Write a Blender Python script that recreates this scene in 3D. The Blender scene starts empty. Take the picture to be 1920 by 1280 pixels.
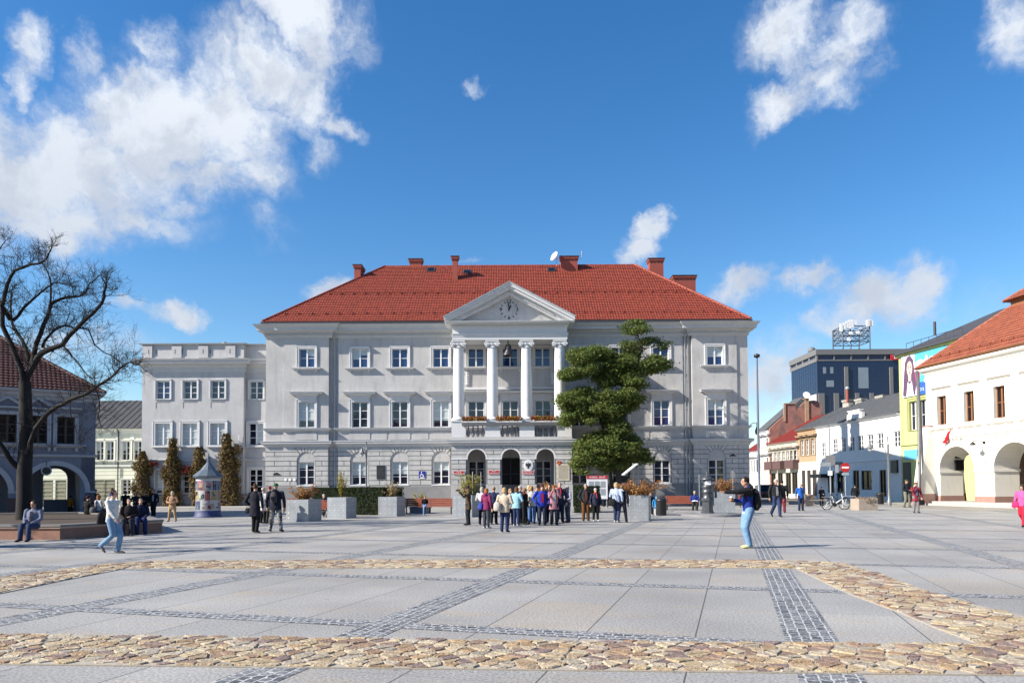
import bpy, bmesh, math, random
from mathutils import Vector, Matrix
R_ = math.radians
scene = bpy.context.scene
COL = scene.collection
rng = random.Random(7)

# ------------------------------------------------------------------ camera
F = 1400.0; PIT = R_(2.0); ROL = .006; CAMH = 1.6
SH = 272 - F*math.tan(PIT)
_r = Vector((1,0,0)); _u = Vector((0,-math.sin(PIT),math.cos(PIT))); FW = Vector((0,math.cos(PIT),math.sin(PIT)))
RT = _r*math.cos(ROL) - _u*math.sin(ROL); UP = _u*math.cos(ROL) + _r*math.sin(ROL)
CAM = Vector((0,0,CAMH))
cd = bpy.data.cameras.new('camera'); cam = bpy.data.objects.new('camera', cd); COL.objects.link(cam)
cam.matrix_world = Matrix(((RT.x,UP.x,-FW.x,0),(RT.y,UP.y,-FW.y,0),(RT.z,UP.z,-FW.z,CAMH),(0,0,0,1)))
cd.sensor_width = 36; cd.lens = F/1920*36; cd.shift_y = SH/1920; cd.clip_start = .1; cd.clip_end = 6000
scene.camera = cam

# ------------------------------------------------------------------ sun, sky, exposure
SUN_AZ, SUN_EL = R_(71.5), R_(34)            # azimuth measured from the facade normal towards the left
SUNV = Vector((-math.sin(SUN_AZ)*math.cos(SUN_EL), -math.cos(SUN_AZ)*math.cos(SUN_EL), math.sin(SUN_EL)))
sd = bpy.data.lights.new('sun', 'SUN'); sd.energy = 5.0; sd.angle = R_(.5); sd.color = (1,.925,.81)
so = bpy.data.objects.new('sun', sd); COL.objects.link(so); so.rotation_euler = SUNV.to_track_quat('Z','Y').to_euler()
scene.view_settings.view_transform = 'Standard'; scene.view_settings.look = 'None'
scene.view_settings.exposure = 1.05; scene.view_settings.gamma = 1; scene.view_settings.use_curve_mapping = False
scene.cycles.max_bounces = 6; scene.cycles.diffuse_bounces = 3; scene.cycles.glossy_bounces = 3
scene.cycles.use_adaptive_sampling = True; scene.cycles.adaptive_threshold = .02

W = bpy.data.worlds.new('World'); scene.world = W; W.use_nodes = True
NT = W.node_tree; N = NT.nodes; L = NT.links; N.clear()
def nn(t, **k):
    n = N.new(t)
    for a, b in k.items(): setattr(n, a, b)
    return n
def mth(op, a, b=None, c=None, clamp=False):
    n = nn('ShaderNodeMath', operation=op, use_clamp=clamp)
    for i, v in enumerate((a, b, c)):
        if v is None: continue
        if isinstance(v, (int, float)): n.inputs[i].default_value = v
        else: L.new(v, n.inputs[i])
    return n.outputs[0]
def vm(op, a, b, out=0):
    n = nn('ShaderNodeVectorMath', operation=op)
    for i, v in enumerate((a, b)):
        if isinstance(v, tuple): n.inputs[i].default_value = v
        else: L.new(v, n.inputs[i])
    return n.outputs[out]
sky = nn('ShaderNodeTexSky', sky_type='NISHITA', sun_disc=False, sun_elevation=SUN_EL,
         sun_rotation=math.atan2(SUNV.x, SUNV.y) % (2*math.pi))
sky.air_density = 1.15; sky.dust_density = .25; sky.ozone_density = 3.0; sky.altitude = 300
hsv = nn('ShaderNodeHueSaturation'); hsv.inputs['Saturation'].default_value = 1.32; hsv.inputs['Value'].default_value = 1.52; hsv.inputs['Hue'].default_value = .504
L.new(sky.outputs[0], hsv.inputs['Color'])
geo = nn('ShaderNodeTexCoord'); sep = nn('ShaderNodeSeparateXYZ'); L.new(geo.outputs['Generated'], sep.inputs[0])
az = mth('ARCTAN2', sep.outputs[0], sep.outputs[1]); el = mth('ARCSINE', sep.outputs[2])
cmb = nn('ShaderNodeCombineXYZ'); L.new(az, cmb.inputs[0]); L.new(el, cmb.inputs[1]); AE = cmb.outputs[0]
def noise(vec, sc, det=6, rough=.55, dist=0, out=0):
    n = nn('ShaderNodeTexNoise'); n.inputs['Scale'].default_value = sc; n.inputs['Detail'].default_value = det
    n.inputs['Roughness'].default_value = rough; n.inputs['Distortion'].default_value = dist
    L.new(vec, n.inputs['Vector']); return n.outputs[out]
w1 = vm('SCALE', vm('SUBTRACT', noise(AE, 9, 5, .6, 0, 1), (.5,.5,.5)), (0,0,0)); w1.node.inputs['Scale'].default_value = .10
w2 = vm('SCALE', vm('SUBTRACT', noise(AE, 38, 4, .6, 0, 1), (.5,.5,.5)), (0,0,0)); w2.node.inputs['Scale'].default_value = .022
AEW = vm('ADD', vm('ADD', AE, w1), w2)
def ray(px, py):
    return (FW + RT*((px-960)/F) + UP*((640+SH-py)/F)).normalized()
def azel(px, py):
    d = ray(px, py); return math.atan2(d.x, d.y), math.asin(d.z)
# clouds: (px, py, half width, half height, weight) of the soft lumps they are made of
BLOBS = [(40,330,190,130,1.15),(180,300,190,120,1.1),(300,230,170,130,1.15),(420,220,130,130,1.1),(500,130,130,90,1.05),(540,20,100,70,1.2),
 (590,90,60,90,.8),(565,200,75,75,.8),(630,232,66,32,.8),(600,290,40,45,.5),(650,60,60,80,.5),(470,330,90,60,.75),(500,420,60,40,.35),(60,80,45,60,.8),(30,150,35,70,.75),(160,90,45,40,.75),(285,80,60,45,.6),(-60,300,140,190,1.1),
 (110,405,170,60,.95),(330,390,80,40,.55),(480,330,60,40,.5),(110,480,90,22,.3),(300,420,120,40,.5),(370,330,150,70,.75),(230,400,110,50,.7),
 (1485,60,95,85,.95),(1570,90,85,90,.72),(1610,40,70,60,.6),(1480,195,95,50,.9),(1555,150,75,65,.8),(1640,110,50,50,.4),(1895,70,65,95,.8),(1880,20,55,70,.6),
 (1200,452,44,32,1.1),(1226,424,42,28,1.0),(885,172,34,18,.55),(1660,545,115,68,1.0),(1715,515,70,48,.9),(1610,585,85,50,.9),(1555,615,60,40,.75),(1510,535,80,30,.72),(1395,540,75,42,.9),(1450,705,110,90,.75),(1360,555,50,30,.55),(1690,560,90,50,.8),
 (330,588,58,28,.95),(240,570,60,22,.65),(620,535,55,24,.6),(120,640,170,45,.55),(600,560,30,18,.3),(890,485,28,12,.3),(1880,560,120,70,.25)]
tot = None
for (px, py, rx, ry, wt) in BLOBS:
    a, e = azel(px, py); a2, e2 = azel(px+rx, py); a3, e3 = azel(px, py-ry)
    s = vm('MULTIPLY', vm('SUBTRACT', AEW, (a, e, 0)), (1/abs(a2-a), 1/abs(e3-e), 0))
    ln = vm('LENGTH', s, (0,0,0), 1)
    v = mth('MULTIPLY', mth('SUBTRACT', 1.25, ln, clamp=True), wt)
    tot = v if tot is None else mth('SMOOTH_MAX', tot, v, .05)
fb = noise(AEW, 26, 9, .62)
fb2 = noise(AE, 90, 5, .6)
dens = mth('ADD', tot, mth('MULTIPLY', mth('ADD', mth('MULTIPLY', mth('SUBTRACT', fb, .47), 1.35), mth('MULTIPLY', mth('SUBTRACT', fb2, .5), .36)), mth('MULTIPLY', tot, 2.2, clamp=True)))
mr = nn('ShaderNodeMapRange', interpolation_type='SMOOTHSTEP'); L.new(dens, mr.inputs[0])
mr.inputs[1].default_value = .06; mr.inputs[2].default_value = 1.05; mr.inputs[4].default_value = .97
shn = noise(vm('ADD', AEW, (.02,-.03,0)), 16, 7, .55)
m2 = nn('ShaderNodeMapRange', interpolation_type='SMOOTHSTEP'); L.new(shn, m2.inputs[0])
m2.inputs[1].default_value = .36; m2.inputs[2].default_value = .60
# cloud undersides are greyer low in the big cloud, tops brighter
ge = nn('ShaderNodeMapRange'); L.new(el, ge.inputs[0]); ge.inputs[1].default_value = .28; ge.inputs[2].default_value = .46
shade = mth('MULTIPLY', mth('ADD', mth('MULTIPLY', m2.outputs[0], .55), .45), mth('ADD', mth('MULTIPLY', ge.outputs[0], .45), .55), clamp=True)
cr = nn('ShaderNodeMix', data_type='RGBA'); L.new(shade, cr.inputs[0])
cr.inputs[6].default_value = (4.4,4.9,5.9,1); cr.inputs[7].default_value = (7.7,8.2,8.9,1)
mx = nn('ShaderNodeMix', data_type='RGBA'); L.new(mr.outputs[0], mx.inputs[0]); L.new(hsv.outputs[0], mx.inputs[6]); L.new(cr.outputs[2], mx.inputs[7])
bg = nn('ShaderNodeBackground'); bg.inputs[1].default_value = .055; L.new(mx.outputs[2], bg.inputs[0])
wo = nn('ShaderNodeOutputWorld'); L.new(bg.outputs[0], wo.inputs[0])

# ------------------------------------------------------------------ pixel -> world helpers
def gnd(px, py, z=0):
    d = ray(px, py); t = (z-CAMH)/d.z; return Vector((d.x*t, d.y*t, z))
def atY(px, py, Y):
    d = ray(px, py); t = Y/d.y; return Vector((d.x*t, Y, CAMH+d.z*t))
def wx(px, Y, ref=790): return atY(px, ref, Y).x
def wz(py, Y, ref=950): return atY(ref, py, Y).z

# ------------------------------------------------------------------ object helpers
def tag(o, label=None, cat=None, group=None, kind=None):
    if label: o['label'] = label
    if cat: o['category'] = cat
    if group: o['group'] = group
    if kind: o['kind'] = kind
    return o
def thing(name, label, cat, loc=(0,0,0), rz=0, group=None):
    o = bpy.data.objects.new(name, None); COL.objects.link(o); o.location = loc; o.rotation_euler = (0,0,rz)
    return tag(o, label, cat, group)
class MB:
    def __init__(s): s.v = []; s.f = []; s.m = []; s.s = []
    def add(s, vs, fs, m=0, sm=False):
        b = len(s.v); s.v += [tuple(p) for p in vs]
        for f in fs: s.f.append([b+i for i in f]); s.m.append(m); s.s.append(sm)
    def box(s, x0, x1, y0, y1, z0, z1, m=0):
        if x0 > x1: x0, x1 = x1, x0
        if y0 > y1: y0, y1 = y1, y0
        if z0 > z1: z0, z1 = z1, z0
        s.add([(x0,y0,z0),(x1,y0,z0),(x1,y1,z0),(x0,y1,z0),(x0,y0,z1),(x1,y0,z1),(x1,y1,z1),(x0,y1,z1)],
              [(0,3,2,1),(4,5,6,7),(0,1,5,4),(1,2,6,5),(2,3,7,6),(3,0,4,7)], m)
    def obox(s, c, ax, ay, az_, m=0):
        c = Vector(c); ax = Vector(ax); ay = Vector(ay); az_ = Vector(az_)
        P = [c+ax*i+ay*j+az_*k for k in (-1,1) for (i,j) in ((-1,-1),(1,-1),(1,1),(-1,1))]
        s.add(P, [(0,3,2,1),(4,5,6,7),(0,1,5,4),(1,2,6,5),(2,3,7,6),(3,0,4,7)], m)
    def poly(s, pts, m=0, sm=False): s.add(pts, [list(range(len(pts)))], m, sm)
    def prism(s, pts, y0, y1, m=0):      # pts in (x,z), counter-clockwise seen from -y; y0 is the front
        n = len(pts)
        s.add([(x,y0,z) for x,z in pts]+[(x,y1,z) for x,z in pts],
              [list(range(n)), list(range(2*n-1, n-1, -1))]+[(i, n+i, n+(i+1)%n, (i+1)%n) for i in range(n)], m)
    def prismz(s, pts, z0, z1, m=0):     # pts in (x,y) ccw from above
        n = len(pts)
        s.add([(x,y,z0) for x,y in pts]+[(x,y,z1) for x,y in pts],
              [list(range(n-1,-1,-1)), list(range(n,2*n))]+[(i,(i+1)%n,n+(i+1)%n,n+i) for i in range(n)], m)
    def tube(s, pts, rad, n=8, m=0, sm=True, caps=True, round_=False, flat=1.0):
        pts = [Vector(p) for p in pts]
        if not hasattr(rad, '__len__'): rad = [rad]*len(pts)
        rad = list(rad)
        if round_:
            d0 = (pts[0]-pts[1]).normalized(); d1 = (pts[-1]-pts[-2]).normalized()
            r0, r1 = rad[0], rad[-1]
            pts = [pts[0]+d0*r0*.95, pts[0]+d0*r0*.6]+pts+[pts[-1]+d1*r1*.6, pts[-1]+d1*r1*.95]
            rad = [r0*.25, r0*.8]+rad+[r1*.8, r1*.25]
        vs = []; ref = None
        for i, p in enumerate(pts):
            a = pts[max(0,i-1)]; b = pts[min(len(pts)-1,i+1)]; t = (b-a)
            t = t.normalized() if t.length > 1e-9 else Vector((0,0,1))
            if ref is None:
                ref = Vector((1,0,0)) if abs(t.x) < .8 else Vector((0,1,0))
            e1 = (ref - t*ref.dot(t)).normalized(); e2 = t.cross(e1); ref = e1
            for k in range(n):
                an = 2*math.pi*k/n; vs.append(p+e1*math.cos(an)*rad[i]+e2*math.sin(an)*rad[i]*flat)
        fs = [(i*n+k, i*n+(k+1)%n, (i+1)*n+(k+1)%n, (i+1)*n+k) for i in range(len(pts)-1) for k in range(n)]
        s.add(vs, fs, m, sm)
        if caps: s.add(vs[:n], [list(range(n-1,-1,-1))], m); s.add(vs[-n:], [list(range(n))], m)
    def lathe(s, prof, cx=0, cy=0, n=20, m=0, sm=True, z=0):
        vs = []
        for (r, h) in prof:
            for k in range(n):
                a = 2*math.pi*k/n; vs.append((cx+r*math.cos(a), cy+r*math.sin(a), z+h))
        fs = [(i*n+k, i*n+(k+1)%n, (i+1)*n+(k+1)%n, (i+1)*n+k) for i in range(len(prof)-1) for k in range(n)]
        s.add(vs, fs, m, sm); s.add(vs[:n], [list(range(n-1,-1,-1))], m); s.add(vs[-n:], [list(range(n))], m)
    def ball(s, c, r, n=10, m=0, rot=None):
        if not hasattr(r, '__len__'): r = (r,r,r)
        c = Vector(c); k2 = max(5, n//2+1); vs = []; fs = []
        for i in range(k2+1):
            th = math.pi*i/k2
            for k in range(n):
                ph = 2*math.pi*k/n
                p = Vector((r[0]*math.sin(th)*math.cos(ph), r[1]*math.sin(th)*math.sin(ph), -r[2]*math.cos(th)))
                if rot: p = rot @ p
                vs.append(c+p)
        for i in range(k2):
            for k in range(n): fs.append((i*n+k, i*n+(k+1)%n, (i+1)*n+(k+1)%n, (i+1)*n+k))
        s.add(vs, fs, m, True)
    def rings(s, R, n=14, m=0):          # R: (cx,cy,z,rx,ry)
        vs = [(cx+rx*math.cos(2*math.pi*k/n), cy+ry*math.sin(2*math.pi*k/n), z) for (cx,cy,z,rx,ry) in R for k in range(n)]
        fs = [(i*n+k, i*n+(k+1)%n, (i+1)*n+(k+1)%n, (i+1)*n+k) for i in range(len(R)-1) for k in range(n)]
        s.add(vs, fs, m, True); s.add(vs[:n], [list(range(n-1,-1,-1))], m); s.add(vs[-n:], [list(range(n))], m)
    def xf(s, M, start=0):
        for i in range(start, len(s.v)): s.v[i] = tuple(M @ Vector(s.v[i]))
    def mesh(s, name, mats):
        me = bpy.data.meshes.new(name); me.from_pydata(s.v, [], s.f)
        for m in (mats if isinstance(mats, (list, tuple)) else [mats]): me.materials.append(m)
        me.polygons.foreach_set('material_index', s.m); me.polygons.foreach_set('use_smooth', s.s); me.update()
        return me
    def build(s, name, mats, parent=None, loc=None, rz=None):
        o = bpy.data.objects.new(name, s.mesh(name, mats)); COL.objects.link(o)
        if parent: o.parent = parent
        if loc is not None: o.location = loc
        if rz is not None: o.rotation_euler = (0,0,rz)
        return o
def sweep(mb, path, prof, m=0):
    """moulding: profile (out, z) swept along a plan path; outward is to the right of the direction of travel"""
    P = [Vector((a,b)) for a,b in path]; n = len(prof); vs = []
    for i, p in enumerate(P):
        ns = []
        if i > 0: d = (P[i]-P[i-1]).normalized(); ns.append(Vector((d.y,-d.x)))
        if i < len(P)-1: d = (P[i+1]-P[i]).normalized(); ns.append(Vector((d.y,-d.x)))
        if len(ns) == 2:
            b = (ns[0]+ns[1])
            nrm = b/ max(.2, b.dot(ns[0])) if b.length > .1 else ns[0]
        else: nrm = ns[0]
        for (o, z) in prof: q = p+nrm*o; vs.append((q.x,q.y,z))
    fs = [(i*n+k, (i+1)*n+k, (i+1)*n+k+1, i*n+k+1) for i in range(len(P)-1) for k in range(n-1)]
    mb.add(vs, fs, m); mb.add(vs[:n], [list(range(n))], m); mb.add(vs[-n:], [list(range(n-1,-1,-1))], m)
def wall_grid(mb, x0, x1, z0, z1, holes, y, depth=.2, m=0, mr_=None):
    """front face at plane y with rectangular openings and their reveals"""
    xs = sorted(set([x0,x1]+[c for h in holes for c in (h[0],h[1])])); zs = sorted(set([z0,z1]+[c for h in holes for c in (h[2],h[3])]))
    for i in range(len(xs)-1):
        for j in range(len(zs)-1):
            cx = (xs[i]+xs[i+1])/2; cz = (zs[j]+zs[j+1])/2
            if any(h[0] < cx < h[1] and h[2] < cz < h[3] for h in holes): continue
            mb.poly([(xs[i],y,zs[j]),(xs[i+1],y,zs[j]),(xs[i+1],y,zs[j+1]),(xs[i],y,zs[j+1])], m)
    for (a,b,c,d) in holes:
        e = y+depth; k = m if mr_ is None else mr_
        mb.poly([(a,y,c),(a,y,d),(a,e,d),(a,e,c)], k); mb.poly([(b,y,d),(b,y,c),(b,e,c),(b,e,d)], k)
        mb.poly([(a,y,d),(b,y,d),(b,e,d),(a,e,d)], k); mb.poly([(a,y,c),(a,e,c),(b,e,c),(b,y,c)], k)
def arch_wall(mb, x0, x1, z0, z1, arches, y0, y1, m=0, mi=None, seg=20):
    """wall from y0 (front) to y1 (back) with round-arched openings (xc, r, zspring) from z0 up"""
    mi = m if mi is None else mi
    x = x0
    for (xc, r, zs) in sorted(arches):
        for y, fl in ((y0,0),(y1,1)):
            q = [(x,y,z0),(xc-r,y,z0),(xc-r,y,z1),(x,y,z1)]; mb.poly(q[::-1] if fl else q, m)
        pts = [(xc+r*math.cos(math.pi*(1-k/seg)), zs+r*math.sin(math.pi*(1-k/seg))) for k in range(seg+1)]
        for (a,b),(c,d) in zip(pts[:-1], pts[1:]):
            for y, fl in ((y0,0),(y1,1)):
                q = [(a,y,b),(c,y,d),(c,y,z1),(a,y,z1)]; mb.poly(q[::-1] if fl else q, m)
            mb.add([(a,y0,b),(c,y0,d),(c,y1,d),(a,y1,b)], [(3,2,1,0)], mi, True)
        mb.poly([(xc-r,y0,z0),(xc-r,y0,zs),(xc-r,y1,zs),(xc-r,y1,z0)][::-1], mi); mb.poly([(xc+r,y0,z0),(xc+r,y0,zs),(xc+r,y1,zs),(xc+r,y1,z0)], mi)
        x = xc+r
    for y, fl in ((y0,0),(y1,1)):
        q = [(x,y,z0),(x1,y,z0),(x1,y,z1),(x,y,z1)]; mb.poly(q[::-1] if fl else q, m)
    mb.poly([(x0,y0,z0),(x0,y0,z1),(x0,y1,z1),(x0,y1,z0)], m); mb.poly([(x1,y0,z1),(x1,y0,z0),(x1,y1,z0),(x1,y1,z1)], m)
    mb.poly([(x0,y0,z1),(x1,y0,z1),(x1,y1,z1),(x0,y1,z1)], m)
def arch_ring(mb, xc, zs, r0, r1, y0, y1, m=0, seg=24, a0=0, a1=math.pi):
    for k in range(seg):
        t0 = a0+(a1-a0)*k/seg; t1 = a0+(a1-a0)*(k+1)/seg
        A = [(xc+r*math.cos(t), zs+r*math.sin(t)) for (r,t) in ((r0,t0),(r1,t0),(r1,t1),(r0,t1))]
        mb.prism(A, y0, y1, m)
def blocks(mb, x0, x1, zb, arches, y, out=.05, gap=.05, m=0, wlen=1.35, zpl=None):
    """rusticated blocks between round-headed niches; zb = course lines from the bottom up (the last two straddle the arches)"""
    def blk(poly):
        n = len(poly); q = []
        for i in range(n):
            a = Vector(poly[i-1]); b = Vector(poly[i]); c = Vector(poly[(i+1)%n])
            d1 = (b-a); d2 = (c-b)
            if d1.length < 1e-4 or d2.length < 1e-4: continue
            d1.normalize(); d2.normalize(); n1 = Vector((-d1.y,d1.x)); n2 = Vector((-d2.y,d2.x)); s = n1+n2
            q.append(b if s.length < .3 else b+s/max(.7, s.dot(n1))*gap/2)
        mb.prism([(p.x,p.y) for p in q], y-out, y+.02, m)
    spans = []; x = x0
    for (xc, r, zs) in sorted(arches): spans.append((x, xc-r)); x = xc+r
    spans.append((x, x1))
    zspr = arches[0][2] if arches else 1e9
    for k in range(len(zb)-1):
        a, b = zb[k], zb[k+1]
        if arches and b > zspr+.02: break
        for (u, v) in spans:
            if v-u < .12: continue
            nb = max(1, round((v-u)/wlen)); off = 0 if k % 2 else .5
            cuts = sorted(set([u]+[u+(v-u)*(i+off)/nb for i in range(nb+1) if u+.2 < u+(v-u)*(i+off)/nb < v-.2]+[v]))
            for c, d in zip(cuts[:-1], cuts[1:]): blk([(c,a),(d,a),(d,b),(c,b)])
    if not arches: return
    up = [z for z in zb if z >= zspr-.02]; nup = len(up)-1; r = arches[0][1]
    ang = [R_(0), R_(28), R_(52)][:nup]+[R_(52)] if nup < 3 else [R_(0), R_(28), R_(50)]
    zt = zb[-1]
    for k in range(nup):
        a, b = up[k], up[k+1]; t0 = ang[min(k,2)]; t1 = ang[min(k+1,2)] if k+1 < nup else None
        for si, (u, v) in enumerate(spans):
            LA = arches[si-1] if si > 0 else None; RA = arches[si] if si < len(arches) else None
            def side(A, s, t):      # point on the arc and its joint end on course line
                return (A[0]+s*A[1]*math.cos(t), A[2]+A[1]*math.sin(t))
            lo = []; hi = []
            def jx(A, s, t, z):
                p = side(A, s, t); 
                return (A[0]+s*(abs(p[0]-A[0])+max(.12,(z-p[1])*1.1)), z)
            poly = []
            if k+1 < nup:
                left = [(u,b),(u,a)] if LA is None else ([jx(LA,1,t1,b), side(LA,1,t1), side(LA,1,(t0+t1)/2), side(LA,1,t0)]+([jx(LA,1,t0,a)] if k else []))
                right = [(v,a),(v,b)] if RA is None else (([jx(RA,-1,t0,a)] if k else [])+[side(RA,-1,t0), side(RA,-1,(t0+t1)/2), side(RA,-1,t1), jx(RA,-1,t1,b)])
                xm = ((left[-1][0] if LA is None else left[-1][0])+(right[0][0]))/2
                if LA is not None and RA is not None and k % 2 == 1 and (right[0][0]-left[-1][0]) > .6:
                    blk(left+[(xm,a),(xm,b)]); blk([(xm,b),(xm,a)]+right)
                else: blk(left+right)
            else:
                # top course: flat part plus fan of voussoirs above every arch
                def fanx(A, s, t): return A[0]+s*(A[1]*math.cos(t)+ (zt-(A[2]+A[1]*math.sin(t)))/max(.2,math.tan(max(t,R_(38)))))
                left = [(u,b),(u,a)] if LA is None else [(fanx(LA,1,t0),b), side(LA,1,t0), jx(LA,1,t0,a)]
                right = [(v,a),(v,b)] if RA is None else [jx(RA,-1,t0,a), side(RA,-1,t0), (fanx(RA,-1,t0),b)]
                if right[-1][0]-left[0][0] > .05: blk(left+right)
                if RA is not None:
                    A = RA; T = [t0, R_(66), R_(82), R_(98), R_(114), math.pi-t0]
                    def top(t):
                        s = 1 if t < math.pi/2 else -1; tt = t if s > 0 else math.pi-t
                        return (fanx(A, s, tt), b)
                    for p, q in zip(T[:-1], T[1:]):
                        A0 = (A[0]+A[1]*math.cos(p), A[2]+A[1]*math.sin(p)); A1 = (A[0]+A[1]*math.cos(q), A[2]+A[1]*math.sin(q))
                        blk([A1, A0, top(p), top(q)])

# ------------------------------------------------------------------ materials
def mat(name, col, rough=.75, var=.10, sc=3.0, bump=0, metal=0, spec=.4, coat=0, bsc=None, streak=0, col2=None, mixsc=6):
    m = bpy.data.materials.new(name); m.use_nodes = True; nt = m.node_tree; ns = nt.nodes; lk = nt.links
    b = ns['Principled BSDF']; b.inputs['Roughness'].default_value = rough; b.inputs['Metallic'].default_value = metal
    b.inputs['Specular IOR Level'].default_value = spec; b.inputs['Coat Weight'].default_value = coat
    tc = ns.new('ShaderNodeTexCoord'); gm = ns.new('ShaderNodeNewGeometry')
    n1 = ns.new('ShaderNodeTexNoise'); n1.inputs['Scale'].default_value = sc; n1.inputs['Detail'].default_value = 8; n1.inputs['Roughness'].default_value = .65
    lk.new(gm.outputs['Position'], n1.inputs['Vector'])
    mp = ns.new('ShaderNodeMapRange'); mp.inputs[1].default_value = .3; mp.inputs[2].default_value = .7
    mp.inputs[3].default_value = 1-var; mp.inputs[4].default_value = 1+var; lk.new(n1.outputs[0], mp.inputs[0])
    vmul = ns.new('ShaderNodeVectorMath'); vmul.operation = 'SCALE'; vmul.inputs[0].default_value = col
    if col2:
        nm = ns.new('ShaderNodeTexNoise'); nm.inputs['Scale'].default_value = mixsc; nm.inputs['Detail'].default_value = 4
        lk.new(gm.outputs['Position'], nm.inputs['Vector'])
        cm = ns.new('ShaderNodeMix'); cm.data_type = 'RGBA'; mq = ns.new('ShaderNodeMapRange'); mq.inputs[1].default_value = .42; mq.inputs[2].default_value = .58
        lk.new(nm.outputs[0], mq.inputs[0]); lk.new(mq.outputs[0], cm.inputs[0])
        cm.inputs[6].default_value = (*col,1); cm.inputs[7].default_value = (*col2,1); lk.new(cm.outputs[2], vmul.inputs[0])
    sc_ = mp.outputs[0]
    if streak:
        mpg = ns.new('ShaderNodeMapping'); mpg.inputs['Scale'].default_value = (1.3,1.3,.22); lk.new(gm.outputs['Position'], mpg.inputs[0])
        n2 = ns.new('ShaderNodeTexNoise'); n2.inputs['Scale'].default_value = 2.0; n2.inputs['Detail'].default_value = 6; n2.inputs['Roughness'].default_value = .7
        lk.new(mpg.outputs[0], n2.inputs['Vector'])
        m3 = ns.new('ShaderNodeMapRange'); m3.inputs[1].default_value = .50; m3.inputs[2].default_value = .72; m3.inputs[3].default_value = 1; m3.inputs[4].default_value = 1-streak
        lk.new(n2.outputs[0], m3.inputs[0])
        mm = ns.new('ShaderNodeMath'); mm.operation = 'MULTIPLY'; lk.new(sc_, mm.inputs[0]); lk.new(m3.outputs[0], mm.inputs[1]); sc_ = mm.outputs[0]
    lk.new(sc_, vmul.inputs['Scale']); lk.new(vmul.outputs[0], b.inputs['Base Color'])
    if bump:
        nb = ns.new('ShaderNodeTexNoise'); nb.inputs['Scale'].default_value = bsc or sc*6; nb.inputs['Detail'].default_value = 6
        lk.new(gm.outputs['Position'], nb.inputs['Vector'])
        bp = ns.new('ShaderNodeBump'); bp.inputs['Strength'].default_value = bump; bp.inputs['Distance'].default_value = .02
        lk.new(nb.outputs[0], bp.inputs['Height']); lk.new(bp.outputs[0], b.inputs['Normal'])
    return m
def leafmat(name, cols, rough=.55, trans=.25):
    """leaf colour differs leaf by leaf (each leaf is an island)"""
    m = bpy.data.materials.new(name); m.use_nodes = True; nt = m.node_tree; ns = nt.nodes; lk = nt.links
    b = ns['Principled BSDF']; b.inputs['Roughness'].default_value = .75; b.inputs['Specular IOR Level'].default_value = .12
    g = ns.new('ShaderNodeNewGeometry'); r = ns.new('ShaderNodeValToRGB'); e = r.color_ramp.elements
    while len(e) < len(cols): e.new(.5)
    for i, c in enumerate(cols): e[i].position = i/(len(cols)-1); e[i].color = (*c,1)
    lk.new(g.outputs['Random Per Island'], r.inputs[0]); lk.new(r.outputs[0], b.inputs['Base Color'])
    t = ns.new('ShaderNodeBsdfTranslucent'); lk.new(r.outputs[0], t.inputs[0]); mxs = ns.new('ShaderNodeMixShader'); mxs.inputs[0].default_value = trans
    lk.new(b.outputs[0], mxs.inputs[1]); lk.new(t.outputs[0], mxs.inputs[2]); lk.new(mxs.outputs[0], ns['Material Output'].inputs[0])
    return m
def glassmat(name, col, rough=.04, spec=.8):
    m = bpy.data.materials.new(name); m.use_nodes = True; nt = m.node_tree; b = nt.nodes['Principled BSDF']
    n = nt.nodes.new('ShaderNodeTexNoise'); n.inputs['Scale'].default_value = .9; g = nt.nodes.new('ShaderNodeNewGeometry'); nt.links.new(g.outputs['Position'], n.inputs['Vector'])
    bp = nt.nodes.new('ShaderNodeBump'); bp.inputs['Strength'].default_value = .12; bp.inputs['Distance'].default_value = .05
    nt.links.new(n.outputs[0], bp.inputs['Height']); nt.links.new(bp.outputs[0], b.inputs['Normal'])
    b.inputs['Base Color'].default_value = (*col,1); b.inputs['Roughness'].default_value = rough; b.inputs['Specular IOR Level'].default_value = spec
    return m
M = {}
M['plaster'] = mat('light_grey_plaster', (.41,.402,.398), .85, .10, .8, .2, bsc=40, streak=.22)
M['rust'] = mat('rusticated_plaster', (.42,.417,.41), .85, .11, 1.2, .25, bsc=40, streak=.24)
M['groove'] = mat('grey_plaster_joint', (.15,.15,.153), .9, .08, 2)
M['wingp'] = mat('pale_grey_plaster', (.412,.408,.412), .85, .07, 1.2, .15, bsc=40, streak=.16)
M['trim'] = mat('white_trim', (.56,.56,.565), .7, .05, 2, streak=.04)
M['cornice'] = mat('cornice_grey', (.45,.455,.46), .75, .06, 2, streak=.06)
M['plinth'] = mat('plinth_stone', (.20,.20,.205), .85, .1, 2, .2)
M['white'] = mat('white_paint', (.68,.68,.69), .45, .03, 4)
M['col'] = mat('white_column', (.66,.655,.65), .6, .04, 2, streak=.03)
M['tile'] = mat('red_clay_tile', (.26,.050,.027), .65, .30, 5, .25, col2=(.185,.038,.023), mixsc=3.5)
M['tile2'] = mat('orange_clay_tile', (.255,.078,.042), .65, .18, 3, .1, col2=(.21,.062,.035), mixsc=2)
M['lampm'] = mat('lamp_grey_paint', (.17,.18,.19), .45, .08, 3, metal=.3)
M['pipe'] = mat('grey_zinc_pipe', (.13,.13,.135), .5, .12, 3, metal=.3)
M['brick'] = mat('red_brick', (.26,.062,.045), .85, .18, 9, .3)
M['gutter'] = mat('dark_gutter', (.05,.05,.06), .5, .1)
M['sheet'] = mat('grey_metal_sheet', (.36,.38,.40), .45, .1, 2, metal=.4)
M['black'] = mat('black_metal', (.018,.018,.02), .4, .1)
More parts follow.
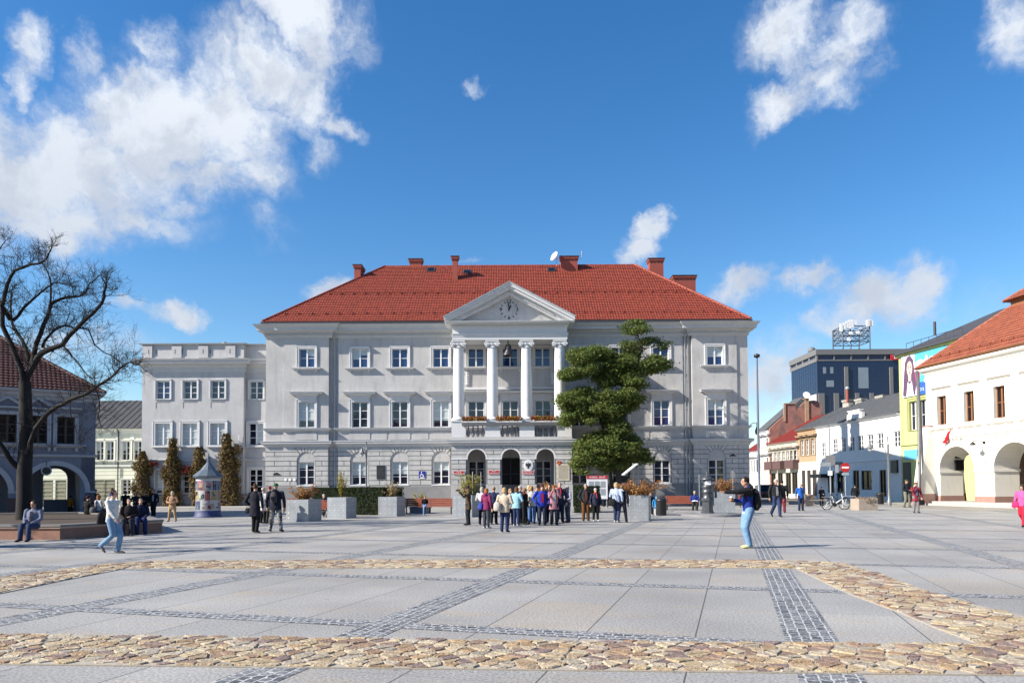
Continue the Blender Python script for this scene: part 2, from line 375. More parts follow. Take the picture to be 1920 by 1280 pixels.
M['glass'] = glassmat('window_glass', (.012,.016,.03))
M['glassb'] = glassmat('sky_tinted_window_glass', (.015,.035,.12))  # blue base colour imitates the sky mirrored in the panes
M['glassd'] = glassmat('dark_window_glass', (.008,.008,.010), .08, .3)
M['blind'] = mat('window_blind', (.42,.47,.47), .35, .04, 3, coat=.6)
M['wood'] = mat('brown_wood', (.20,.085,.04), .55, .15, 6)
M['bench'] = mat('bench_wood', (.25,.075,.045), .5, .18, 5)
M['steel'] = mat('zinc_steel', (.275,.295,.32), .5, .14, 2.5, .1, metal=.45, streak=.2)
M['stud'] = mat('bright_steel', (.65,.67,.7), .3, .03, metal=.8)
M['iron'] = mat('cast_iron', (.10,.105,.112), .4, .25, 8, .2, metal=.55)
M['granite'] = mat('granite_slab_edge', (.30,.30,.31), .7, .15, 20, .1)
M['red'] = mat('red_enamel', (.42,.012,.02), .35, .04)
M['blue'] = mat('blue_enamel', (.015,.03,.25), .35, .04)
M['lettw'] = mat('white_lettering', (.8,.8,.8), .5, .02)
M['lettb'] = mat('black_lettering', (.012,.012,.014), .5, .02)
M['bronze'] = mat('dark_bronze', (.05,.05,.055), .4, .15, 6, metal=.5)
M['soil'] = mat('soil', (.05,.035,.025), .95, .3, 12, .5)
M['trunk'] = mat('bark', (.035,.028,.025), .9, .3, 14, .5)
M['barkg'] = mat('grey_bark', (.013,.011,.011), .9, .3, 14, .5)
# ================================================================== GROUND
TH = R_(16.5); GU = Vector((math.cos(TH),-math.sin(TH),0)); GV = Vector((math.sin(TH),math.cos(TH),0))
U0, US, V0, VS = .75, 4.65, 8.0, 4.2; SWL, SWC = .52, .36
def uv2w(u, v, z=0): p = GU*u+GV*v; return (p.x,p.y,z)
def slabmat():
    m = bpy.data.materials.new('granite_paving'); m.use_nodes = True; nt = m.node_tree; ns = nt.nodes; lk = nt.links; b = ns['Principled BSDF']
    def n(t, **k):
        x = ns.new(t)
        for a, c in k.items(): setattr(x, a, c)
        return x
    g = n('ShaderNodeNewGeometry')
    mp = n('ShaderNodeMapping'); mp.vector_type = 'TEXTURE'; mp.inputs['Rotation'].default_value = (0,0,-TH); lk.new(g.outputs['Position'], mp.inputs[0])
    off = n('ShaderNodeVectorMath', operation='SUBTRACT'); off.inputs[1].default_value = (U0, V0, 0); lk.new(mp.outputs[0], off.inputs[0])
    sp = n('ShaderNodeSeparateXYZ'); lk.new(off.outputs[0], sp.inputs[0])
    def ma(op, a, c=None, cl=False):
        x = n('ShaderNodeMath', operation=op, use_clamp=cl)
        for i, v in enumerate((a, c)):
            if v is None: continue
            if isinstance(v, (int,float)): x.inputs[i].default_value = v
            else: lk.new(v, x.inputs[i])
        return x.outputs[0]
    sw, sl = US/4.5, VS/2
    cu = ma('DIVIDE', sp.outputs[0], US/4); cv = ma('DIVIDE', sp.outputs[1], VS/2)
    fu = ma('FRACT', cu); fv = ma('FRACT', cv)
    iu = ma('FLOOR', cu); iv = ma('FLOOR', cv)
    cb = n('ShaderNodeCombineXYZ'); lk.new(iu, cb.inputs[0]); lk.new(iv, cb.inputs[1])
    wn = n('ShaderNodeTexWhiteNoise', noise_dimensions='2D'); lk.new(cb.outputs[0], wn.inputs['Vector'])
    def joint(f, w):
        d = ma('ABSOLUTE', ma('SUBTRACT', f, .5)); return ma('GREATER_THAN', d, .5-w)
    ju = joint(fu, .0065); jv = joint(fv, .0022)
    jj = ma('MAXIMUM', ju, ma('MULTIPLY', jv, .45))
    ramp = n('ShaderNodeValToRGB'); e = ramp.color_ramp.elements
    e[0].position = 0; e[0].color = (.262,.256,.246,1); e[1].position = 1; e[1].color = (.312,.29,.257,1)
    x = e.new(.45); x.color = (.288,.281,.269,1); x = e.new(.78); x.color = (.294,.288,.277,1); x = e.new(.9); x.color = (.298,.283,.26,1)
    lk.new(wn.outputs[0], ramp.inputs[0])
    # beige clouding inside the slabs
    nz = n('ShaderNodeTexNoise'); nz.inputs['Scale'].default_value = .9; nz.inputs['Detail'].default_value = 7; nz.inputs['Roughness'].default_value = .6
    ms = n('ShaderNodeMapping'); ms.inputs['Scale'].default_value = (.6,2.0,1); lk.new(off.outputs[0], ms.inputs[0]); lk.new(ms.outputs[0], nz.inputs['Vector'])
    mr1 = n('ShaderNodeMapRange'); mr1.inputs[1].default_value = .50; mr1.inputs[2].default_value = .78; lk.new(nz.outputs[0], mr1.inputs[0])
    mixb = n('ShaderNodeMix', data_type='RGBA'); lk.new(ma('MULTIPLY', mr1.outputs[0], ma('GREATER_THAN', wn.outputs[0], .3)), mixb.inputs[0]); lk.new(ramp.outputs[0], mixb.inputs[6]); mixb.inputs[7].default_value = (.33,.275,.21,1)
    sk = n('ShaderNodeTexNoise'); sk.inputs['Scale'].default_value = 38; sk.inputs['Detail'].default_value = 3; lk.new(g.outputs['Position'], sk.inputs['Vector'])
    s2 = n('ShaderNodeTexNoise'); s2.inputs['Scale'].default_value = .35; s2.inputs['Detail'].default_value = 8; lk.new(g.outputs['Position'], s2.inputs['Vector'])
    f1 = n('ShaderNodeMapRange'); f1.inputs[1].default_value = .3; f1.inputs[2].default_value = .7; f1.inputs[3].default_value = .55; f1.inputs[4].default_value = 1.45; lk.new(sk.outputs[0], f1.inputs[0])
    f2 = n('ShaderNodeMapRange'); f2.inputs[1].default_value = .3; f2.inputs[2].default_value = .7; f2.inputs[3].default_value = .76; f2.inputs[4].default_value = 1.14; lk.new(s2.outputs[0], f2.inputs[0])
    vo = n('ShaderNodeTexVoronoi'); vo.inputs['Scale'].default_value = 1.9; lk.new(g.outputs['Position'], vo.inputs['Vector'])
    spot = ma('LESS_THAN', vo.outputs['Distance'], .05)
    f3 = ma('SUBTRACT', 1, ma('MULTIPLY', spot, .45))
    fac = ma('MULTIPLY', ma('MULTIPLY', f1.outputs[0], f2.outputs[0]), f3)
    vs_ = n('ShaderNodeVectorMath', operation='SCALE'); lk.new(mixb.outputs[2], vs_.inputs[0]); lk.new(fac, vs_.inputs['Scale'])
    mj = n('ShaderNodeMix', data_type='RGBA'); lk.new(jj, mj.inputs[0]); lk.new(vs_.outputs[0], mj.inputs[6]); mj.inputs[7].default_value = (.07,.068,.065,1)
    lk.new(mj.outputs[2], b.inputs['Base Color']); b.inputs['Roughness'].default_value = .62
    bp = n('ShaderNodeBump'); bp.inputs['Strength'].default_value = .25; bp.inputs['Distance'].default_value = .004; lk.new(sk.outputs[0], bp.inputs['Height']); lk.new(bp.outputs[0], b.inputs['Normal'])
    return m
def settmat(name, ang, c1, c2, cj, bw=.11, bh=.105, mortar=.012, offs=.5, jit=.02):
    """small granite setts: rows of cut stones with pale joints"""
    m = bpy.data.materials.new(name); m.use_nodes = True; nt = m.node_tree; ns = nt.nodes; lk = nt.links; b = ns['Principled BSDF']
    g = ns.new('ShaderNodeNewGeometry'); mp = ns.new('ShaderNodeMapping'); mp.vector_type = 'TEXTURE'; mp.inputs['Rotation'].default_value = (0,0,ang)
    lk.new(g.outputs['Position'], mp.inputs[0])
    wn = ns.new('ShaderNodeTexNoise'); wn.inputs['Scale'].default_value = 9; lk.new(g.outputs['Position'], wn.inputs['Vector'])
    ad = ns.new('ShaderNodeVectorMath'); ad.operation = 'MULTIPLY_ADD'; lk.new(wn.outputs[1], ad.inputs[0]); ad.inputs[1].default_value = (jit*3,jit,0); lk.new(mp.outputs[0], ad.inputs[2])
    br = ns.new('ShaderNodeTexBrick'); br.inputs['Scale'].default_value = 1; br.inputs['Mortar Size'].default_value = mortar; br.inputs['Mortar Smooth'].default_value = .3
    br.inputs['Brick Width'].default_value = bw; br.inputs['Row Height'].default_value = bh; br.offset = offs; br.inputs['Bias'].default_value = 0
    br.inputs['Color1'].default_value = (*c1,1); br.inputs['Color2'].default_value = (*c2,1); br.inputs['Mortar'].default_value = (*cj,1)
    lk.new(ad.outputs[0], br.inputs['Vector'])
    sk = ns.new('ShaderNodeTexNoise'); sk.inputs['Scale'].default_value = 40; sk.inputs['Detail'].default_value = 4; lk.new(g.outputs['Position'], sk.inputs['Vector'])
    f1 = ns.new('ShaderNodeMapRange'); f1.inputs[1].default_value = .3; f1.inputs[2].default_value = .7; f1.inputs[3].default_value = .35; f1.inputs[4].default_value = 1.65; lk.new(sk.outputs[0], f1.inputs[0])
    vs_ = ns.new('ShaderNodeVectorMath'); vs_.operation = 'SCALE'; lk.new(br.outputs[0], vs_.inputs[0]); lk.new(f1.outputs[0], vs_.inputs['Scale']); lk.new(vs_.outputs[0], b.inputs['Base Color'])
    b.inputs['Roughness'].default_value = .6
    bp = ns.new('ShaderNodeBump'); bp.invert = True; bp.inputs['Strength'].default_value = .9; bp.inputs['Distance'].default_value = .02; lk.new(br.outputs['Fac'], bp.inputs['Height']); lk.new(bp.outputs[0], b.inputs['Normal'])
    return m
M['slab'] = slabmat()
M['settl'] = settmat('grey_setts_long', -TH+R_(90), (.06,.064,.072), (.19,.195,.205), (.40,.40,.39), .12, SWL/5, .010, .5, .05)
M['settc'] = settmat('grey_setts_cross', -TH, (.06,.064,.072), (.18,.185,.20), (.40,.40,.39), .11, SWC/3, .011, .5, .045)
M['settk'] = settmat('brown_setts', -TH, (.24,.22,.19), (.36,.33,.29), (.20,.19,.17), .12, .1, .012)
M['side'] = mat('pale_pavement', (.36,.34,.32), .8, .12, 2, .1)
M['street'] = mat('street_asphalt', (.12,.12,.125), .85, .15, 3, .2)
g = MB(); g.poly([(-2500,-2500,0),(2500,-2500,0),(2500,4000,0),(-2500,4000,0)])
tag(g.build('square_paving', M['slab']), kind='structure')
def clipx(px): return px
mbl = MB(); mbc = MB()
for k in range(-14, 7):
    u = U0+US*k; a, b = u-SWL/2, u+SWL/2
    mbl.poly([uv2w(a,2,.004),uv2w(b,2,.004),uv2w(b,52,.004),uv2w(a,52,.004)])
for k in range(-2, 11):
    v = V0+VS*k
    for j in range(-14, 7):                      # butt against the long strips
        a = U0+US*j+SWL/2; b = U0+US*(j+1)-SWL/2
        if b > U0+US*6: continue
        mbc.poly([uv2w(a,v-SWC/2,.004),uv2w(b,v-SWC/2,.004),uv2w(b,v+SWC/2,.004),uv2w(a,v+SWC/2,.004)])
tag(mbl.build('sett_strips_along', M['settl']), kind='structure')
tag(mbc.build('sett_strips_across', M['settc']), kind='structure')
# the brown field-stone outline set in the paving
def G2(px, py): p = gnd(px, py); return (p.x, p.y)
BANDS = {'front': [G2(-700,1181), G2(0,1190), G2(300,1193), G2(960,1201), G2(1500,1206), G2(1830,1207), G2(1920,1195), G2(2400,1204), G2(2700,1208), G2(2700,1278), G2(1920,1267), G2(960,1256), G2(0,1246), G2(-700,1238)][::-1],
 'back': [G2(234,1066), G2(290,1052), G2(700,1050), G2(1430,1050), G2(1486,1051), G2(1492,1066), G2(1400,1065), G2(960,1065), G2(500,1066)][::-1],
 'right': [G2(1486,1051), G2(1580,1056), G2(1640,1072), G2(1710,1098), G2(1800,1127), G2(1920,1156), G2(2040,1186), G2(1960,1194), G2(1835,1208), G2(1760,1180), G2(1690,1150), G2(1590,1113), G2(1492,1066)][::-1],
 'left': [G2(-120,1112), G2(0,1083), G2(200,1057), G2(290,1052), G2(234,1066), G2(120,1088), G2(0,1113), G2(-120,1140)][::-1]}
def inside(p, poly):
    c = False; n = len(poly); x, y = p
    for i in range(n):
        (x1,y1),(x2,y2) = poly[i], poly[i-1]
        if (y1 > y) != (y2 > y) and x < (x2-x1)*(y-y1)/(y2-y1)+x1: c = not c
    return c
def clip(poly, nx, ny, d):                # keep nx*x+ny*y <= d
    out = []
    for i in range(len(poly)):
        a, b = poly[i-1], poly[i]; da = nx*a[0]+ny*a[1]-d; db = nx*b[0]+ny*b[1]-d
        if (da <= 0) != (db <= 0):
            t = da/(da-db); out.append((a[0]+(b[0]-a[0])*t, a[1]+(b[1]-a[1])*t))
        if db <= 0: out.append(b)
    return out
def area2(poly): return sum(poly[i-1][0]*poly[i][1]-poly[i][0]*poly[i-1][1] for i in range(len(poly)))
M['mortar'] = mat('sandy_mortar', (.33,.295,.245), .9, .15, 20, .3)
def fieldstone():
    m = mat('field_stone', (.40,.31,.21), .75, .42, 22, 1.0, bsc=38); nt = m.node_tree; ns = nt.nodes; lk = nt.links
    at = ns.new('ShaderNodeAttribute'); at.attribute_name = 'stone'
    vmn = [x for x in ns if x.type == 'VECT_MATH' and x.operation == 'SCALE'][0]; lk.new(at.outputs['Color'], vmn.inputs[0]); return m
M['stone'] = fieldstone()
STC = [tuple(q*.78+.022*w for q,w in zip(c,(1.0,.86,.60))) for c in [(.40,.31,.20),(.44,.35,.24),(.36,.27,.175),(.46,.39,.28),(.30,.195,.125),(.25,.165,.125),(.42,.35,.27),(.34,.23,.13),(.38,.33,.26),(.22,.155,.14),(.45,.37,.25),(.43,.33,.20)]]
def stones(poly, sx, sy, name, seed):
    r = random.Random(seed); base = MB()
    base.prismz(poly, .002, .013)
    xs = [p[0] for p in poly]; ys = [p[1] for p in poly]; pts = []
    ny_ = int((max(ys)-min(ys))/sy)+3; nx_ = int((max(xs)-min(xs))/sx)+3
    cells = {}
    for j in range(-1, ny_):
        for i in range(-1, nx_):
            cells[i,j] = (min(xs)+(i+.5*(j%2)+r.uniform(-.42,.42))*sx, min(ys)+(j+r.uniform(-.38,.38))*sy)
    vs = []; fs = []; cols = []
    for (i,j), c in cells.items():
        if not inside(c, poly): continue
        cell = [(c[0]-2*sx,c[1]-2*sy),(c[0]+2*sx,c[1]-2*sy),(c[0]+2*sx,c[1]+2*sy),(c[0]-2*sx,c[1]+2*sy)]
        gap = .008+r.random()*.010
        for di in (-2,-1,0,1,2):
            for dj in (-2,-1,0,1,2):
                q = cells.get((i+di,j+dj))
                if (di or dj) and q:
                    dx, dy = q[0]-c[0], q[1]-c[1]; l = math.hypot(dx,dy)
                    if l < 1e-4: continue
                    cell = clip(cell, dx/l, dy/l, ((q[0]+c[0])/2*dx+(q[1]+c[1])/2*dy)/l-gap/2)
        n = len(poly)
        for k in range(n):                 # stay inside the band: clip against its near edges
            a, b = poly[k-1], poly[k]; ex, ey = b[0]-a[0], b[1]-a[1]; l = math.hypot(ex,ey)
            t = ((c[0]-a[0])*ex+(c[1]-a[1])*ey)/(l*l)
            if -.05 <= t <= 1.05 and abs((c[0]-a[0])*ey-(c[1]-a[1])*ex)/l < max(sx,sy)*1.6:
                cell = clip(cell, ey/l, -ex/l, (a[0]*ey-a[1]*ex)/l-.005)
        if len(cell) < 3 or abs(area2(cell)) < .008: continue
        # wobble the outline
        ring = []
        for k in range(len(cell)):
            a, b = cell[k-1], cell[k]
            for t in (.06,.5,.94):
                x = a[0]+(b[0]-a[0])*t; y = a[1]+(b[1]-a[1])*t
                s = 1-r.random()*.10; ring.append((c[0]+(x-c[0])*s, c[1]+(y-c[1])*s))
        h = r.uniform(.014,.024); tl = (r.uniform(-.018,.018), r.uniform(-.018,.018)); b0 = len(vs); n = len(ring)
        for s, z in ((1,.0),(1,.72),(.955,.96),(.86,1.02)):
            for (x,y) in ring:
                X = c[0]+(x-c[0])*s; Y = c[1]+(y-c[1])*s
                zz = .005+h*z+((X-c[0])*tl[0]+(Y-c[1])*tl[1]+r.uniform(-.003,.003) if z > .1 else 0); vs.append((X,Y,zz))
        col = STC[r.randrange(len(STC))]; f = r.uniform(.85,1.15)
        for q in range(3):
            for k in range(n): fs.append((b0+q*n+k, b0+q*n+(k+1)%n, b0+(q+1)*n+(k+1)%n, b0+(q+1)*n+k)); cols.append((*[x*f for x in col],1))
        fs.append(list(range(b0+3*n, b0+4*n))); cols.append((*[x*f for x in col],1))
    me = bpy.data.meshes.new(name); me.from_pydata(vs, [], fs); me.materials.append(M['stone'])
    at = me.color_attributes.new('stone', 'FLOAT_COLOR', 'CORNER'); k = 0
    flat = []
    for p in me.polygons: flat += list(cols[p.index])*len(p.vertices)
    at.data.foreach_set('color', flat)
    me.polygons.foreach_set('use_smooth', [False]*len(me.polygons))
    o = bpy.data.objects.new(name, me); COL.objects.link(o); tag(o, kind='structure')
    b = base.build('stone_band_mortar', M['mortar']); tag(b, kind='structure')
for i, (k, poly) in enumerate(BANDS.items()):
    if area2(poly) < 0: poly = poly[::-1]
    stones(poly, .235 if k == 'front' else .26, .105 if k == 'front' else .135, 'field_stone_band', 20+i)
# pavements along the fronts and the street on the right
mb = MB(); mb.box(-60,wx(497,60),59.6,63.5,0,.12); tag(mb.build('pavement', M['side']), kind='structure')
mb = MB()
P = [(27.2,44),(60,44),(60,56),(31.2,58.2),(31.6,110),(27.6,110),(27.0,60)]
mb.poly([(x,y,.008) for x,y in P]); tag(mb.build('brown_sett_pavement', M['settk']), kind='structure')
mb = MB(); mb.poly([(21.5,62,.006),(27.0,60.5,.006),(27.6,160,.006),(21.5,160,.006)]); tag(mb.build('street', M['street']), kind='structure')
# ================================================================== BUILDING PARTS
def window(par, xc, w, z0, z1, y, bars=1, sur=.17, surp=.07, sill=0, hood=0, glass='glass', blind=(0,0), depth=.22, fm='white', tm='trim', cas=2, openl=False, stile=.058, fr=.058, sash=None, base=True):
    x0, x1 = xc-w/2, xc+w/2; yf = y+depth-.09; yb = y+depth-.02
    mb = MB()
    mb.box(x0,x0+fr,yf,yb,z0,z1); mb.box(x1-fr,x1,yf,yb,z0,z1); mb.box(x0+fr,x1-fr,yf,yb,z0,z0+fr); mb.box(x0+fr,x1-fr,yf,yb,z1-fr,z1)
    gx = []
    xs = [x0+fr+(w-2*fr)*i/cas for i in range(cas+1)]
    for i in range(cas):
        a = xs[i]+(stile if i else 0); b = xs[i+1]-(stile if i < cas-1 else 0); gx.append((a,b))
        if i: mb.box(xs[i]-stile,xs[i]+stile,yf-.02,yb-.001,z0+fr,z1-fr)
    for (a,b) in gx:
        for k in range(bars):
            if isinstance(bars, int): zz = z0+fr+(z1-z0-2*fr)*(k+1)/(bars+1)
            mb.box(a,b,yf+.015,yb-.002,zz-.022,zz+.022)
    wdw = mb.build('window', M[fm], par)
    gb = MB()
    for i, (a,b) in enumerate(gx): gb.poly([(a,yb-.012,z0+fr),(b,yb-.012,z0+fr),(b,yb-.012,z1-fr),(a,yb-.012,z1-fr)])
    gb.build('pane', M[glass], wdw)
    bb = MB(); nb = 0
    for i, (a,b) in enumerate(gx):
        f = blind[i] if i < len(blind) else 0
        if f: bb.poly([(a,yb-.016,z1-fr-(z1-z0-2*fr)*f),(b,yb-.016,z1-fr-(z1-z0-2*fr)*f),(b,yb-.016,z1-fr),(a,yb-.016,z1-fr)]); nb = 1
    if nb: bb.build('blind', M['blind'], wdw)
    if sur:
        s = MB(); e = sur; yp = y-surp
        s.box(x0-e,x0,yp,y+.01,z0,z1); s.box(x1,x1+e,yp,y+.01,z0,z1); s.box(x0-e,x1+e,yp,y+.012,z1,z1+e)
        s.box(x0-e-.03,x0-e+.05,yp-.03,y+.005,z0,z1+e); s.box(x1+e-.05,x1+e+.03,yp-.03,y+.005,z0,z1+e); s.box(x0-e-.03,x1+e+.03,yp-.03,y+.004,z1+e-.05,z1+e+.03)
        if base: s.box(x0-e-.02,x1+e+.02,yp-.02,y+depth-.1,z0-.05,z0)
        s.build('surround', M[tm], wdw)
    if sill:
        s = MB(); e = sur+.14
        sweep(s, [(x0-e,y+.01),(x0-e,y-.02),(x1+e,y-.02),(x1+e,y+.01)], [(0,z0-.22),(.08,z0-.2),(.16,z0-.13),(.25,z0-.11),(.26,z0-.05),(0,z0-.04)])
        for q in (x0-sur+.06, x1+sur-.06): s.box(q-.07,q+.07,y-.13,y,z0-.40,z0-.2)
        s.build('sill', M[tm], wdw)
    if hood:
        s = MB(); e = sur+.05; zb = z1+sur
        s.box(x0-sur,x1+sur,y-.08,y+.01,zb+.03,zb+hood)
        sweep(s, [(x0-e,y+.01),(x0-e,y-.06),(x1+e,y-.06),(x1+e,y+.01)], [(0,zb+hood-.04),(.06,zb+hood),(.10,zb+hood+.06),(.38,zb+hood+.10),(.40,zb+hood+.20),(.46,zb+hood+.25),(.46,zb+hood+.28),(0,zb+hood+.32)])
        s.build('hood', M[tm], wdw)
    return wdw
def tiled(mb, A, B, C, D, row=.40, colw=.30, m=0, amp=.038, lap=.055):
    """roof slope: A,B eave left/right, C,D ridge right/left; rows of pantiles as real relief"""
    A,B,C,D = map(Vector,(A,B,C,D)); ex = (B-A).normalized(); up = (D-A)-ex*(D-A).dot(ex); Ls = up.length; up.normalize(); nrm = ex.cross(up).normalized()
    if nrm.z < 0: nrm = -nrm
    W0 = (B-A).length; dl = (D-A).dot(ex); dr = (C-A).dot(ex)
    rows = max(1, round(Ls/row))
    for i in range(rows):
        v0, v1 = i/rows, (i+1)/rows
        l0, r0 = dl*v0, W0+(dr-W0)*v0; l1, r1 = dl*v1, W0+(dr-W0)*v1
        n = max(1, int((max(r0,r1)-min(l0,l1))/(colw/4))); base = min(l0,l1); vs = []
        for k in range(n+1):
            u = base+(max(r0,r1)-base)*k/n; h = amp*abs(math.sin(math.pi*u/colw))
            ua = min(max(u,l0),r0); ub = min(max(u,l1),r1)
            p0 = A+ex*ua+up*(Ls*v0); p1 = A+ex*ub+up*(Ls*v1)
            vs += [p0+nrm*(h*.3), p0+nrm*(lap+h), p1+nrm*h]
        fs = []
        for k in range(n):
            a = k*3; b = a+3; fs += [(a,b,b+1,a+1),(a+1,b+1,b+2,a+2)]
        mb.add(vs, fs, m, False)
def ridge(mb, P, Q, r=.13, m=0):
    P, Q = Vector(P), Vector(Q); n = max(2, int((Q-P).length/.38)); d = (Q-P)/n
    for i in range(n): mb.tube([P+d*i, P+d*(i+1.12)], [r, r*.82], 8, m, True)
def chimney(par, x0, x1, y0, y1, z0, z1, matn='brick', capm='brick', pots=4):
    mb = MB(); mb.box(x0,x1,y0,y1,z0,z1-.28)
    mb.box(x0-.06,x1+.06,y0-.06,y1+.06,z1-.28,z1-.18); mb.box(x0-.1,x1+.1,y0-.1,y1+.1,z1-.18,z1)
    c = mb.build('chimney', M[matn], par)
    v = MB(); n = max(2, int((x1-x0)/.28))
    for i in range(n):
        xx = x0+(x1-x0)*(i+.5)/n; v.box(xx-.05,xx+.05,y0-.008,y0+.02,z1-.46,z1-.33)
    v.box(x0-.15,x1+.15,y0-.15,y1+.15,z1,z1+.06)
    v.build('flue_vent', M['gutter'], c)
    return c
def text(par, s, size, loc, rot, m, ext=.004, ax='CENTER', name='lettering', sx=1):
    c = bpy.data.curves.new(name, 'FONT'); c.body = s; c.size = size; c.extrude = ext; c.align_x = ax; c.align_y = 'CENTER'; c.resolution_u = 3
    t = bpy.data.objects.new('tmp', c); COL.objects.link(t); bpy.context.view_layer.update()
    me = bpy.data.meshes.new_from_object(t.evaluated_get(bpy.context.evaluated_depsgraph_get())); bpy.data.objects.remove(t)
    me.materials.clear(); me.materials.append(M[m]); me.name = name
    o = bpy.data.objects.new(name, me); COL.objects.link(o); o.parent = par; o.location = loc; o.rotation_euler = rot; o.scale = (sx,1,1)
    return o
FR = (math.pi/2,0,0)      # text standing up, facing -y

# ================================================================== TOWN HALL
YF = 62.0
hall = thing('town_hall', 'long grey neoclassical town hall with red tiled hipped roof and columned portico', 'town hall', (0,YF,0))
hx = lambda px: wx(px, YF)
hz = lambda py: wz(py, YF)
zPl, zG, zB1, zB2, zCb, zCt, zE, zRi = hz(908), hz(836), hz(806), hz(800), hz(633), hz(609), hz(604), wz(497, 70.3)
yA, yB, yC, yR = -.26, -.36, -.10, 0.0
SEG = [(hx(500),hx(534),yA),(hx(534),hx(618),yB),(hx(618),hx(634),yR),(hx(634),hx(1281),yC),(hx(1281),hx(1297),yR),(hx(1297),hx(1381),yB),(hx(1381),hx(1402),yA)]
XL, XR = SEG[0][0], SEG[-1][1]
TOPW = (hz(687.5), hz(653)); MIDW = (hz(799.5), hz(752)); GRW = (hz(906.5), hz(864))
ww = 1.30; rN = .76; zSpr = hz(862)
cols_c = [675,750,827,893,957,1018,1086,1162,1240]
wins = [(hx(577),yB)]+[(hx(c),yC) for c in cols_c]+[(hx(1340),yB)]
POR = (3,4,5,6)           # windows behind the portico (index in wins + offset handled below)
wall = MB()
for (a,b,y) in SEG:
    inn = [xc for xc,_ in wins if a < xc < b]
    holes = []
    for xc in inn:
        holes += [(xc-ww/2,xc+ww/2,*TOPW),(xc-ww/2,xc+ww/2,*MIDW)]
        if abs(xc-hx(957)) < .3: holes.append((xc-1.0,xc+1.0,.35,hz(858)))
        else: holes.append((xc-ww/2,xc+ww/2,*GRW))
    wall_grid(wall, a, b, 0, zCt, holes, y, .22, 0)
    # plaster panel band between the two belts
ys = [s[2] for s in SEG]
for i in range(len(SEG)-1):
    x = SEG[i][1]; y0_, y1_ = ys[i], ys[i+1]
    wall.poly([(x,y0_,0),(x,y1_,0),(x,y1_,zCt),(x,y0_,zCt)] if y1_ > y0_ else [(x,y1_,0),(x,y0_,0),(x,y0_,zCt),(x,y1_,zCt)][::-1], 0)
DEP = 17.2
wall.poly([(XL,DEP,0),(XL,yA,0),(XL,yA,zCt),(XL,DEP,zCt)],0); wall.poly([(XR,yA,0),(XR,DEP,0),(XR,DEP,zCt),(XR,yA,zCt)],0); wall.poly([(XR,DEP,0),(XL,DEP,0),(XL,DEP,zCt),(XR,DEP,zCt)],0)
# rustication of the ground floor
courses = [zPl+(zSpr-zPl)*k/5 for k in range(6)]+[zSpr+(zG-zSpr)*.34, zSpr+(zG-zSpr)*.66, zG-.02]
for si, (a,b,y) in enumerate(SEG):
    ar = [(xc, rN, zSpr) for xc,_ in wins if a < xc < b and not (hx(846) < xc < hx(1072))]
    wall.box(a,b,y-.012,y+.01,zPl,zG,1) if False else None
    if si == 3:
        mid = [hx(845), hx(1073)]
        blocks(wall, a, mid[0], courses, [q for q in ar if q[0] < mid[0]], y-.012, .05, .05, 2)
        blocks(wall, mid[1], b, courses, [q for q in ar if q[0] > mid[1]], y-.012, .05, .05, 2)
    else: blocks(wall, a, b, courses, ar, y-.012, .05, .05, 2)
    # joint-coloured backing behind the blocks, with niches left plain
    holes = [(q[0]-rN, q[0]+rN, zPl, zSpr+rN*.55) for q in ar]
    hh = [(xc-ww/2,xc+ww/2,*GRW) for xc,_ in wins if a < xc < b]
for (xc, y) in wins:
    if hx(846) < xc < hx(1072): continue
    arch_ring(wall, xc, zSpr, rN-.07, rN, y-.03, y+.01, 0, 20)
# thin joint-coloured skin behind the rustication
bk = MB()
for si, (a,b,y) in enumerate(SEG):
    ar = [xc for xc,_ in wins if a < xc < b and not (hx(846) < xc < hx(1072))]
    rng_ = [(a,b)] if si != 3 else [(a,hx(845)),(hx(1073),b)]
    for (p,q) in rng_:
        al = [(xc, rN-.03, zSpr) for xc in ar if p < xc < q]
        arch_wall(bk, p, q, zPl, zG, al, y-.012, y-.004)
wall.f += [[i+len(wall.v) for i in f] for f in bk.f]; wall.v += bk.v; wall.m += [1]*len(bk.f); wall.s += bk.s
pl = MB()
PATH = [(XL,DEP),(XL,yA)]
for (a,b,y) in SEG:
    if abs(PATH[-1][1]-y) > 1e-6 or PATH[-1][0] != a: PATH.append((a,y))
    PATH.append((b,y))
PATH.append((XR,DEP))
PATH = [p for i,p in enumerate(PATH) if i == 0 or (Vector(p)-Vector(PATH[i-1])).length > 1e-5]
PS = [(XL,DEP),(XL,yA),(SEG[1][0],yA),(SEG[1][0],yB),(hx(622),yB),(hx(622),yC),(hx(1292),yC),(hx(1292),yB),(SEG[5][1],yB),(SEG[5][1],yA),(XR,yA),(XR,DEP)]
sweep(pl, PATH, [(0,0),(.10,0),(.10,zPl-.12),(.07,zPl-.02),(0,zPl)])
pl.build('plinth', M['plinth'], hall)
gc = MB()
def cornice_prof(zb, zt, out):
    h = zt-zb
    return [(0,zb),(.05,zb+.02),(.07,zb+h*.22),(out*.42,zb+h*.34),(out*.46,zb+h*.48),(out*.86,zb+h*.54),(out*.88,zb+h*.78),(out,zb+h*.86),(out,zb+h*.93),(.02,zt)]
half = [i for i in PATH]
sweep(gc, PATH, cornice_prof(hz(837), hz(824), .36))
gc.build('ground_cornice', M['cornice'], hall)
b1 = MB(); sweep(b1, PATH, cornice_prof(hz(806.5), hz(800.2), .24)); b1.build('belt_course', M['cornice'], hall)
mc = MB(); H = zCt-zCb
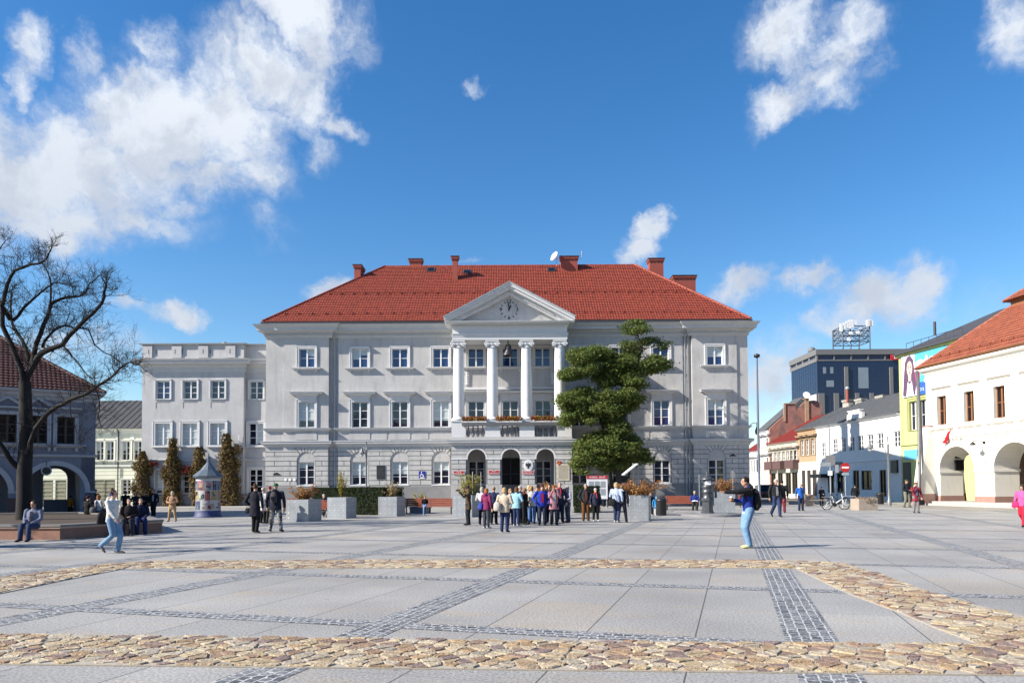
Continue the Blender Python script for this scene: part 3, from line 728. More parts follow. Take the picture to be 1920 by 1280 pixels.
sweep(mc, PS, [(0,zCb),(.08,zCb+.03),(.09,zCb+H*.12),(.14,zCb+H*.16),(.15,zCb+H*.34),(.20,zCb+H*.36),(.24,zCb+H*.46),(.60,zCb+H*.52),(.62,zCb+H*.72),(.68,zCb+H*.76),(.84,zCb+H*.94),(.86,zCt-.03),(0,zCt)])
# dentils
for i in range(1, len(PS)-1):
    (a,y),(b,y2) = PS[i],PS[i+1] if i+1 < len(PS) else PS[i]
    if abs(y-y2) < 1e-6 and b-a > .5:
        n = int((b-a)/.17)
        for k in range(n):
            x = a+(k+.5)*(b-a)/n; mc.box(x-.05,x+.05,y-.21,y-.145,zCb+H*.19,zCb+H*.33)
mc.build('main_cornice', M['cornice'], hall)
# panels between belts
pb = MB()
for (xc,y) in wins:
    if hx(846) < xc < hx(1072): continue
    pb.box(xc-.86,xc+.86,y-.035,y+.005,hz(822.5),hz(808))
for (a,b) in [(675,750),(750,827),(1086,1162),(1162,1240)]:
    x0, x1 = hx(a)+1.05, hx(b)-1.05; pb.box(x0,x1,yC-.03,yC+.005,hz(822.5),hz(808))
wall.f += [[i+len(wall.v) for i in f] for f in pb.f]; wall.v += pb.v; wall.m += [0]*len(pb.f); wall.s += pb.s
wall.build('wall', [M['plaster'], M['groove'], M['rust']], hall)
BLT = {0:(0,.35),1:(.55,.3)}; BLM = {0:(.75,.75),3:(.75,.75),8:(.45,.45),9:(0,.0)}; BLG = {0:(.25,.15),1:(.6,.6),2:(.55,.55),3:(.45,.4)}
for i, (xc, y) in enumerate(wins):
    por = hx(846) < xc < hx(1072)
    window(hall, xc, ww, *TOPW, y, 1, .19, .06, 1, 0, 'glassb', BLT.get(i, (0,0)) if i != 10 else (.55,.55))
    window(hall, xc, ww, *MIDW, y, 2, .20, .07, 0, .34, 'glass' if i not in (9,10) else 'glassb', BLM.get(i,(0,0)) if i != 10 else (.4,.4))
    if abs(xc-hx(957)) < .3:
        d = MB(); z1 = hz(858); d.box(xc-1.0,xc-.9,.05,.2,.35,z1); d.box(xc+.9,xc+1.0,.05,.2,.35,z1); d.box(xc-.9,xc+.9,.05,.2,z1-.1,z1); d.box(xc-.05,xc+.05,.06,.2,.35,z1-.1)
        d.box(xc-.9,xc+.9,.06,.2,2.6,2.72); d.box(xc-.9,xc+.9,.07,.2,.35,.6)
        dd = d.build('door', M['black'], hall); q = MB(); q.poly([(xc-.9,.18,.6),(xc+.9,.18,.6),(xc+.9,.18,z1-.1),(xc-.9,.18,z1-.1)]); q.build('pane', M['glassd'], dd)
        h_ = MB(); h_.tube([(xc-.12,.0,1.2),(xc-.12,.0,1.7)],.02,6); h_.tube([(xc+.12,.0,1.2),(xc+.12,.0,1.7)],.02,6); h_.build('handle', M['stud'], dd)
    else:
        w_ = window(hall, xc, ww, *GRW, y, 2, .0, .0, 0, 0, 'glass', BLG.get(i,(0,0)))
        s = MB(); s.box(xc-rN-.02,xc+rN+.02,y-.12,y+.1,GRW[0]-.12,GRW[0]-.02); s.build('sill', M['trim'], w_)
# downpipes in the two recesses
dp = MB()
for x in (hx(628), hx(1285), hx(1291)):
    dp.tube([(x,yR-.12,.3),(x,yR-.12,zCb-.2),(x,yR-.5,zCb+.25)],.055,8)
    for z in (1.2,3.4,5.8,8,10.4,12.4): dp.tube([(x,yR-.12,z),(x,yR-.12,z+.06)],.075,8)
dp.build('downpipe', M['sheet'], hall)
# ---- roof
roof = MB(); ov = .32; yE = yA-ov; yRi = 8.6; xl, xr = XL-ov+.1, XR+ov-.1
yBk = 2*yRi-yE; zr = zE+.02
RL, RR = (wx(722,YF+yRi,497), yRi, zRi), (wx(1190,YF+yRi,497), yRi, zRi)
tiled(roof, (xl,yE,zr),(xr,yE,zr),RR,RL, .345,.23)
tiled(roof, (xr,yE,zr),(xr,yBk,zr),RR,RR, .345,.23)
tiled(roof, (xl,yBk,zr),(xl,yE,zr),RL,RL, .345,.23)
roof.poly([(xr,yBk,zr),(xl,yBk,zr),RL,RR])
ridge(roof, RL, RR); ridge(roof, (xl,yE,zr+.05), (RL[0],RL[1],RL[2]+.05)); ridge(roof, (xr,yE,zr+.05), (RR[0],RR[1],RR[2]+.05))
roof.poly([(xl,yE,zr-.05),(xl,yBk,zr-.05),(xr,yBk,zr-.05),(xr,yE,zr-.05)])
rf = roof.build('roof', M['tile'], hall)
for gp in ([(XL,DEP),(XL,yA),(hx(836),yA)], [(hx(1074),yA),(XR,yA),(XR,DEP)]):
    gt = MB(); sweep(gt, gp, [(0,zCt-.03),(.12,zCt-.03),(.2,zCt+.02),(.36,zCt+.10),(.38,zE-.01),(.30,zE+.01),(0,zE-.03)]); gt.build('gutter', M['gutter'], hall)
sl = (zRi-zr)/(yRi-yE)
def rz_(y): return zr+(y-yE)*sl
for py in (592, 551):
    y = yE+1.05 if py == 592 else yE+4.2
    t = (y-yE)/(yRi-yE); a = xl+(RL[0]-xl)*t+.6; b = xr+(RR[0]-xr)*t-.6; sg = MB()
    z = rz_(y)
    segs = [(a,b)] if py == 551 else [(a,hx(838)),(hx(1072),b)]
    for (p,q) in segs:
        sg.tube([(p,y-.14,z+.16),(q,y-.14,z+.16)],.022,5)
        n = int((q-p)/1.05)
        for k in range(n+1):
            x = p+(q-p)*k/max(1,n); sg.box(x-.02,x+.02,y-.17,y+.05,z-.05,z+.22)
    sg.build('snow_guard', M['tile'], rf)
def roofY(px, py):                         # where the pixel ray meets the front slope
    d = ray(px, py); t = (zr-CAMH-(yE+YF)*sl)/(d.z-d.y*sl); return d.y*t-YF, d.x*t
for (x0,x1,pt,pb_,dy) in [(848,858,481,526,.55),(1052,1083,481,509,.9)]:
    y, x = roofY((x0+x1)/2, pb_); Y = YF+y
    chimney(rf, wx(x0,Y,500), wx(x1,Y,500), y, y+dy, rz_(y)-.6, wz(pt,Y,(x0+x1)/2))
for (x0,x1,pt,Y,zb,dy) in [(768,790,486,70.9,zRi-1,.8),(664,676,497,68.5,zE+3,1.6),(1218,1244,485,72.0,zE+3,1.0),(1263,1304,517,70.5,zE+1.5,1.2)]:
    chimney(rf, wx(x0,Y,500), wx(x1,Y,500), Y-YF, Y-YF+dy, zb, wz(pt,Y,(x0+x1)/2))
for (px,py) in [(808,507),(876,511),(1034,507)]:
    y, x = roofY(px, py); up = Vector((0,1,sl)).normalized(); nr = Vector((0,-sl,1)).normalized()
    s = MB(); c = Vector((x,y,rz_(y)))+nr*.06; s.obox(c, (.38,0,0), up*.42, nr*.07)
    k = s.build('skylight', M['gutter'], rf); q = MB(); q.obox(c+nr*.075, (.3,0,0), up*.34, nr*.004); q.build('pane', M['glassd'], k)
# ---- portico
YP = 59.4; pxx = lambda px: wx(px, YP); pz = lambda py: wz(py, YP); yp = YP-YF
px0, px1 = pxx(846), pxx(1072.5); zS = pz(858.6)
ars = [(pxx(893.5), .72, zS), (pxx(957.6), .72, zS), (pxx(1022), .72, zS)]
pm = MB(); ztp = pz(818)
arch_wall(pm, px0, px1, 0, pz(835), ars, yp, yp+.55, 0, 0)
pm.box(px0,px0+.5,yp+.55,yC,0,pz(835)); pm.box(px1-.5,px1,yp+.55,yC,0,pz(835))
pm.box(px0,px1,yp+.02,yC,pz(835),ztp-.02)
cc = [pz(908)+(zS-pz(908))*k/5 for k in range(6)]+[zS+(pz(836)-zS)*.32, zS+(pz(836)-zS)*.64, pz(836)]
arb = [(a, r+.12, z) for a,r,z in ars]
blocks(pm, px0, px1, cc, arb, yp-.012, .05, .05, 1, 1.3)
for (a,r,z) in ars: arch_ring(pm, a, z, r, r+.13, yp-.07, yp+.02, 2)
arch_wall(pm, px0, px1, pz(908), pz(836), [(a,r-.005,z) for a,r,z in ars], yp-.012, yp-.004, 3)
for (u,v) in [(px0-.02,ars[0][0]-.72),(ars[0][0]+.72,ars[1][0]-.72),(ars[1][0]+.72,ars[2][0]-.72),(ars[2][0]+.72,px1+.02)]:
    pm.box(u,v,yp-.10,yp+.2,zS-.09,zS+.03,2); pm.box(u,v,yp-.08,yp+.1,0,pz(908),0)
pm.build('porch', [M['plaster'], M['rust'], M['trim'], M['groove']], hall)
PP = [(px0,yC),(px0,yp),(px1,yp),(px1,yC)]
c = MB(); sweep(c, PP, cornice_prof(pz(836), pz(823), .36)); c.build('ground_cornice', M['cornice'], hall)
# balcony: pedestals, balusters
bal = MB(); zT = pz(789.5); zb_ = pz(823)
cxs = [pxx(859.4), pxx(923.6), pxx(988), pxx(1051)]
bal.box(px0+.02,px0+1.15,yp+.03,yp+1.15,zb_-.05,zT); bal.box(px1-1.15,px1-.02,yp+.03,yp+1.15,zb_-.05,zT)
for x in cxs[1:3]: bal.box(x-.6,x+.6,yp+.03,yp+1.1,zb_-.05,zT)
q_ = MB(); q_.box(pxx(866),pxx(1046),yp-.16,yp+.45,pz(797.5),pz(791.5)); q_.build('parapet_ledge', M['pipe'], hall); bal.box(px0+.05,px1-.05,yp+.1,yC,zb_-.05,zb_+.06)
bo = bal.build('balcony', M['trim'], hall)
gaps = [(px0+1.15,cxs[1]-.6),(cxs[1]+.6,cxs[2]-.6),(cxs[2]+.6,px1-1.15)]
for (u,v) in gaps:
    n = 4; bl = MB()
    for k in range(n):
        x = u+(v-u)*(k+.5)/n; h = zT-.16-zb_-.06; z0 = zb_+.06
        bl.lathe([(.10,0),(.10,.06*h),(.06,.12*h),(.15,.32*h),(.14,.42*h),(.055,.66*h),(.05,.8*h),(.09,.9*h),(.09,h)], x, yp+.3, 12, z=z0)
    bl.build('balustrade', M['plinth'], bo)  # darker stone than the balcony: the balusters' shade is put into their colour
# columns
zc0, zc1 = pz(788.8), pz(637); ycx = yp+.52
for x in cxs:
    c = MB(); h = zc1-zc0; hs = h-.62
    c.lathe([(.455-.075*max(0,(t-.3)/.7)**1.4, t*hs+.3) for t in [i/10 for i in range(11)]], x, ycx, 28, z=zc0)
    c = c.build('column', M['col'], hall)
    b = MB(); b.box(x-.6,x+.6,ycx-.55,ycx+.55,zc0-.02,zc0+.10)
    b.lathe([(.52,.10),(.60,.13),(.61,.18),(.56,.22),(.50,.24),(.52,.28),(.48,.31),(.455,.34)], x, ycx, 28, z=zc0); b.build('base', M['col'], c)
    k = MB(); zt = zc1
    k.box(x-.55,x+.55,ycx-.48,ycx+.48,zt-.10,zt); k.box(x-.48,x+.48,ycx-.42,ycx+.42,zt-.17,zt-.10)
    k.lathe([(.39,-.62),(.43,-.60),(.43,-.55),(.385,-.53),(.385,-.40),(.44,-.33),(.44,-.2)], x, ycx, 28, z=zt)
    k.box(x-.42,x+.42,ycx-.43,ycx+.43,zt-.32,zt-.17)
    for s in (-1,1):
        for yy in (-.46,.40):
            pts = []
            for i in range(26):
                a = i/25*2*math.pi*2.2; r = .19*(1-.78*i/25); pts.append((x+s*.43+s*r*math.cos(a), ycx+yy+.03, zt-.33+r*math.sin(a)))
            k.tube(pts, [.036*(1-.5*i/25) for i in range(26)], 6)
        k.tube([(x+s*.43,ycx-.44,zt-.33),(x+s*.43,ycx+.44,zt-.33)],.165,16)
        k.ball((x+s*.43,ycx-.47,zt-.33),.05,8)
    k.build('capital', M['trim'], c)
# entablature and pediment
ex0, ex1 = pxx(848.5), pxx(1065); yq = yp+.10
e = MB(); zA, zF, zD, zK = pz(636), pz(624), pz(613.5), pz(603.5)
EP = [(ex0,yC),(ex0,yq),(ex1,yq),(ex1,yC)]
sweep(e, EP, [(0,zA),(.02,zA),(.02,zA+(zF-zA)*.45),(.05,zA+(zF-zA)*.47),(.05,zF-.12),(.12,zF-.06),(.12,zF),(.0,zF+.01),(0,zD-.02),(.06,zD),(.08,zD+.06),(.10,zD+.07),(.11,zD+.22),(.18,zD+.24),(.20,zD+.28),(.52,zD+.30),(.54,zK-.08),(.60,zK-.02),(.60,zK),(0,zK+.02)])
e.box(ex0+.03,ex1-.03,yq+.03,yC-.01,zA+.002,zK-.02)
n = int((ex1-ex0)/.15)
for k in range(n): x = ex0+(k+.5)*(ex1-ex0)/n; e.box(x-.045,x+.045,yq-.18,yq-.10,zD+.09,zD+.21)
e.build('entablature', M['trim'], hall)
cx = (ex0+ex1)/2; hw = (ex1-ex0)/2+.60; zap = pz(531); zba = zK
slp = (zap-zba-.38)/hw; ca = math.cos(math.atan(slp))
def chev(t0, t1, y0, y1, w=hw, m=0):        # raking band between vertical offsets below the top line
    def ln(t): return (zap-t, (zap-t-zba)/slp)
    a, wa = ln(t0); b, wb = ln(t1)
    for s in (-1,1):
        P = [(cx, b),(cx+s*min(wb,w), max(zba, b-slp*min(wb,w))),(cx+s*min(wa,w), max(zba,a-slp*min(wa,w))),(cx,a)]
        if s < 0: P = P[::-1]
        pe.prism(P, y0, y1, m)
pe = MB()
chev(0,.10,yq-.66,yq+.3); chev(.10,.30,yq-.60,yq+.3); chev(.30,.52,yq-.48,yq+.3); chev(.52,.60,yq-.18,yq+.3); chev(.60,.80,yq-.10,yq+.5); chev(.80,.92,yq-.05,yq+.5)
Ls = hw/ca
for s in (-1,1):
    n = int((hw-.9)/.15)
    for k in range(n):
        x = (k+.5)/n*(hw-1.7); z = zap-.70-x*slp
        pe.obox((cx+s*x, yq-.13, z), (.045*ca,0,-s*.045*slp*ca), (0,.05,0), (0,0,.08))
ped = pe.build('pediment', M['trim'], hall)
ty = MB(); ty.prism([(cx-hw+.2,zba),(cx+hw-.2,zba),(cx,zap-.75)], yq+.32, yq+.5); ty.build('tympanum', M['plaster'], ped)
pr = MB()
zrp = zap+.03; yb2 = yE+(zrp-zr)/sl+.4
for s in (-1,1):
    P = [(cx,yq-.70,zrp),(cx+s*(hw+.08),yq-.70,zba+.36),(cx+s*(hw+.08),yE+.9,zba+.36),(cx,yb2,zrp)]
    pr.poly(P if s > 0 else P[::-1]); P2 = [(x,y,z-.06) for x,y,z in P]; pr.poly(P2[::-1] if s > 0 else P2)
    pr.poly([P[0],P[1],P2[1],P2[0]]); pr.poly([P[1],P[2],P2[2],P2[1]])
pr.build('pediment_roof', M['sheet'], hall)
vp = MB()
for px in (919, 988): vp.tube([(pxx(px),yq+1.2,pz(556)),(pxx(px),yq+1.2,pz(543))],.13,10); vp.ball((pxx(px),yq+1.2,pz(542.5)),(.2,.2,.12),10)
vp.build('vent_pipe', M['sheet'], hall)
# clock
ck = pxx(955.6), pz(578.2); R0 = .66
c = MB()
for h in range(12):
    if h % 3 == 0: continue
    a = math.pi/2-h*math.pi/6; d = Vector((math.cos(a),0,math.sin(a))); tn = Vector((-math.sin(a),0,math.cos(a)))
    c.obox(Vector((ck[0],yq+.29,ck[1]))+d*R0, d*.075, Vector((0,.012,0)), tn*.026)
clk = c.build('clock', M['lettb'], hall)
for s, a in (('12',90),('3',0),('6',-90),('9',180)):
    text(clk, s, .40, (ck[0]+R0*math.cos(R_(a)), yq+.29, ck[1]+R0*math.sin(R_(a))), FR, 'lettb', .012, name='numeral')
for a, l, w in ((97,.66,.045),(66,.46,.055)):
    d = Vector((math.cos(R_(a)),0,math.sin(R_(a)))); tn = Vector((-d.z,0,d.x)); b = MB(); o_ = Vector((ck[0],yq+.24,ck[1]))
    b.add([o_-d*.12-tn*w*.5, o_-d*.12+tn*w*.5, o_+d*l*.7+tn*w, o_+d*l, o_+d*l*.7-tn*w], [(0,1,2,3,4)][:1]); b.add([p+Vector((0,.012,0)) for p in (o_-d*.12-tn*w*.5, o_-d*.12+tn*w*.5, o_+d*l*.7+tn*w, o_+d*l, o_+d*l*.7-tn*w)], [(4,3,2,1,0)])
    b.build('hand', M['lettb'], clk)
# pilasters on the loggia wall, and carved strips
lo = MB()
for px in (872, 908, 1005, 1044): pass
for px in (876.5, 1037): lo.box(wx(px,YF)-.16,wx(px,YF)+.16,yC-.09,yC+.01,hz(722),hz(697)); 
for px in (876.5, 1037):
    for k in range(5): lo.ball((wx(px,YF),yC-.1,hz(700+k*4.8)),(.10,.04,.09),8)
lo.box(hx(870),hx(1045),yC-.12,yC,hz(730),hz(726))
lo.build('carved_panel', M['trim'], hall)

# things fixed to the town hall
t = thing('bell', 'dark bronze bell hanging between the portico columns', 'bell', (pxx(953.5), YP+.5, pz(655)))
b = MB(); b.lathe([(.05,.42),(.22,.40),(.26,.30),(.28,.05),(.34,-.18),(.46,-.36),(.47,-.42),(.40,-.42),(.2,.2)], 0,0,22); b.build('bell_body', M['bronze'], t)
b = MB(); b.tube([(0,0,.40),(0,0,pz(636)-pz(655)+.05)],.05,8); b.tube([(-.18,0,.46),(.18,0,.46)],.05,8); b.build('hanger', M['bronze'], t)
b = MB(); b.tube([(0,0,.2),(0,0,-.42)],.02,6); b.ball((0,0,-.48),.08,8); b.build('clapper', M['bronze'], t)
FLW = leafmat('balcony_blossom', [(.10,.04,.02),(.35,.03,.02),(.05,.08,.02),(.45,.10,.03),(.12,.10,.03),(.55,.38,.04),(.16,.03,.03)])
for i, (u,v,lb) in enumerate([(867,912,'red flower box at the left end of the town hall balcony'),(930,978,'flower box in the middle of the town hall balcony above the door arch'),(996,1046,'flower box with yellow blooms at the right end of the balcony')]):
    a, b_ = pxx(u), pxx(v); t = thing('flower_box', lb, 'flower box', ((a+b_)/2, YP+.05, pz(791.5)), 0, 'flower boxes on the balcony'); w = (b_-a)/2+ .03
    hbx = .10; q = MB(); q.box(-w,w,-.20,.20,0,.04); q.box(-w,w,-.20,-.16,.04,hbx); q.box(-w,w,.16,.20,.04,hbx); q.box(-w,-w+.04,-.16,.16,.04,hbx); q.box(w-.04,w,-.16,.16,.04,hbx); q.build('trough', M['trim'], t)
    f = MB(); r = random.Random(i+5)
    for k in range(800):
        p = Vector((r.uniform(-w,w), r.uniform(-.2,.2), hbx+r.uniform(-.02,.44)*(1-.3*abs(r.random())))); a1 = Vector((r.uniform(-1,1),r.uniform(-1,1),r.uniform(-.5,1))).normalized()*.06; a2 = a1.cross(Vector((r.uniform(-1,1),r.uniform(-1,1),r.uniform(-1,1)))).normalized()*.05
        f.add([p-a1,p+a2,p+a1,p-a2],[(0,1,2,3)])
    f.build('flowers', FLW, t)
def plaque(lb, px, py, Y, w, h, lines, m='red', lm='lettw', ts=.14):
    t = thing('sign_plaque', lb, 'sign', (wx(px,Y,880), Y, wz(py,Y,px)), 0, 'red name plaques on the porch' if m == 'red' else None)
    q = MB(); q.box(-w/2,w/2,-.02,.02,-h/2,h/2); q.build('plate', M[m], t)
    if m == 'red':
        q = MB(); e = .012
        for (a,b,c,d) in [(-w/2,w/2,h/2-e,h/2),(-w/2,w/2,-h/2,-h/2+e),(-w/2,-w/2+e,-h/2+e,h/2-e),(w/2-e,w/2,-h/2+e,h/2-e)]: q.box(a,b,-.026,-.02,c,d)
        q.build('border', M['lettw'], t)
    for i, s in enumerate(lines):
        text(t, s, ts, (0,-.026,h*(.22-.42*i)), FR, lm, .004)
    return t
YS = YP-.09
plaque('red plaque left of the left porch arch', 860.5, 886, YS, .86, .30, ['URZĄD','MIASTA KIELCE'], ts=.115)
plaque('red plaque on the pier between left arch and door arch', 926, 885, YS, .86, .30, ['RADA','MIASTA KIELCE'], ts=.115)
plaque('red plaque right of the door, below the round eagle emblem', 990.5, 885.5, YS, .86, .30, ['PREZYDENT','MIASTA KIELCE'], ts=.115)
# eagle emblem (own simple drawing of a white eagle on a red oval)
t = thing('emblem', 'oval white-rimmed eagle emblem right of the porch door', 'emblem', (wx(990.5,YS,870), YS, wz(872,YS,990)))
q = MB(); q.tube([(0,.02,0),(0,-.02,0)],.5,28,flat=1.25); q.xf(Matrix.Diagonal((.72,1,.72,1))); q.build('rim', M['lettw'], t)
q = MB(); q.tube([(0,-.015,0),(0,-.03,0)],.43,28,flat=1.25); q.xf(Matrix.Diagonal((.68,1,.68,1))); q.build('field', mat('pale_field',(.55,.55,.56),.5), t)
q = MB(); ey = -.04
for s in (-1,1): q.add([(0,ey,.05),(s*.10,ey,.17),(s*.21,ey,.16),(s*.19,ey,.0),(s*.12,ey,-.13),(s*.05,ey,-.08)],[(0,1,2,3,4,5) if s<0 else (5,4,3,2,1,0)])
q.ball((0,ey,.0),(.07,.02,.14),10); q.ball((0,ey,.17),(.045,.02,.05),8); q.add([(-.05,ey,-.12),(.05,ey,-.12),(.09,ey,-.25),(-.09,ey,-.25)],[(0,1,2,3)])
q.build('eagle', M['bronze'], t)
t = thing('shield', 'small red coat-of-arms shield above the stone tablet', 'shield', (wx(1048.5,YS,868), YS, wz(868,YS,1048)))
q = MB(); q.prism([(-.15,.17),(-.15,-.02),(0,-.2),(.15,-.02),(.15,.17)], -.03, .02); q.build('field', M['red'], t)
q = MB(); q.prism([(-.07,.08),(-.05,-.06),(.05,-.06),(.07,.08),(.03,.03),(0,.10),(-.03,.03)], -.04, -.03); q.build('crown', mat('gold',(.55,.36,.06),.4,metal=.4), t)
t = thing('stone_tablet', 'large inscribed sandstone tablet on the right porch pier', 'tablet', (wx(1056.5,YS,884), YS, wz(884.5,YS,1056)))
w, h = .95, 1.36; q = MB(); q.box(-w/2,w/2,-.02,.02,-h/2,h/2); q.build('slab', mat('sandstone_tablet',(.46,.42,.34),.8,.12,6), t)
q = MB(); r = random.Random(3)
for k in range(16):
    z = h/2-.20-k*.068; x = -w/2+.1
    while x < w/2-.16:
        l = r.uniform(.03,.13); q.box(x,x+l,-.024,-.02,z,z+.026); x += l+.03
q.build('inscription', mat('carved_letters',(.20,.17,.13),.8), t)
t = thing('memorial_plaque', 'dark bronze memorial plaque between two ground floor windows', 'plaque', (wx(714,YF-.2,884), YF-.18, wz(885,YF,714)))
q = MB(); q.box(-.35,.35,-.03,.03,-.56,.56); q.build('plate', M['bronze'], t)
q = MB()
for z in (.3,.15,0,-.15,-.3): q.box(-.24,.24,-.037,-.03,z-.02,z+.02)
q.build('inscription', mat('bronze_relief',(.10,.10,.10),.4,metal=.5), t)
t = thing('accessibility_sign', 'blue wheelchair access sign on the town hall wall', 'sign', (wx(791.5,YF-.2,889), YF-.18, wz(890,YF,791)))
q = MB(); q.box(-.27,.27,-.02,.02,-.30,.30); q.build('plate', M['blue'], t)
q = MB(); q.box(-.2,.2,-.025,-.02,-.29,-.22)
q.ball((-.05,-.02,.20),(.045,.012,.045),10); q.tube([(-.05,-.024,.13),(-.03,-.024,-.02),(.10,-.024,-.02),(.15,-.024,-.15)],.025,6); q.tube([(-.04,-.024,.06),(.08,-.024,.06)],.02,6)
pts = [(-.02+.13*math.cos(R_(a)),-.024,-.06+.13*math.sin(R_(a))) for a in range(130,345,15)]; q.tube(pts,.02,6); q.build('symbol', M['lettw'], t)
for (px,py,lb) in [(521,888.5,'small dark number shield at the left corner of the town hall'),(1371.5,854,'small dark number shield near the right corner of the town hall')]:
    t = thing('number_shield', lb, 'house sign', (wx(px,YF,880), YF-.34 if px<600 else YF-.45, wz(py,YF,px)), 0, None)
    q = MB(); q.prism([(-.28,-.06),(.28,-.06),(.28,.02),(.12,.05),(.06,.13),(-.06,.13),(-.12,.05),(-.28,.02)],-.03,.02); q.build('plate', M['black'], t)
for i,(px,w_) in enumerate([(538.5,'left'),(546.5,'middle'),(555,'right')]):
    t = thing('wall_tag', 'small white plate, %s of three beside the left ground floor window'%w_, 'plate', (wx(px,YF,898), YF-.44, wz(899,YF,px)), 0, 'three small white plates')
    q = MB(); q.box(-.09,.09,-.015,.015,-.1,.1); q.box(-.06,.06,-.02,-.015,-.07,-.05); q.build('plate', M['lettw'], t)
# satellite dish and aerial on the roof
t = thing('satellite_dish', 'white satellite dish beside the ridge chimney', 'satellite dish', (wx(1043,69.4,490), 69.4, wz(490,69.4,1043)))
q = MB(); prof = [(.48*math.sin(a), .18*(1-math.cos(a))*2) for a in [i*.2 for i in range(8)]]; q.lathe(prof,0,0,20)
q.xf(Matrix.Translation((0,0,.35)) @ Matrix.Rotation(R_(-62),4,'Y') @ Matrix.Rotation(R_(30),4,'X') ); q.build('reflector', M['white'], t)
q = MB(); q.tube([(0,0,-.4),(.1,0,.3)],.03,6); q.tube([(0,0,.2),(-.5,-.1,.25)],.02,6); q.ball((-.5,-.1,.26),.06,8); q.build('bracket', M['sheet'], t)
t = thing('aerial', 'thin rooftop aerial right of the ridge chimney', 'aerial', (wx(1088,69.6,490), 69.6, wz(486,69.6,1088)))
q = MB(); q.tube([(-.25,0,.0),(.12,0,.05),(.14,0,.8)],.018,6)
for k in range(4): q.tube([(.02,0,.45+k*.1),(.26,0,.45+k*.1)],.01,5)
q.build('mast', M['sheet'], t)

# ================================================================== LEFT WING
YW = 63.2; wing = thing('office_wing', 'flat-roofed pale grey three-storey wing with parapet, left of the town hall', 'building', (0,YW,0))
vx = lambda px: wx(px, YW, 790); vz = lambda py: wz(py, YW, 370)
x0, x1, x2 = vx(266), vx(456.5), vx(501); yR2 = .45
zt = vz(646.5); zc1, zc0 = vz(674), vz(689)
R1 = (vz(747.5), vz(714)); R2 = (vz(834.5), vz(793)); R3 = (vz(924), vz(880)); wv = 1.12
cx_ = [305.5, 356.4, 408.3]; cr = 477
wl = MB()
H1 = []
for c in cx_: H1 += [(vx(c)-wv/2,vx(c)+wv/2,*R1),(vx(c)-wv/2-.06,vx(c)+wv/2+.06,*R2),(vx(c)-wv/2,vx(c)+wv/2,*R3)]
wall_grid(wl, x0, x1, 0, zt, H1, 0, .22)
H2 = [(vx(cr)-wv/2,vx(cr)+wv/2,*R1),(vx(cr)-wv/2-.06,vx(cr)+wv/2+.06,*R2),(vx(cr)-wv/2,vx(cr)+wv/2,*R3)]
wall_grid(wl, x1, x2, 0, zt, H2, yR2, .22)
wl.poly([(x1,0,0),(x1,yR2,0),(x1,yR2,zt),(x1,0,zt)]); wl.poly([(x0,14,0),(x0,0,0),(x0,0,zt),(x0,14,zt)]); wl.poly([(x0,0,zt),(x1,0,zt),(x1,14,zt),(x0,14,zt)]); wl.poly([(x1,yR2,zt),(x2,yR2,zt),(x2,14,zt),(x1,14,zt)])
for (a,b) in [(268,284),(323,339),(373,389),(424,440)]:        # parapet piers with slots
    wl.box(vx(a)-.05,vx(b)+.05,-.14,.02,vz(671),zt-.05)
for a in (276,331,381,432):
    pass
wl.box(x0,x1,-.05,.01,vz(671.5),vz(668))
for c in cx_:
    wl.box(vx(c)-.62,vx(c)+.62,-.0,.012,vz(764),vz(753)) if False else None
wl.build('wall', M['wingp'], wing)
sl_ = MB()
for a in (279.5,292,329,341.5,381.5,394,432): sl_.box(vx(a)-.07,vx(a)+.02,-.145 if a in (279.5,329,381.5,432) else -.003,.0,vz(663.5),vz(655))
for c in cx_: sl_.box(vx(c)-.62,vx(c)+.62,-.01,.004,vz(754.3),vz(752.9)); sl_.box(vx(c)-.62,vx(c)-.55,-.01,.004,vz(765),vz(754.3))
sl_.build('groove', M['groove'], wing)
pc = MB(); sweep(pc, [(x0,14),(x0,0),(x1,0),(x1,yR2),(x2,yR2)], [(0,zt-.02),(.10,zt-.02),(.22,zt+.04),(.24,zt+.12),(0,zt+.16)]); pc.build('parapet_coping', M['sheet'], wing)
pc = MB(); h = zc1-zc0; sweep(pc, [(x0,14),(x0,0),(x1,0),(x1,yR2),(x2,yR2)], [(0,zc0-.35),(.05,zc0-.3),(.06,zc0),(.16,zc0+h*.2),(.2,zc0+h*.36),(.56,zc0+h*.46),(.58,zc0+h*.72),(.70,zc0+h*.92),(.70,zc1-.02),(0,zc1+.02)][:10]); pc.build('main_cornice', M['cornice'], wing)
pc = MB(); sweep(pc, [(x0,14),(x0,0),(x1,0),(x1,yR2),(x2,yR2)], [(0,vz(863)),(.12,vz(862.6)),(.14,vz(861)),(0,vz(860))]); pc.build('belt_course', M['cornice'], wing)
pc = MB(); sweep(pc, [(x0,14),(x0,0),(x1,0),(x1,yR2),(x2,yR2)], [(0,0),(.10,0),(.10,1.05),(.0,1.12)]); pc.build('plinth', M['plinth'], wing)
for i, c in enumerate(cx_+[cr]):
    y = 0 if i < 3 else yR2
    window(wing, vx(c), wv, *R1, y, 2, .13, .06, 0, 0, 'glass' if i else 'glassb', (0,0))
    w_ = window(wing, vx(c), wv+.12, *R2, y, 2, .20, .07, 0, 0, 'glass', (1,1) if i < 3 else (0,.95))
    s = MB(); s.box(vx(c)-wv/2-.34,vx(c)+wv/2+.34,y-.2,y+.02,R2[0]-.16,R2[0]-.06); s.build('sill', M['trim'], w_)
    window(wing, vx(c), wv, *R3, y, 3, .10 if i < 3 else .18, .05, 0, 0, 'glassd' if i else 'glass', (.9,0) if i == 0 else (0,0))
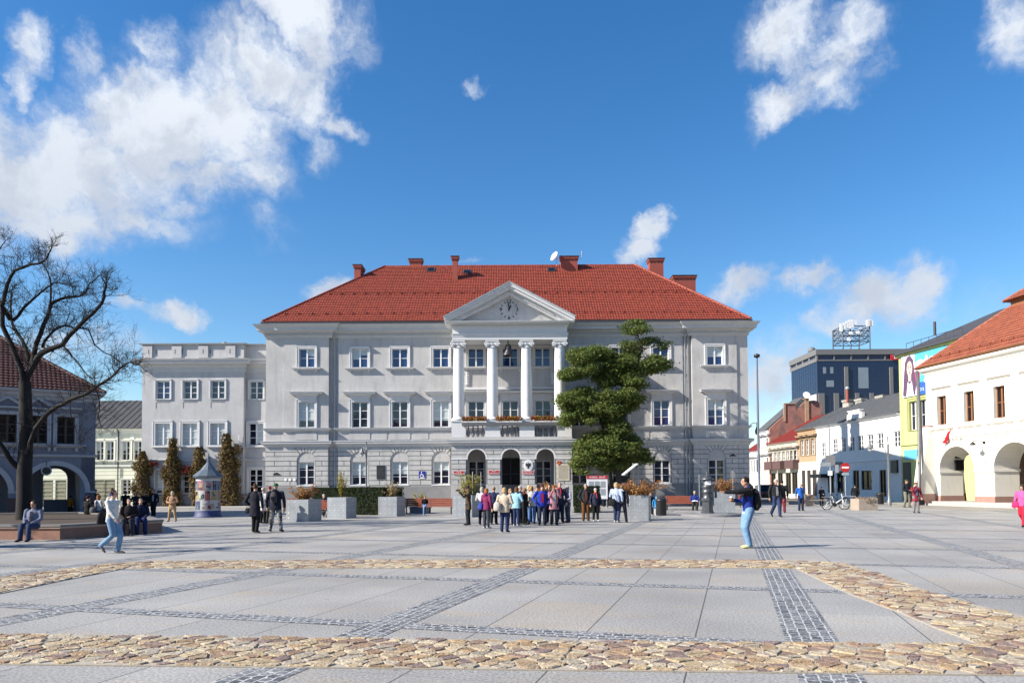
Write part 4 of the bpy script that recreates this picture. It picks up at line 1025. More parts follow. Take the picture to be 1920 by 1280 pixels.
t = thing('wall_lamp', 'white floodlight box fixed beside the wing window', 'lamp', (vx(449), YW-.12, vz(839)))
q = MB(); q.box(-.16,.16,-.14,.1,-.16,.16); q.build('housing', M['white'], t); q = MB(); q.poly([(-.12,-.145,-.12),(.12,-.145,-.12),(.12,-.145,.12),(-.12,-.145,.12)]); q.build('glass', M['lettw'], t)
q = MB(); q.tube([(.02,.0,.16),(.03,.0,1.05)],.035,6); q.build('arm', M['white'], t)
t = thing('roof_ventilator', 'round golden ventilator ball on the wing roof', 'ventilator', (vx(403), YW+2, zt))
q = MB(); q.tube([(0,0,0),(0,0,.25)],.14,12); q.build('pipe', M['sheet'], t); q = MB(); q.ball((0,0,.42),(.26,.26,.24),14); q.build('turbine', mat('brass',(.45,.38,.24),.35,.2,30,metal=.6), t)
# ================================================================== OBLIQUE BUILDINGS
class Frame:
    """vertical facade plane through (x,y), running left to right at angle phi"""
    def __init__(s, x, y, phi):
        s.o = Vector((x,y,0)); s.phi = phi; s.d = Vector((math.cos(phi),math.sin(phi),0)); s.n = Vector((math.sin(phi),-math.cos(phi),0))
    def at(s, px, py, out=0):
        d = ray(px, py); t = ((s.o+s.n*out)-CAM).dot(s.n)/d.dot(s.n); p = CAM+d*t
        return (p-s.o).dot(s.d), p.z
    def u(s, px, py=850, out=0): return s.at(px, py, out)[0]
    def z(s, px, py, out=0): return s.at(px, py, out)[1]
    def w(s, u, v, z=0): p = s.o+s.d*u-s.n*v; return Vector((p.x,p.y,z))

# ---- arcaded building on the left (in shade)
fa = Frame((178-960)*42/F, 42.0, R_(35))
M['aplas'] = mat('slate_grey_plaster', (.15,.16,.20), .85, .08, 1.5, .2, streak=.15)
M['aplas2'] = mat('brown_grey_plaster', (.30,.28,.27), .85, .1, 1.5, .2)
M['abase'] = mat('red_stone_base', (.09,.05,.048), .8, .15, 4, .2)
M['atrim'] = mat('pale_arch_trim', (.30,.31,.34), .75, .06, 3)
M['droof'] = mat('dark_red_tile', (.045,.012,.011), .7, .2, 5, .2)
M['dwin'] = mat('dark_brown_frame', (.035,.025,.02), .5, .1)
arc = thing('arcade_house', 'shaded slate-grey arcaded house with dark red roof at the left edge', 'building', fa.o, fa.phi)
zc = fa.z(100,733); zbelt = fa.z(100,851); zs = fa.z(115,921); zta = zbelt
uL = fa.u(-320); fa_k = 45/F
ac = [fa.u(104,900)]; rr = 1.42
ars_ = [(ac[0]-3.55*k, rr, zs) for k in range(0, 4)]
b = MB(); arch_wall(b, uL, 0, 0, zbelt, ars_, 0, .85, 0, 0)
# side wall with its own arch
b.xf(Matrix()); n0 = len(b.v)
arch_wall(b, -6.6, 0, 0, zbelt, [(-2.5,1.25,zs-.3),], 0, .7, 0, 0)
Ms = Matrix.Rotation(math.pi/2,4,'Z'); Ms = Matrix.Translation((0,6.6,0)) @ Ms
b.xf(Ms, n0)
hl = []
wc = [fa.u(124,780), fa.u(72,780), fa.u(14,780)]; wc += [wc[-1]-(wc[0]-wc[1]), wc[-1]-2*(wc[0]-wc[1])]
wt, wb = fa.z(124,781), fa.z(124,832)
for c in wc: hl.append((c-.42,c+.42,wb,wt))
wall_grid(b, uL, 0, zbelt, zc, hl, 0, .25)
b.poly([(0,0,zbelt),(0,10,zbelt),(0,10,zc),(0,0,zc)]); b.poly([(uL,10,0),(0,10,0),(0,10,zc),(uL,10,zc)][::-1] if False else [(0,10,zbelt),(uL,10,zbelt),(uL,10,zc),(0,10,zc)])
arch_wall(b, uL, -.06, 0, zbelt-.03, [(fa.u(104,895,-3.4), 19.0*fa_k, fa.z(104,897,-3.4))], 3.4, 3.6); b.box(uL,-.02,.85,9.9,zbelt-.25,zbelt-.03)
b.box(fa.u(82,930,-3.3),-.06,3.15,3.38,0,fa.z(104,936,-3.3),)
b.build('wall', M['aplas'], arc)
b = MB()
for (c,r,z) in ars_:
    arch_ring(b, c, z, r, r+.26, -.06, .03)
x = 0
for (u,v) in [(a[0]+rr, (ars_[i-1][0]-rr) if i else 0) for i,a in enumerate(ars_)]:
    b.box(u-.02,v+.03,-.05,.9,zs-.08,zs+.03)
sweep(b, [(uL,0),(0,0),(0,10)], [(0,zbelt-.16),(.08,zbelt-.14),(.13,zbelt-.03),(0,zbelt+.02)])
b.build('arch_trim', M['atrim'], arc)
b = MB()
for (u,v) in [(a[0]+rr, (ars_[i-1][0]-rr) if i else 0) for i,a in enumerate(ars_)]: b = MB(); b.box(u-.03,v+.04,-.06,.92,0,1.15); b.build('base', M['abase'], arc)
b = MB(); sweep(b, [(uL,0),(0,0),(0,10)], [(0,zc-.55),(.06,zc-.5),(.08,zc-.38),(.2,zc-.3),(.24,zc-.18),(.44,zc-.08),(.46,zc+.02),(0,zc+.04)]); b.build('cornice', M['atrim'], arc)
for k, c in enumerate(wc):
    w_ = window(arc, c, .84, wb, wt, 0, 2, .15, .05, .01, 0, 'glassd', depth=.25, fm='dwin', tm='atrim')
    s = MB(); z0 = wt+.42
    if k > 0 and k < 4:
        for sgn in (-1,1):
            P = [(c,z0+.58),(c,z0+.44),(c+sgn*.62,z0+.02),(c+sgn*.80,z0+.02),(c+sgn*.80,z0+.10)]
            s.prism(P if sgn < 0 else P[::-1], -.16, .01)
        s.box(c-.8,c+.8,-.16,.01,z0-.08,z0+.019)
    else: s.box(c-.75,c+.75,-.14,.01,z0,z0+.1)
    s.build('hood', M['atrim'], w_)
rf_ = MB(); e = .4; zr_ = zc+.03; zt_ = zr_+3.9
tiled(rf_, (uL-e,-e,zr_),(e,-e,zr_),(-5.2,5,zt_),(uL,5,zt_), .30,.22,0,.03,.04); tiled(rf_, (e,-e,zr_),(e,10.4,zr_),(-5.2,5,zt_),(-5.2,5,zt_), .30,.22,0,.03,.04)
rf_.poly([(e,10.4,zr_),(uL-e,10.4,zr_),(uL,5,zt_),(-5.2,5,zt_)]); ridge(rf_, (-5.2,5,zt_),(uL,5,zt_)); ridge(rf_, (e,-e,zr_),(-5.2,5,zt_))
rf_.poly([(uL-e,-e,zr_-.02),(e,-e,zr_-.02),(e,10.4,zr_-.02),(uL-e,10.4,zr_-.02)][::-1])
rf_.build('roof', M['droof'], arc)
t = thing('hanging_sign', 'round pale shop sign hanging under the shaded arch', 'sign', fa.w(fa.u(87,882,.1),-.1,0)+Vector((0,0,fa.z(87,882))), fa.phi)
b = MB(); b.tube([(0,-.03,0),(0,.03,0)],.26,20); b.build('disc', M['atrim'], t); b = MB(); b.tube([(0,-.036,0),(0,-.03,0)],.2,20); b.build('face', M['black'], t); b = MB(); b.tube([(0,0,.25),(0,0,.5),(0,.2,.5)],.015,5); b.build('bracket', M['black'], t)

# ---- cream house behind it
fc = Frame(wx(168,67), 67.0, R_(0)); M['cream'] = mat('pale_cream_plaster', (.66,.66,.52), .85, .05, 1.5, .1, streak=.08)
M['creamt'] = mat('cream_trim', (.72,.72,.62), .8, .04, 2); M['slate'] = mat('dark_slate_roof', (.05,.05,.055), .7, .2, 4, .3)
crm = thing('cream_house', 'two-storey pale cream house with dark roof behind the bare tree', 'building', fc.o, fc.phi)
uA, uB = fc.u(40), fc.u(300); ze = fc.z(220,803); b = MB(); hs = []; wz1 = (fc.z(220,862), fc.z(220,827))
wxs = [fc.u(x) for x in (187,206,236,258,60,90,120)]
for u in wxs: hs.append((u-.36,u+.36,*wz1))
ds = [fc.u(x) for x in (186,206,60,90,115)]; dz = fc.z(220,899)
for u in ds: hs.append((u-.5,u+.5,0,dz))
u2 = fc.u(237,905); hs.append((u2-.4,u2+.4,1.1,dz))
wall_grid(b, uA, uB, 0, ze, hs, 0, .2); b.box(uA,uB,.3,9,0,ze-.01) if False else None
b.poly([(uB,0,0),(uB,9,0),(uB,9,ze),(uB,0,ze)]); b.poly([(uA,9,0),(uA,0,0),(uA,0,ze),(uA,9,ze)])
b.build('wall', M['cream'], crm)
b = MB(); zz = fc.z(220,872); sweep(b, [(uA,0),(uB,0)], [(0,zz-.15),(.1,zz-.1),(.12,zz+.05),(0,zz+.08)]); sweep(b, [(uA,0),(uB,0)], [(0,ze-.45),(.06,ze-.4),(.08,ze-.2),(.3,ze-.12),(.34,ze),(0,ze+.02)])
for k in range(9): b.box(uA,uB,-.02,.0,.35+k*.3,.36+k*.3) if False else None
for u in (fc.u(175),fc.u(222),fc.u(248)): b.box(u-.16,u+.16,-.05,.01,zz+.1,ze-.5)
b.build('string_course', M['creamt'], crm)
b = MB(); k = 0
while .45+k*.34 < zz-.2: b.box(uA,uB,-.006,.0,.45+k*.34,.49+k*.34); k += 1
b.build('groove', mat('cream_joint',(.34,.34,.26),.9), crm)
for u in wxs: window(crm, u, .72, *wz1, 0, 2, .14, .05, .01, 0, 'glassd', (.5,.0), tm='creamt', cas=2, stile=.04, fr=.05)
for u in ds:
    d = MB(); d.box(u-.5,u+.5,.08,.16,0,dz); d.box(u-.4,u+.4,.06,.08,.3,1.2); d.box(u-.4,u+.4,.06,.08,1.4,dz-.3); d.build('door', mat('olive_door',(.22,.21,.14),.6,.08) if 'olive' not in M else M['olive'], crm)
window(crm, u2, .8, 1.1, dz, 0, 1, .12, .05, 0, 0, 'glassd', tm='creamt')
b = MB(); zr_ = ze+.02; tp = ze+3.1
b.poly([(uA-.3,-.4,zr_),(uB+.3,-.4,zr_),(uB+.3,5,tp),(uA-.3,5,tp)]); b.poly([(uB+.3,10,zr_),(uA-.3,10,zr_),(uA-.3,5,tp),(uB+.3,5,tp)]); b.poly([(uA-.3,-.4,zr_-.06),(uA-.3,-.4,zr_),(uB+.3,-.4,zr_),(uB+.3,-.4,zr_-.06)][::-1])
for k in range(int((uB-uA)/.6)): x = uA+k*.6; b.add([(x,-.4,zr_),(x+.04,-.4,zr_),(x+.04,5,tp),(x,5,tp),(x,-.4,zr_+.05),(x+.04,-.4,zr_+.05),(x+.04,5,tp+.05),(x,5,tp+.05)],[(0,1,5,4),(4,5,6,7),(1,2,6,5),(3,0,4,7)])
b.build('roof', M['slate'], crm)
chimney(crm, fc.u(217), fc.u(232), 4.6, 5.4, ze+2, fc.z(224,774,-5), 'plinth')
b = MB(); u = fc.u(222.5); b.tube([(u,-.1,.1),(u,-.1,ze-.3),(u,-.35,ze)],.05,8); b.build('downpipe', M['gutter'], crm)
fbk = thing('plain_house', 'grey roof end of a house rising behind the cream house', 'building', (wx(250,80),80,0))
b = MB(); b.box(-2.5,5,0,6,0,wz(803,80,250)); b.build('wall', M['cream'], fbk); b = MB(); z0 = wz(803,80,250); b.prism([(-2.8,z0),(5.2,z0),(4.6,wz(786,80,250)),(-2.4,wz(784,80,250))],-.3,6.2); b.build('roof', M['slate'], fbk)

# ---- right: white arcaded townhouse
fr = Frame(32.3, 58.0, math.atan2(-.992,.129)); M['wplas'] = mat('warm_white_plaster', (.70,.67,.585), .85, .04, 1.2, .12, streak=.08)
M['wtrim'] = mat('warm_white_trim', (.74,.71,.64), .8, .04, 2); M['wbase'] = mat('pink_sandstone', (.30,.175,.14), .8, .12, 4, .2); M['bframe'] = mat('brown_window_frame', (.24,.10,.045), .5, .12, 5)
rh = thing('white_arcade_house', 'large warm white arcaded townhouse with orange two-tier tiled roof at the right edge', 'building', fr.o, fr.phi)
uE = 24.0; zl = fr.z(1860,813); ze = fr.z(1820,672)
zsr = fr.z(1797,882); 
a1 = (fr.u(1763,900), fr.u(1829,900)); a2l = fr.u(1865,900)
r1 = (a1[1]-a1[0])/2; c1 = (a1[0]+a1[1])/2; ptch = (a2l-a1[1])+2*r1
AR = [(c1+k*ptch, r1, zsr) for k in range(5)]
print('right house', 'eave', ze, 'ledge', zl, 'arch', c1, r1, zsr, 'pitch', ptch)
b = MB(); arch_wall(b, 0, uE, 0, zl, AR, 0, 1.9)
wcs = [fr.u(1766,765), fr.u(1815,760), fr.u(1874,752)]; st = 2.9 if False else (wcs[2]-wcs[0])/2
wcs = [wcs[0]+st*k for k in range(8)]; wzr = (fr.z(1815,790.5), fr.z(1815,733.5))
wall_grid(b, 0, uE, zl, ze, [(c-.5,c+.5,*wzr) for c in wcs], 0, .3)
b.poly([(0,11,0),(0,0,0),(0,0,ze),(0,11,ze)]) if False else None
arch_wall(b, 0, 0.01, 0, .01, [], 0, .01)
n0 = len(b.v); arch_wall(b, 0, 11, 0, zl, [(7.55,1.4,zsr)], 0, .8); b.xf(Matrix.Translation((0,11,0)) @ Matrix.Rotation(-math.pi/2,4,'Z'), n0)
b.poly([(0,11,zl),(0,0,zl),(0,0,ze),(0,11,ze)]); b.box(.82,uE,1.92,5.2,zl-.3,zl-.05)
q_ = MB(); q_.box(1.2,uE-.01,5.2,5.5,0,zl-.04); q_.build('arcade_back_wall', mat('brown_passage_wall', (.13,.085,.06), .85, .15, 2), rh)
b.box(uE,uE+.3,0,11,0,ze)
b.build('wall', M['wplas'], rh)
b = MB()
for (c,r,z) in AR:
    arch_ring(b, c, z, r, r+.30, -.07, .02); arch_ring(b, c, z, r+.22, r+.32, -.12, -.069)
    b.box(c-.12,c+.12,-.16,-.05,z+r-.02,z+r+.38)
prs = [(-.04,AR[0][0]-r1)]+[(AR[k][0]+r1,AR[k+1][0]-r1) for k in range(4)]
for (u,v) in prs: b.box(u-.06,v+.06,-.08,1.96,zsr-.14,zsr+.04)
sweep(b, [(0,0),(uE,0)], [(0,zl-.2),(.08,zl-.15),(.12,zl),(.2,zl+.04),(.2,zl+.12),(0,zl+.2)])
sweep(b, [(0,11),(0,0),(uE,0)], [(0,ze-1.05),(.07,ze-1.0),(.09,ze-.8),(.03,ze-.78),(.03,ze-.5),(.12,ze-.45),(.2,ze-.3),(.42,ze-.2),(.44,ze-.04),(0,ze)])
b.build('trim', M['wtrim'], rh)
for (u,v) in prs: b = MB(); b.box(u-.05 if u > 0 else u-.02,v+.05,-.05,1.95,0,fr.z(1830,930)); b.build('base', M['wbase'], rh)
for c in wcs:
    w_ = window(rh, c, 1.0, *wzr, 0, 1, .24, .035, 0, 0, 'glassd', depth=.3, fm='bframe', tm='wtrim', stile=.06, fr=.08)
    s = MB(); sweep(s, [(c-.95,.01),(c-.95,-.02),(c+.95,-.02),(c+.95,.01)], [(0,wzr[0]-.42),(.08,wzr[0]-.38),(.2,wzr[0]-.28),(.2,wzr[0]-.2),(0,wzr[0]-.18)])
    for q in (-.6,.6): s.box(c+q-.1,c+q+.1,-.12,.0,wzr[0]-.85,wzr[0]-.4)
    s.build('sill', M['wtrim'], w_)
    s = MB(); z0 = wzr[1]+.55; sweep(s, [(c-.85,.01),(c-.85,-.02),(c+.85,-.02),(c+.85,.01)], [(0,z0),(.06,z0+.02),(.2,z0+.12),(.2,z0+.2),(0,z0+.24)]); s.build('hood', M['wtrim'], w_)
# oval medallion between the arches
for k in range(2):
    cc_ = (AR[k][0]+AR[k+1][0])/2; zo = fr.z(1846,850) if k == 0 else fr.z(1846,850); b = MB()
    n0 = len(b.v); arch_ring(b, 0, 0, .34, .5, -.07, .01, 0, 28, 0, 2*math.pi); arch_ring(b, 0, 0, .24, .3, -.05, .01, 0, 28, 0, 2*math.pi); b.xf(Matrix.Translation((cc_,0,zo)) @ Matrix.Diagonal((1,1,1.35,1)), n0); b.build('medallion', M['wtrim'], rh)
# battered corner buttress
b = MB(); zt1 = fr.z(1741,800); u1 = AR[0][0]-r1-.42
ubl = fr.u(1709,948,1.7); P0 = [(ubl,-1.7),(u1,-1.7),(u1,0),(ubl,3.0)]; P1 = [(-.35,-.25),(u1-.25,-.25),(u1-.25,.0),(-.35,3.0)]
zb0 = fr.z(1741,925)
def lerp(t): return [(a[0]+(c[0]-a[0])*t, a[1]+(c[1]-a[1])*t) for a,c in zip(P0,P1)]
def frus(A, B, z0, z1, m):
    b.add([(x,y,z0) for x,y in A]+[(x,y,z1) for x,y in B], [(3,2,1,0),(4,5,6,7)]+[(i,(i+1)%4,4+(i+1)%4,4+i) for i in range(4)], m)
tb = zb0/zt1; frus(lerp(0), lerp(tb), 0, zb0, 1); frus([(x+.02*(1 if x<0 else -1),y+.02 if y<0 else y) for x,y in lerp(tb)], lerp(1), zb0+.002, zt1, 0)
b.box(-.4,u1-.2,-.3,.05,zt1,zt1+.08,1)
b.build('buttress', [M['wplas'], M['wbase']], rh)
b = MB(); b.tube([(-.28,-.52,ze-.1),(-.34,-.40,ze-.7),(-.34,-.38,zt1+.3),(fr.u(1722,905,1.8),-1.72,1.9),(fr.u(1722,930,1.9),-1.9,.2)],.13,10); b.build('downpipe', M['pipe'], rh)
b = MB(); sweep(b, [(-.3,11),(-.3,-.3),(uE,-.3)], [(0,ze-.02),(.2,ze-.0),(.3,ze+.1),(.3,ze+.16),(0,ze+.16)]); b.build('gutter', M['wood'], rh)
b = MB(); zr_ = ze+.12; e = .45
def P3(u,v,z): return (u,v,z)
z2 = zr_+3.9; z3 = z2+.45; z4 = z3+3.4; o1 = 4.0; o2 = 8.2
tiled(b, P3(-e,-e,zr_),P3(uE,-e,zr_),P3(uE,o1,z2),P3(o1,o1,z2), .38,.24); tiled(b, P3(-e,12,zr_),P3(-e,-e,zr_),P3(o1,o1,z2),P3(o1,8.5,z2), .38,.24)
b.poly([P3(o1,o1,z2),P3(uE,o1,z2),P3(uE,o1,z3),P3(o1,o1,z3)],1); b.poly([P3(o1,9,z2),P3(o1,o1,z2),P3(o1,o1,z3),P3(o1,9,z3)],1)
tiled(b, P3(o1-.35,o1-.35,z3),P3(uE,o1-.35,z3),P3(uE,o2,z4),P3(o2,o2,z4), .38,.24); tiled(b, P3(o1-.35,12,z3),P3(o1-.35,o1-.35,z3),P3(o2,o2,z4),P3(o2,o2+.3,z4), .38,.24)
b.poly([P3(o1-.35,o1-.35,z3-.05),P3(uE,o1-.35,z3-.05),P3(uE,o2,z3-.05),P3(o1-.35,o2,z3-.05)][::-1],1)
ridge(b, P3(-e,-e,zr_),P3(o1,o1,z2)); ridge(b, P3(o1-.35,o1-.35,z3),P3(o2,o2,z4)); ridge(b, P3(o2,o2,z4),P3(uE,o2,z4))
rr_ = b.build('roof', [M['tile2'], M['wood']], rh)
b = MB(); b.tube([P3(.6,.1,zr_+.62),P3(uE,.1,zr_+.62)],.025,5)
for k in range(22): b.box(.6+k*1.0-.02,.6+k*1.0+.02,.0,.18,zr_+.3,zr_+.68)
b.build('snow_guard', M['tile2'], rr_)
mb = MB()
for k, (o_, z0) in enumerate([(1.1,.16),(.7,.32),(.3,.48)][:2]):
    p = [fr.w(AR[0][0]-r1-.3,-o_), fr.w(uE,-o_), fr.w(uE,3.4), fr.w(AR[0][0]-r1-.3,3.4)]
    mb.prismz([(q.x,q.y) for q in p], 0 if k == 0 else .16, z0)
tag(mb.build('arcade_steps', M['side']), kind='structure')
t = thing('wall_logo', 'small red and white leaping figure emblem on the white arcade house', 'emblem', fr.w(fr.u(1789,820),-.25)+Vector((0,0,fr.z(1789,822))), fr.phi)
b = MB(); b.prism([(-1.0,-.25),(-.5,-.35),(-.1,.5),(.1,.7),(-.35,.45),(-.7,-.1)],-.03,.03); b.build('red_sweep', M['red'], t)
b = MB(); b.tube([(-.1,0,.0),(.2,0,.25),(.3,0,-.1),(.5,0,.2)],.05,6); b.tube([(.55,0,.5),(.9,0,.1),(.65,0,.0)],.05,6); b.build('white_sweep', M['lettw'], t)
b = MB(); b.box(-.02,.02,0,.24,-.02,.02); b.build('bracket', M['sheet'], t)
t = thing('shop_sign', 'pair of square grey shop signs hanging in the first white arch', 'sign', fr.w(fr.u(1799,880,-1.4),1.4)+Vector((0,0,0)), fr.phi-R_(80))
b = MB(); z1 = 3.6; b.box(-.42,.42,-.05,.05,z1-.05,z1+.75); b.box(-.42,.42,-.05,.05,z1-.98,z1-.18); b.tube([(0,0,z1+.75),(0,0,z1+1.6)],.03,6); b.build('frame', M['black'], t)
b = MB(); b.box(-.33,.33,-.06,-.05,z1+.04,z1+.66); b.box(-.33,.33,-.06,-.05,z1-.89,z1-.27); b.build('panel', M['sheet'], t)
t = thing('arm_lamp', 'black bracket lamp above the oval medallion of the white house', 'lamp', fr.w(fr.u(1846,835),0)+Vector((0,0,fr.z(1846,832))), fr.phi)
b = MB(); b.box(-.1,.1,-.05,.0,-.2,.2); b.tube([(0,-.02,.15),(0,-.9,.2)],.03,6); b.build('bracket', M['black'], t); b = MB(); b.lathe([(.04,.15),(.2,-.02),(.2,-.08),(.02,-.1)],0,-.9,12); b.build('shade', M['black'], t)

# ---- the row of houses going up the street on the right
fs = Frame(36.2, 69.6, math.atan2(-.998,.064))
def row_house(name, lb, cat, pxl, pxr, ytop, wm, rooms, roofm, rise=2.4, rdep=5.5, trim='white', pyr=None):
    """house of the row between two picture columns; rooms = list of window rows (list of px, ytop, ybottom, kind)"""
    ua, ub = fs.u(pxl), fs.u(pxr); pm_ = pyr or pxr; ze = fs.z(pm_, ytop)
    t = thing(name, lb, cat, fs.w(ua,0), fs.phi); b = MB(); holes = []; W_ = []
    for (pxs, yt, yb_, wd, kind) in rooms:
        for px in pxs:
            u = fs.u(px)-ua; z1 = fs.z(pm_, yt); z0 = max(.02, fs.z(pm_, yb_)); holes.append((u-wd/2,u+wd/2,z0,z1)); W_.append((u,wd,z0,z1,kind))
    w = ub-ua
    wall_grid(b, 0, w, 0, ze, holes, 0, .2); b.poly([(w,0,0),(w,8,0),(w,8,ze),(w,0,ze)]); b.poly([(0,8,0),(0,0,0),(0,0,ze),(0,8,ze)])
    b.poly([(w,8,0),(0,8,0),(0,8,ze),(w,8,ze)])
    b.build('wall', M[wm], t)
    for (u,wd,z0,z1,kind) in W_:
        if kind == 'w': window(t, u, wd, z0, z1, 0, 2, .0, .0, 0, 0, 'glass', depth=.2, stile=.05, fr=.09)
        elif kind == 's': window(t, u, wd, z0, z1, 0, 2, .12, .06, 0, .12, 'glassd', depth=.2, tm=trim, stile=.05)
        else: 
            d = window(t, u, wd, z0, z1, 0, 1, .0, .0, 0, 0, 'glassd', depth=.2, fm='dwin', stile=.05, fr=.1)
    b = MB(); sweep(b, [(0,0),(w,0)], [(0,ze-.45),(.05,ze-.4),(.08,ze-.2),(.3,ze-.1),(.34,ze),(0,ze+.02)]); b.build('cornice', M[trim], t)
    b = MB(); z0 = ze+.03
    b.poly([(0,-.4,z0),(w,-.4,z0),(w,rdep,z0+rise),(0,rdep,z0+rise)]); b.poly([(w,2*rdep,z0),(0,2*rdep,z0),(0,rdep,z0+rise),(w,rdep,z0+rise)]); b.poly([(0,2*rdep,z0),(0,-.4,z0),(0,rdep,z0+rise)]); b.poly([(w,-.4,z0),(w,2*rdep,z0),(w,rdep,z0+rise)])
    b.poly([(0,-.4,z0-.05),(w,-.4,z0-.05),(w,-.4,z0),(0,-.4,z0)])
    k = 0
    while k*.7 < w:
        x = k*.7; b.add([(x,-.4,z0+.0),(x+.05,-.4,z0),(x+.05,rdep,z0+rise),(x,rdep,z0+rise),(x,-.4,z0+.06),(x+.05,-.4,z0+.06),(x+.05,rdep,z0+rise+.06),(x,rdep,z0+rise+.06)],[(0,1,5,4),(4,5,6,7),(1,2,6,5),(3,0,4,7)]); k += 1
    b.build('roof', M[roofm], t)
    return t, w, ze, ua
M['wh'] = mat('white_render', (.72,.71,.69), .85, .04, 1.5, .1, streak=.07); M['whb'] = mat('white_render_base', (.55,.56,.58), .85, .06, 1.5)
M['groof'] = mat('grey_sheet_roof', (.13,.135,.14), .55, .14, 2, .1, metal=.2); M['tan'] = mat('tan_plaster', (.36,.25,.155), .85, .12, 2, .2, streak=.2); M['bei'] = mat('old_beige_plaster', (.50,.46,.38), .85, .08, 2, .2, streak=.25)
M['pink'] = mat('pale_pink_plaster', (.62,.47,.41), .85, .06, 2); M['rroof'] = mat('red_sheet_roof', (.20,.03,.025), .6, .12, 2)
M['greenp'] = mat('lime_plaster', (.46,.50,.21), .85, .05, 1.5, .1, streak=.06); M['greent'] = mat('olive_trim', (.30,.31,.12), .8, .06, 2); M['brickw'] = mat('bare_brick_gable', (.30,.145,.11), .9, .25, 2.5, .4, col2=(.20,.12,.105), mixsc=.8)
M['chim'] = mat('weathered_chimney', (.33,.31,.28), .9, .2, 4, .3)
t, w, ze, ua = row_house('white_shop_house', 'long white two-storey shop house with grey metal roof, half in shade', 'building', 1531, 1689, 782, 'wh',
    [([1544],818,847,1.1,'w'),([1566,1581,1597,1614,1632,1651,1682],813,842,1.15,'w'),([1557,1574],880,925,1.5,'d'),([1604],880,928,1.3,'d'),([1623],881,918,2.0,'d'),([1654],881,930,1.2,'d')], 'groof', 3.1, 5.8, pyr=1640)
b = MB(); ug = fs.u(1605)-ua; b.prism([(ug-1.5,ze-.02),(ug+1.5,ze-.02),(ug+1.5,ze+.75),(ug+1.1,ze+.75),(ug+1.1,ze+1.0),(ug-1.1,ze+1.0),(ug-1.1,ze+.75),(ug-1.5,ze+.75)],-.12,.2); b.box(ug-1.25,ug+1.25,-.2,.25,ze+1.0,ze+1.08); b.build('gable', M['wh'], t)
b = MB(); z0 = fs.z(1640,862); sweep(b, [(0,0),(w,0)], [(0,z0-.12),(.08,z0-.08),(.08,z0+.03),(0,z0+.06)]); b.build('string_course', M['white'], t)
for (pxa, pxb, ya, yb, mm_, lb_) in [(1672,1684,863,886,'black','small black shop sign on the shaded end of the white shop house'),(1536,1556,889,895,'black','low dark awning over the shop door of the white shop house'),(1563,1580,866,872,'plinth','grey fascia board over the shop windows of the white shop house'),(1566,1570,903,915,'lettw','small white menu board between the shop windows')]:
    t_ = thing('shop_sign', lb_, 'sign', fs.w(fs.u((pxa+pxb)/2),-.12)+Vector((0,0,fs.z((pxa+pxb)/2,(ya+yb)/2))), fs.phi)
    hw_ = abs(fs.u(pxb)-fs.u(pxa))/2; hh_ = abs(fs.z(pxa,yb)-fs.z(pxa,ya))/2; q = MB(); q.box(-hw_,hw_,-.06 if 'awning' not in lb_ else -1.0,.1,-hh_,hh_); q.build('board', M[mm_], t_)
    q = MB(); q.box(-hw_-.03,hw_+.03,-.07 if 'awning' not in lb_ else -1.03,.05,hh_,hh_+.04); q.build('frame', M['sheet'], t_)
b = MB(); u = fs.u(1557)-ua; b.tube([(u,-.1,.1),(u,-.1,ze-.3),(u,-.4,ze)],.06,8); b.build('downpipe', M['sheet'], t)
for px, zt_ in ((1588,744),(1612,742),(1652,736)):
    Yc = 65+ (fs.u(px)-0)*-1; u = fs.u(px, 745, -5.4)-ua; chimney(t, u-.7, u+.7, 5.2, 5.8, ze+2.2, fs.z(px, zt_+5, -5.4), 'chim')
t, w, ze, ua = row_house('tan_house', 'narrow tan plaster house with white shop floor', 'building', 1496.5, 1530.6, 804, 'tan', [([1505,1514.5,1525],823,853,.95,'s')], 'groof', 2.8, 5.5, 'tan', 1514)
b = MB(); z0 = fs.z(1514,866); b.box(0.02,w-.02,-.06,.01,0,z0); b.build('shop_front', M['wh'], t)
b = MB()
for px in (1507,1517,1527): u = fs.u(px)-ua; b.box(u-.45,u+.45,-.08,-.055,0.3,fs.z(1514,881))
b.build('door', M['dwin'], t)
t, w, ze, ua = row_house('beige_house', 'old beige house with ornate windows and red sheet roof', 'building', 1441, 1496, 829, 'bei', [([1446.5,1454.5,1462,1470,1478,1485,1492],846,871,1.0,'s'),([1449,1462,1477,1489],886,925,1.6,'d')], 'rroof', 3.6, 6, 'bei', 1468)
b = MB(); z0 = fs.z(1468,877)
for px in (1450,1466,1490): b = MB(); u = fs.u(px)-ua; b.box(u-1.2,u+1.2,-.8,0,z0-.15,z0); b.box(u-1.2,u+1.2,-.8,-.76,z0,z0+.9); b.box(u-1.2,u-1.16,-.76,0,z0,z0+.9); b.box(u+1.16,u+1.2,-.76,0,z0,z0+.9); b.build('balcony', M['abase'], t)
t, w, ze, ua = row_house('pink_house', 'pale pink three-storey house beside the flagpole', 'building', 1424, 1440.5, 808, 'pink', [([1427,1431,1435,1439],822,838,.9,'s'),([1427,1431,1435,1439],858,880,.9,'s')], 'groof', 4.5, 5, 'white', 1432)
t, w, ze, ua = row_house('far_white_house', 'far white house with red-brown roof at the end of the street', 'building', 1402, 1423.5, 846, 'wh', [([1406,1410.5,1415,1419.5],862,885,1.0,'s')], 'rroof', 3.5, 5, 'white', 1412)
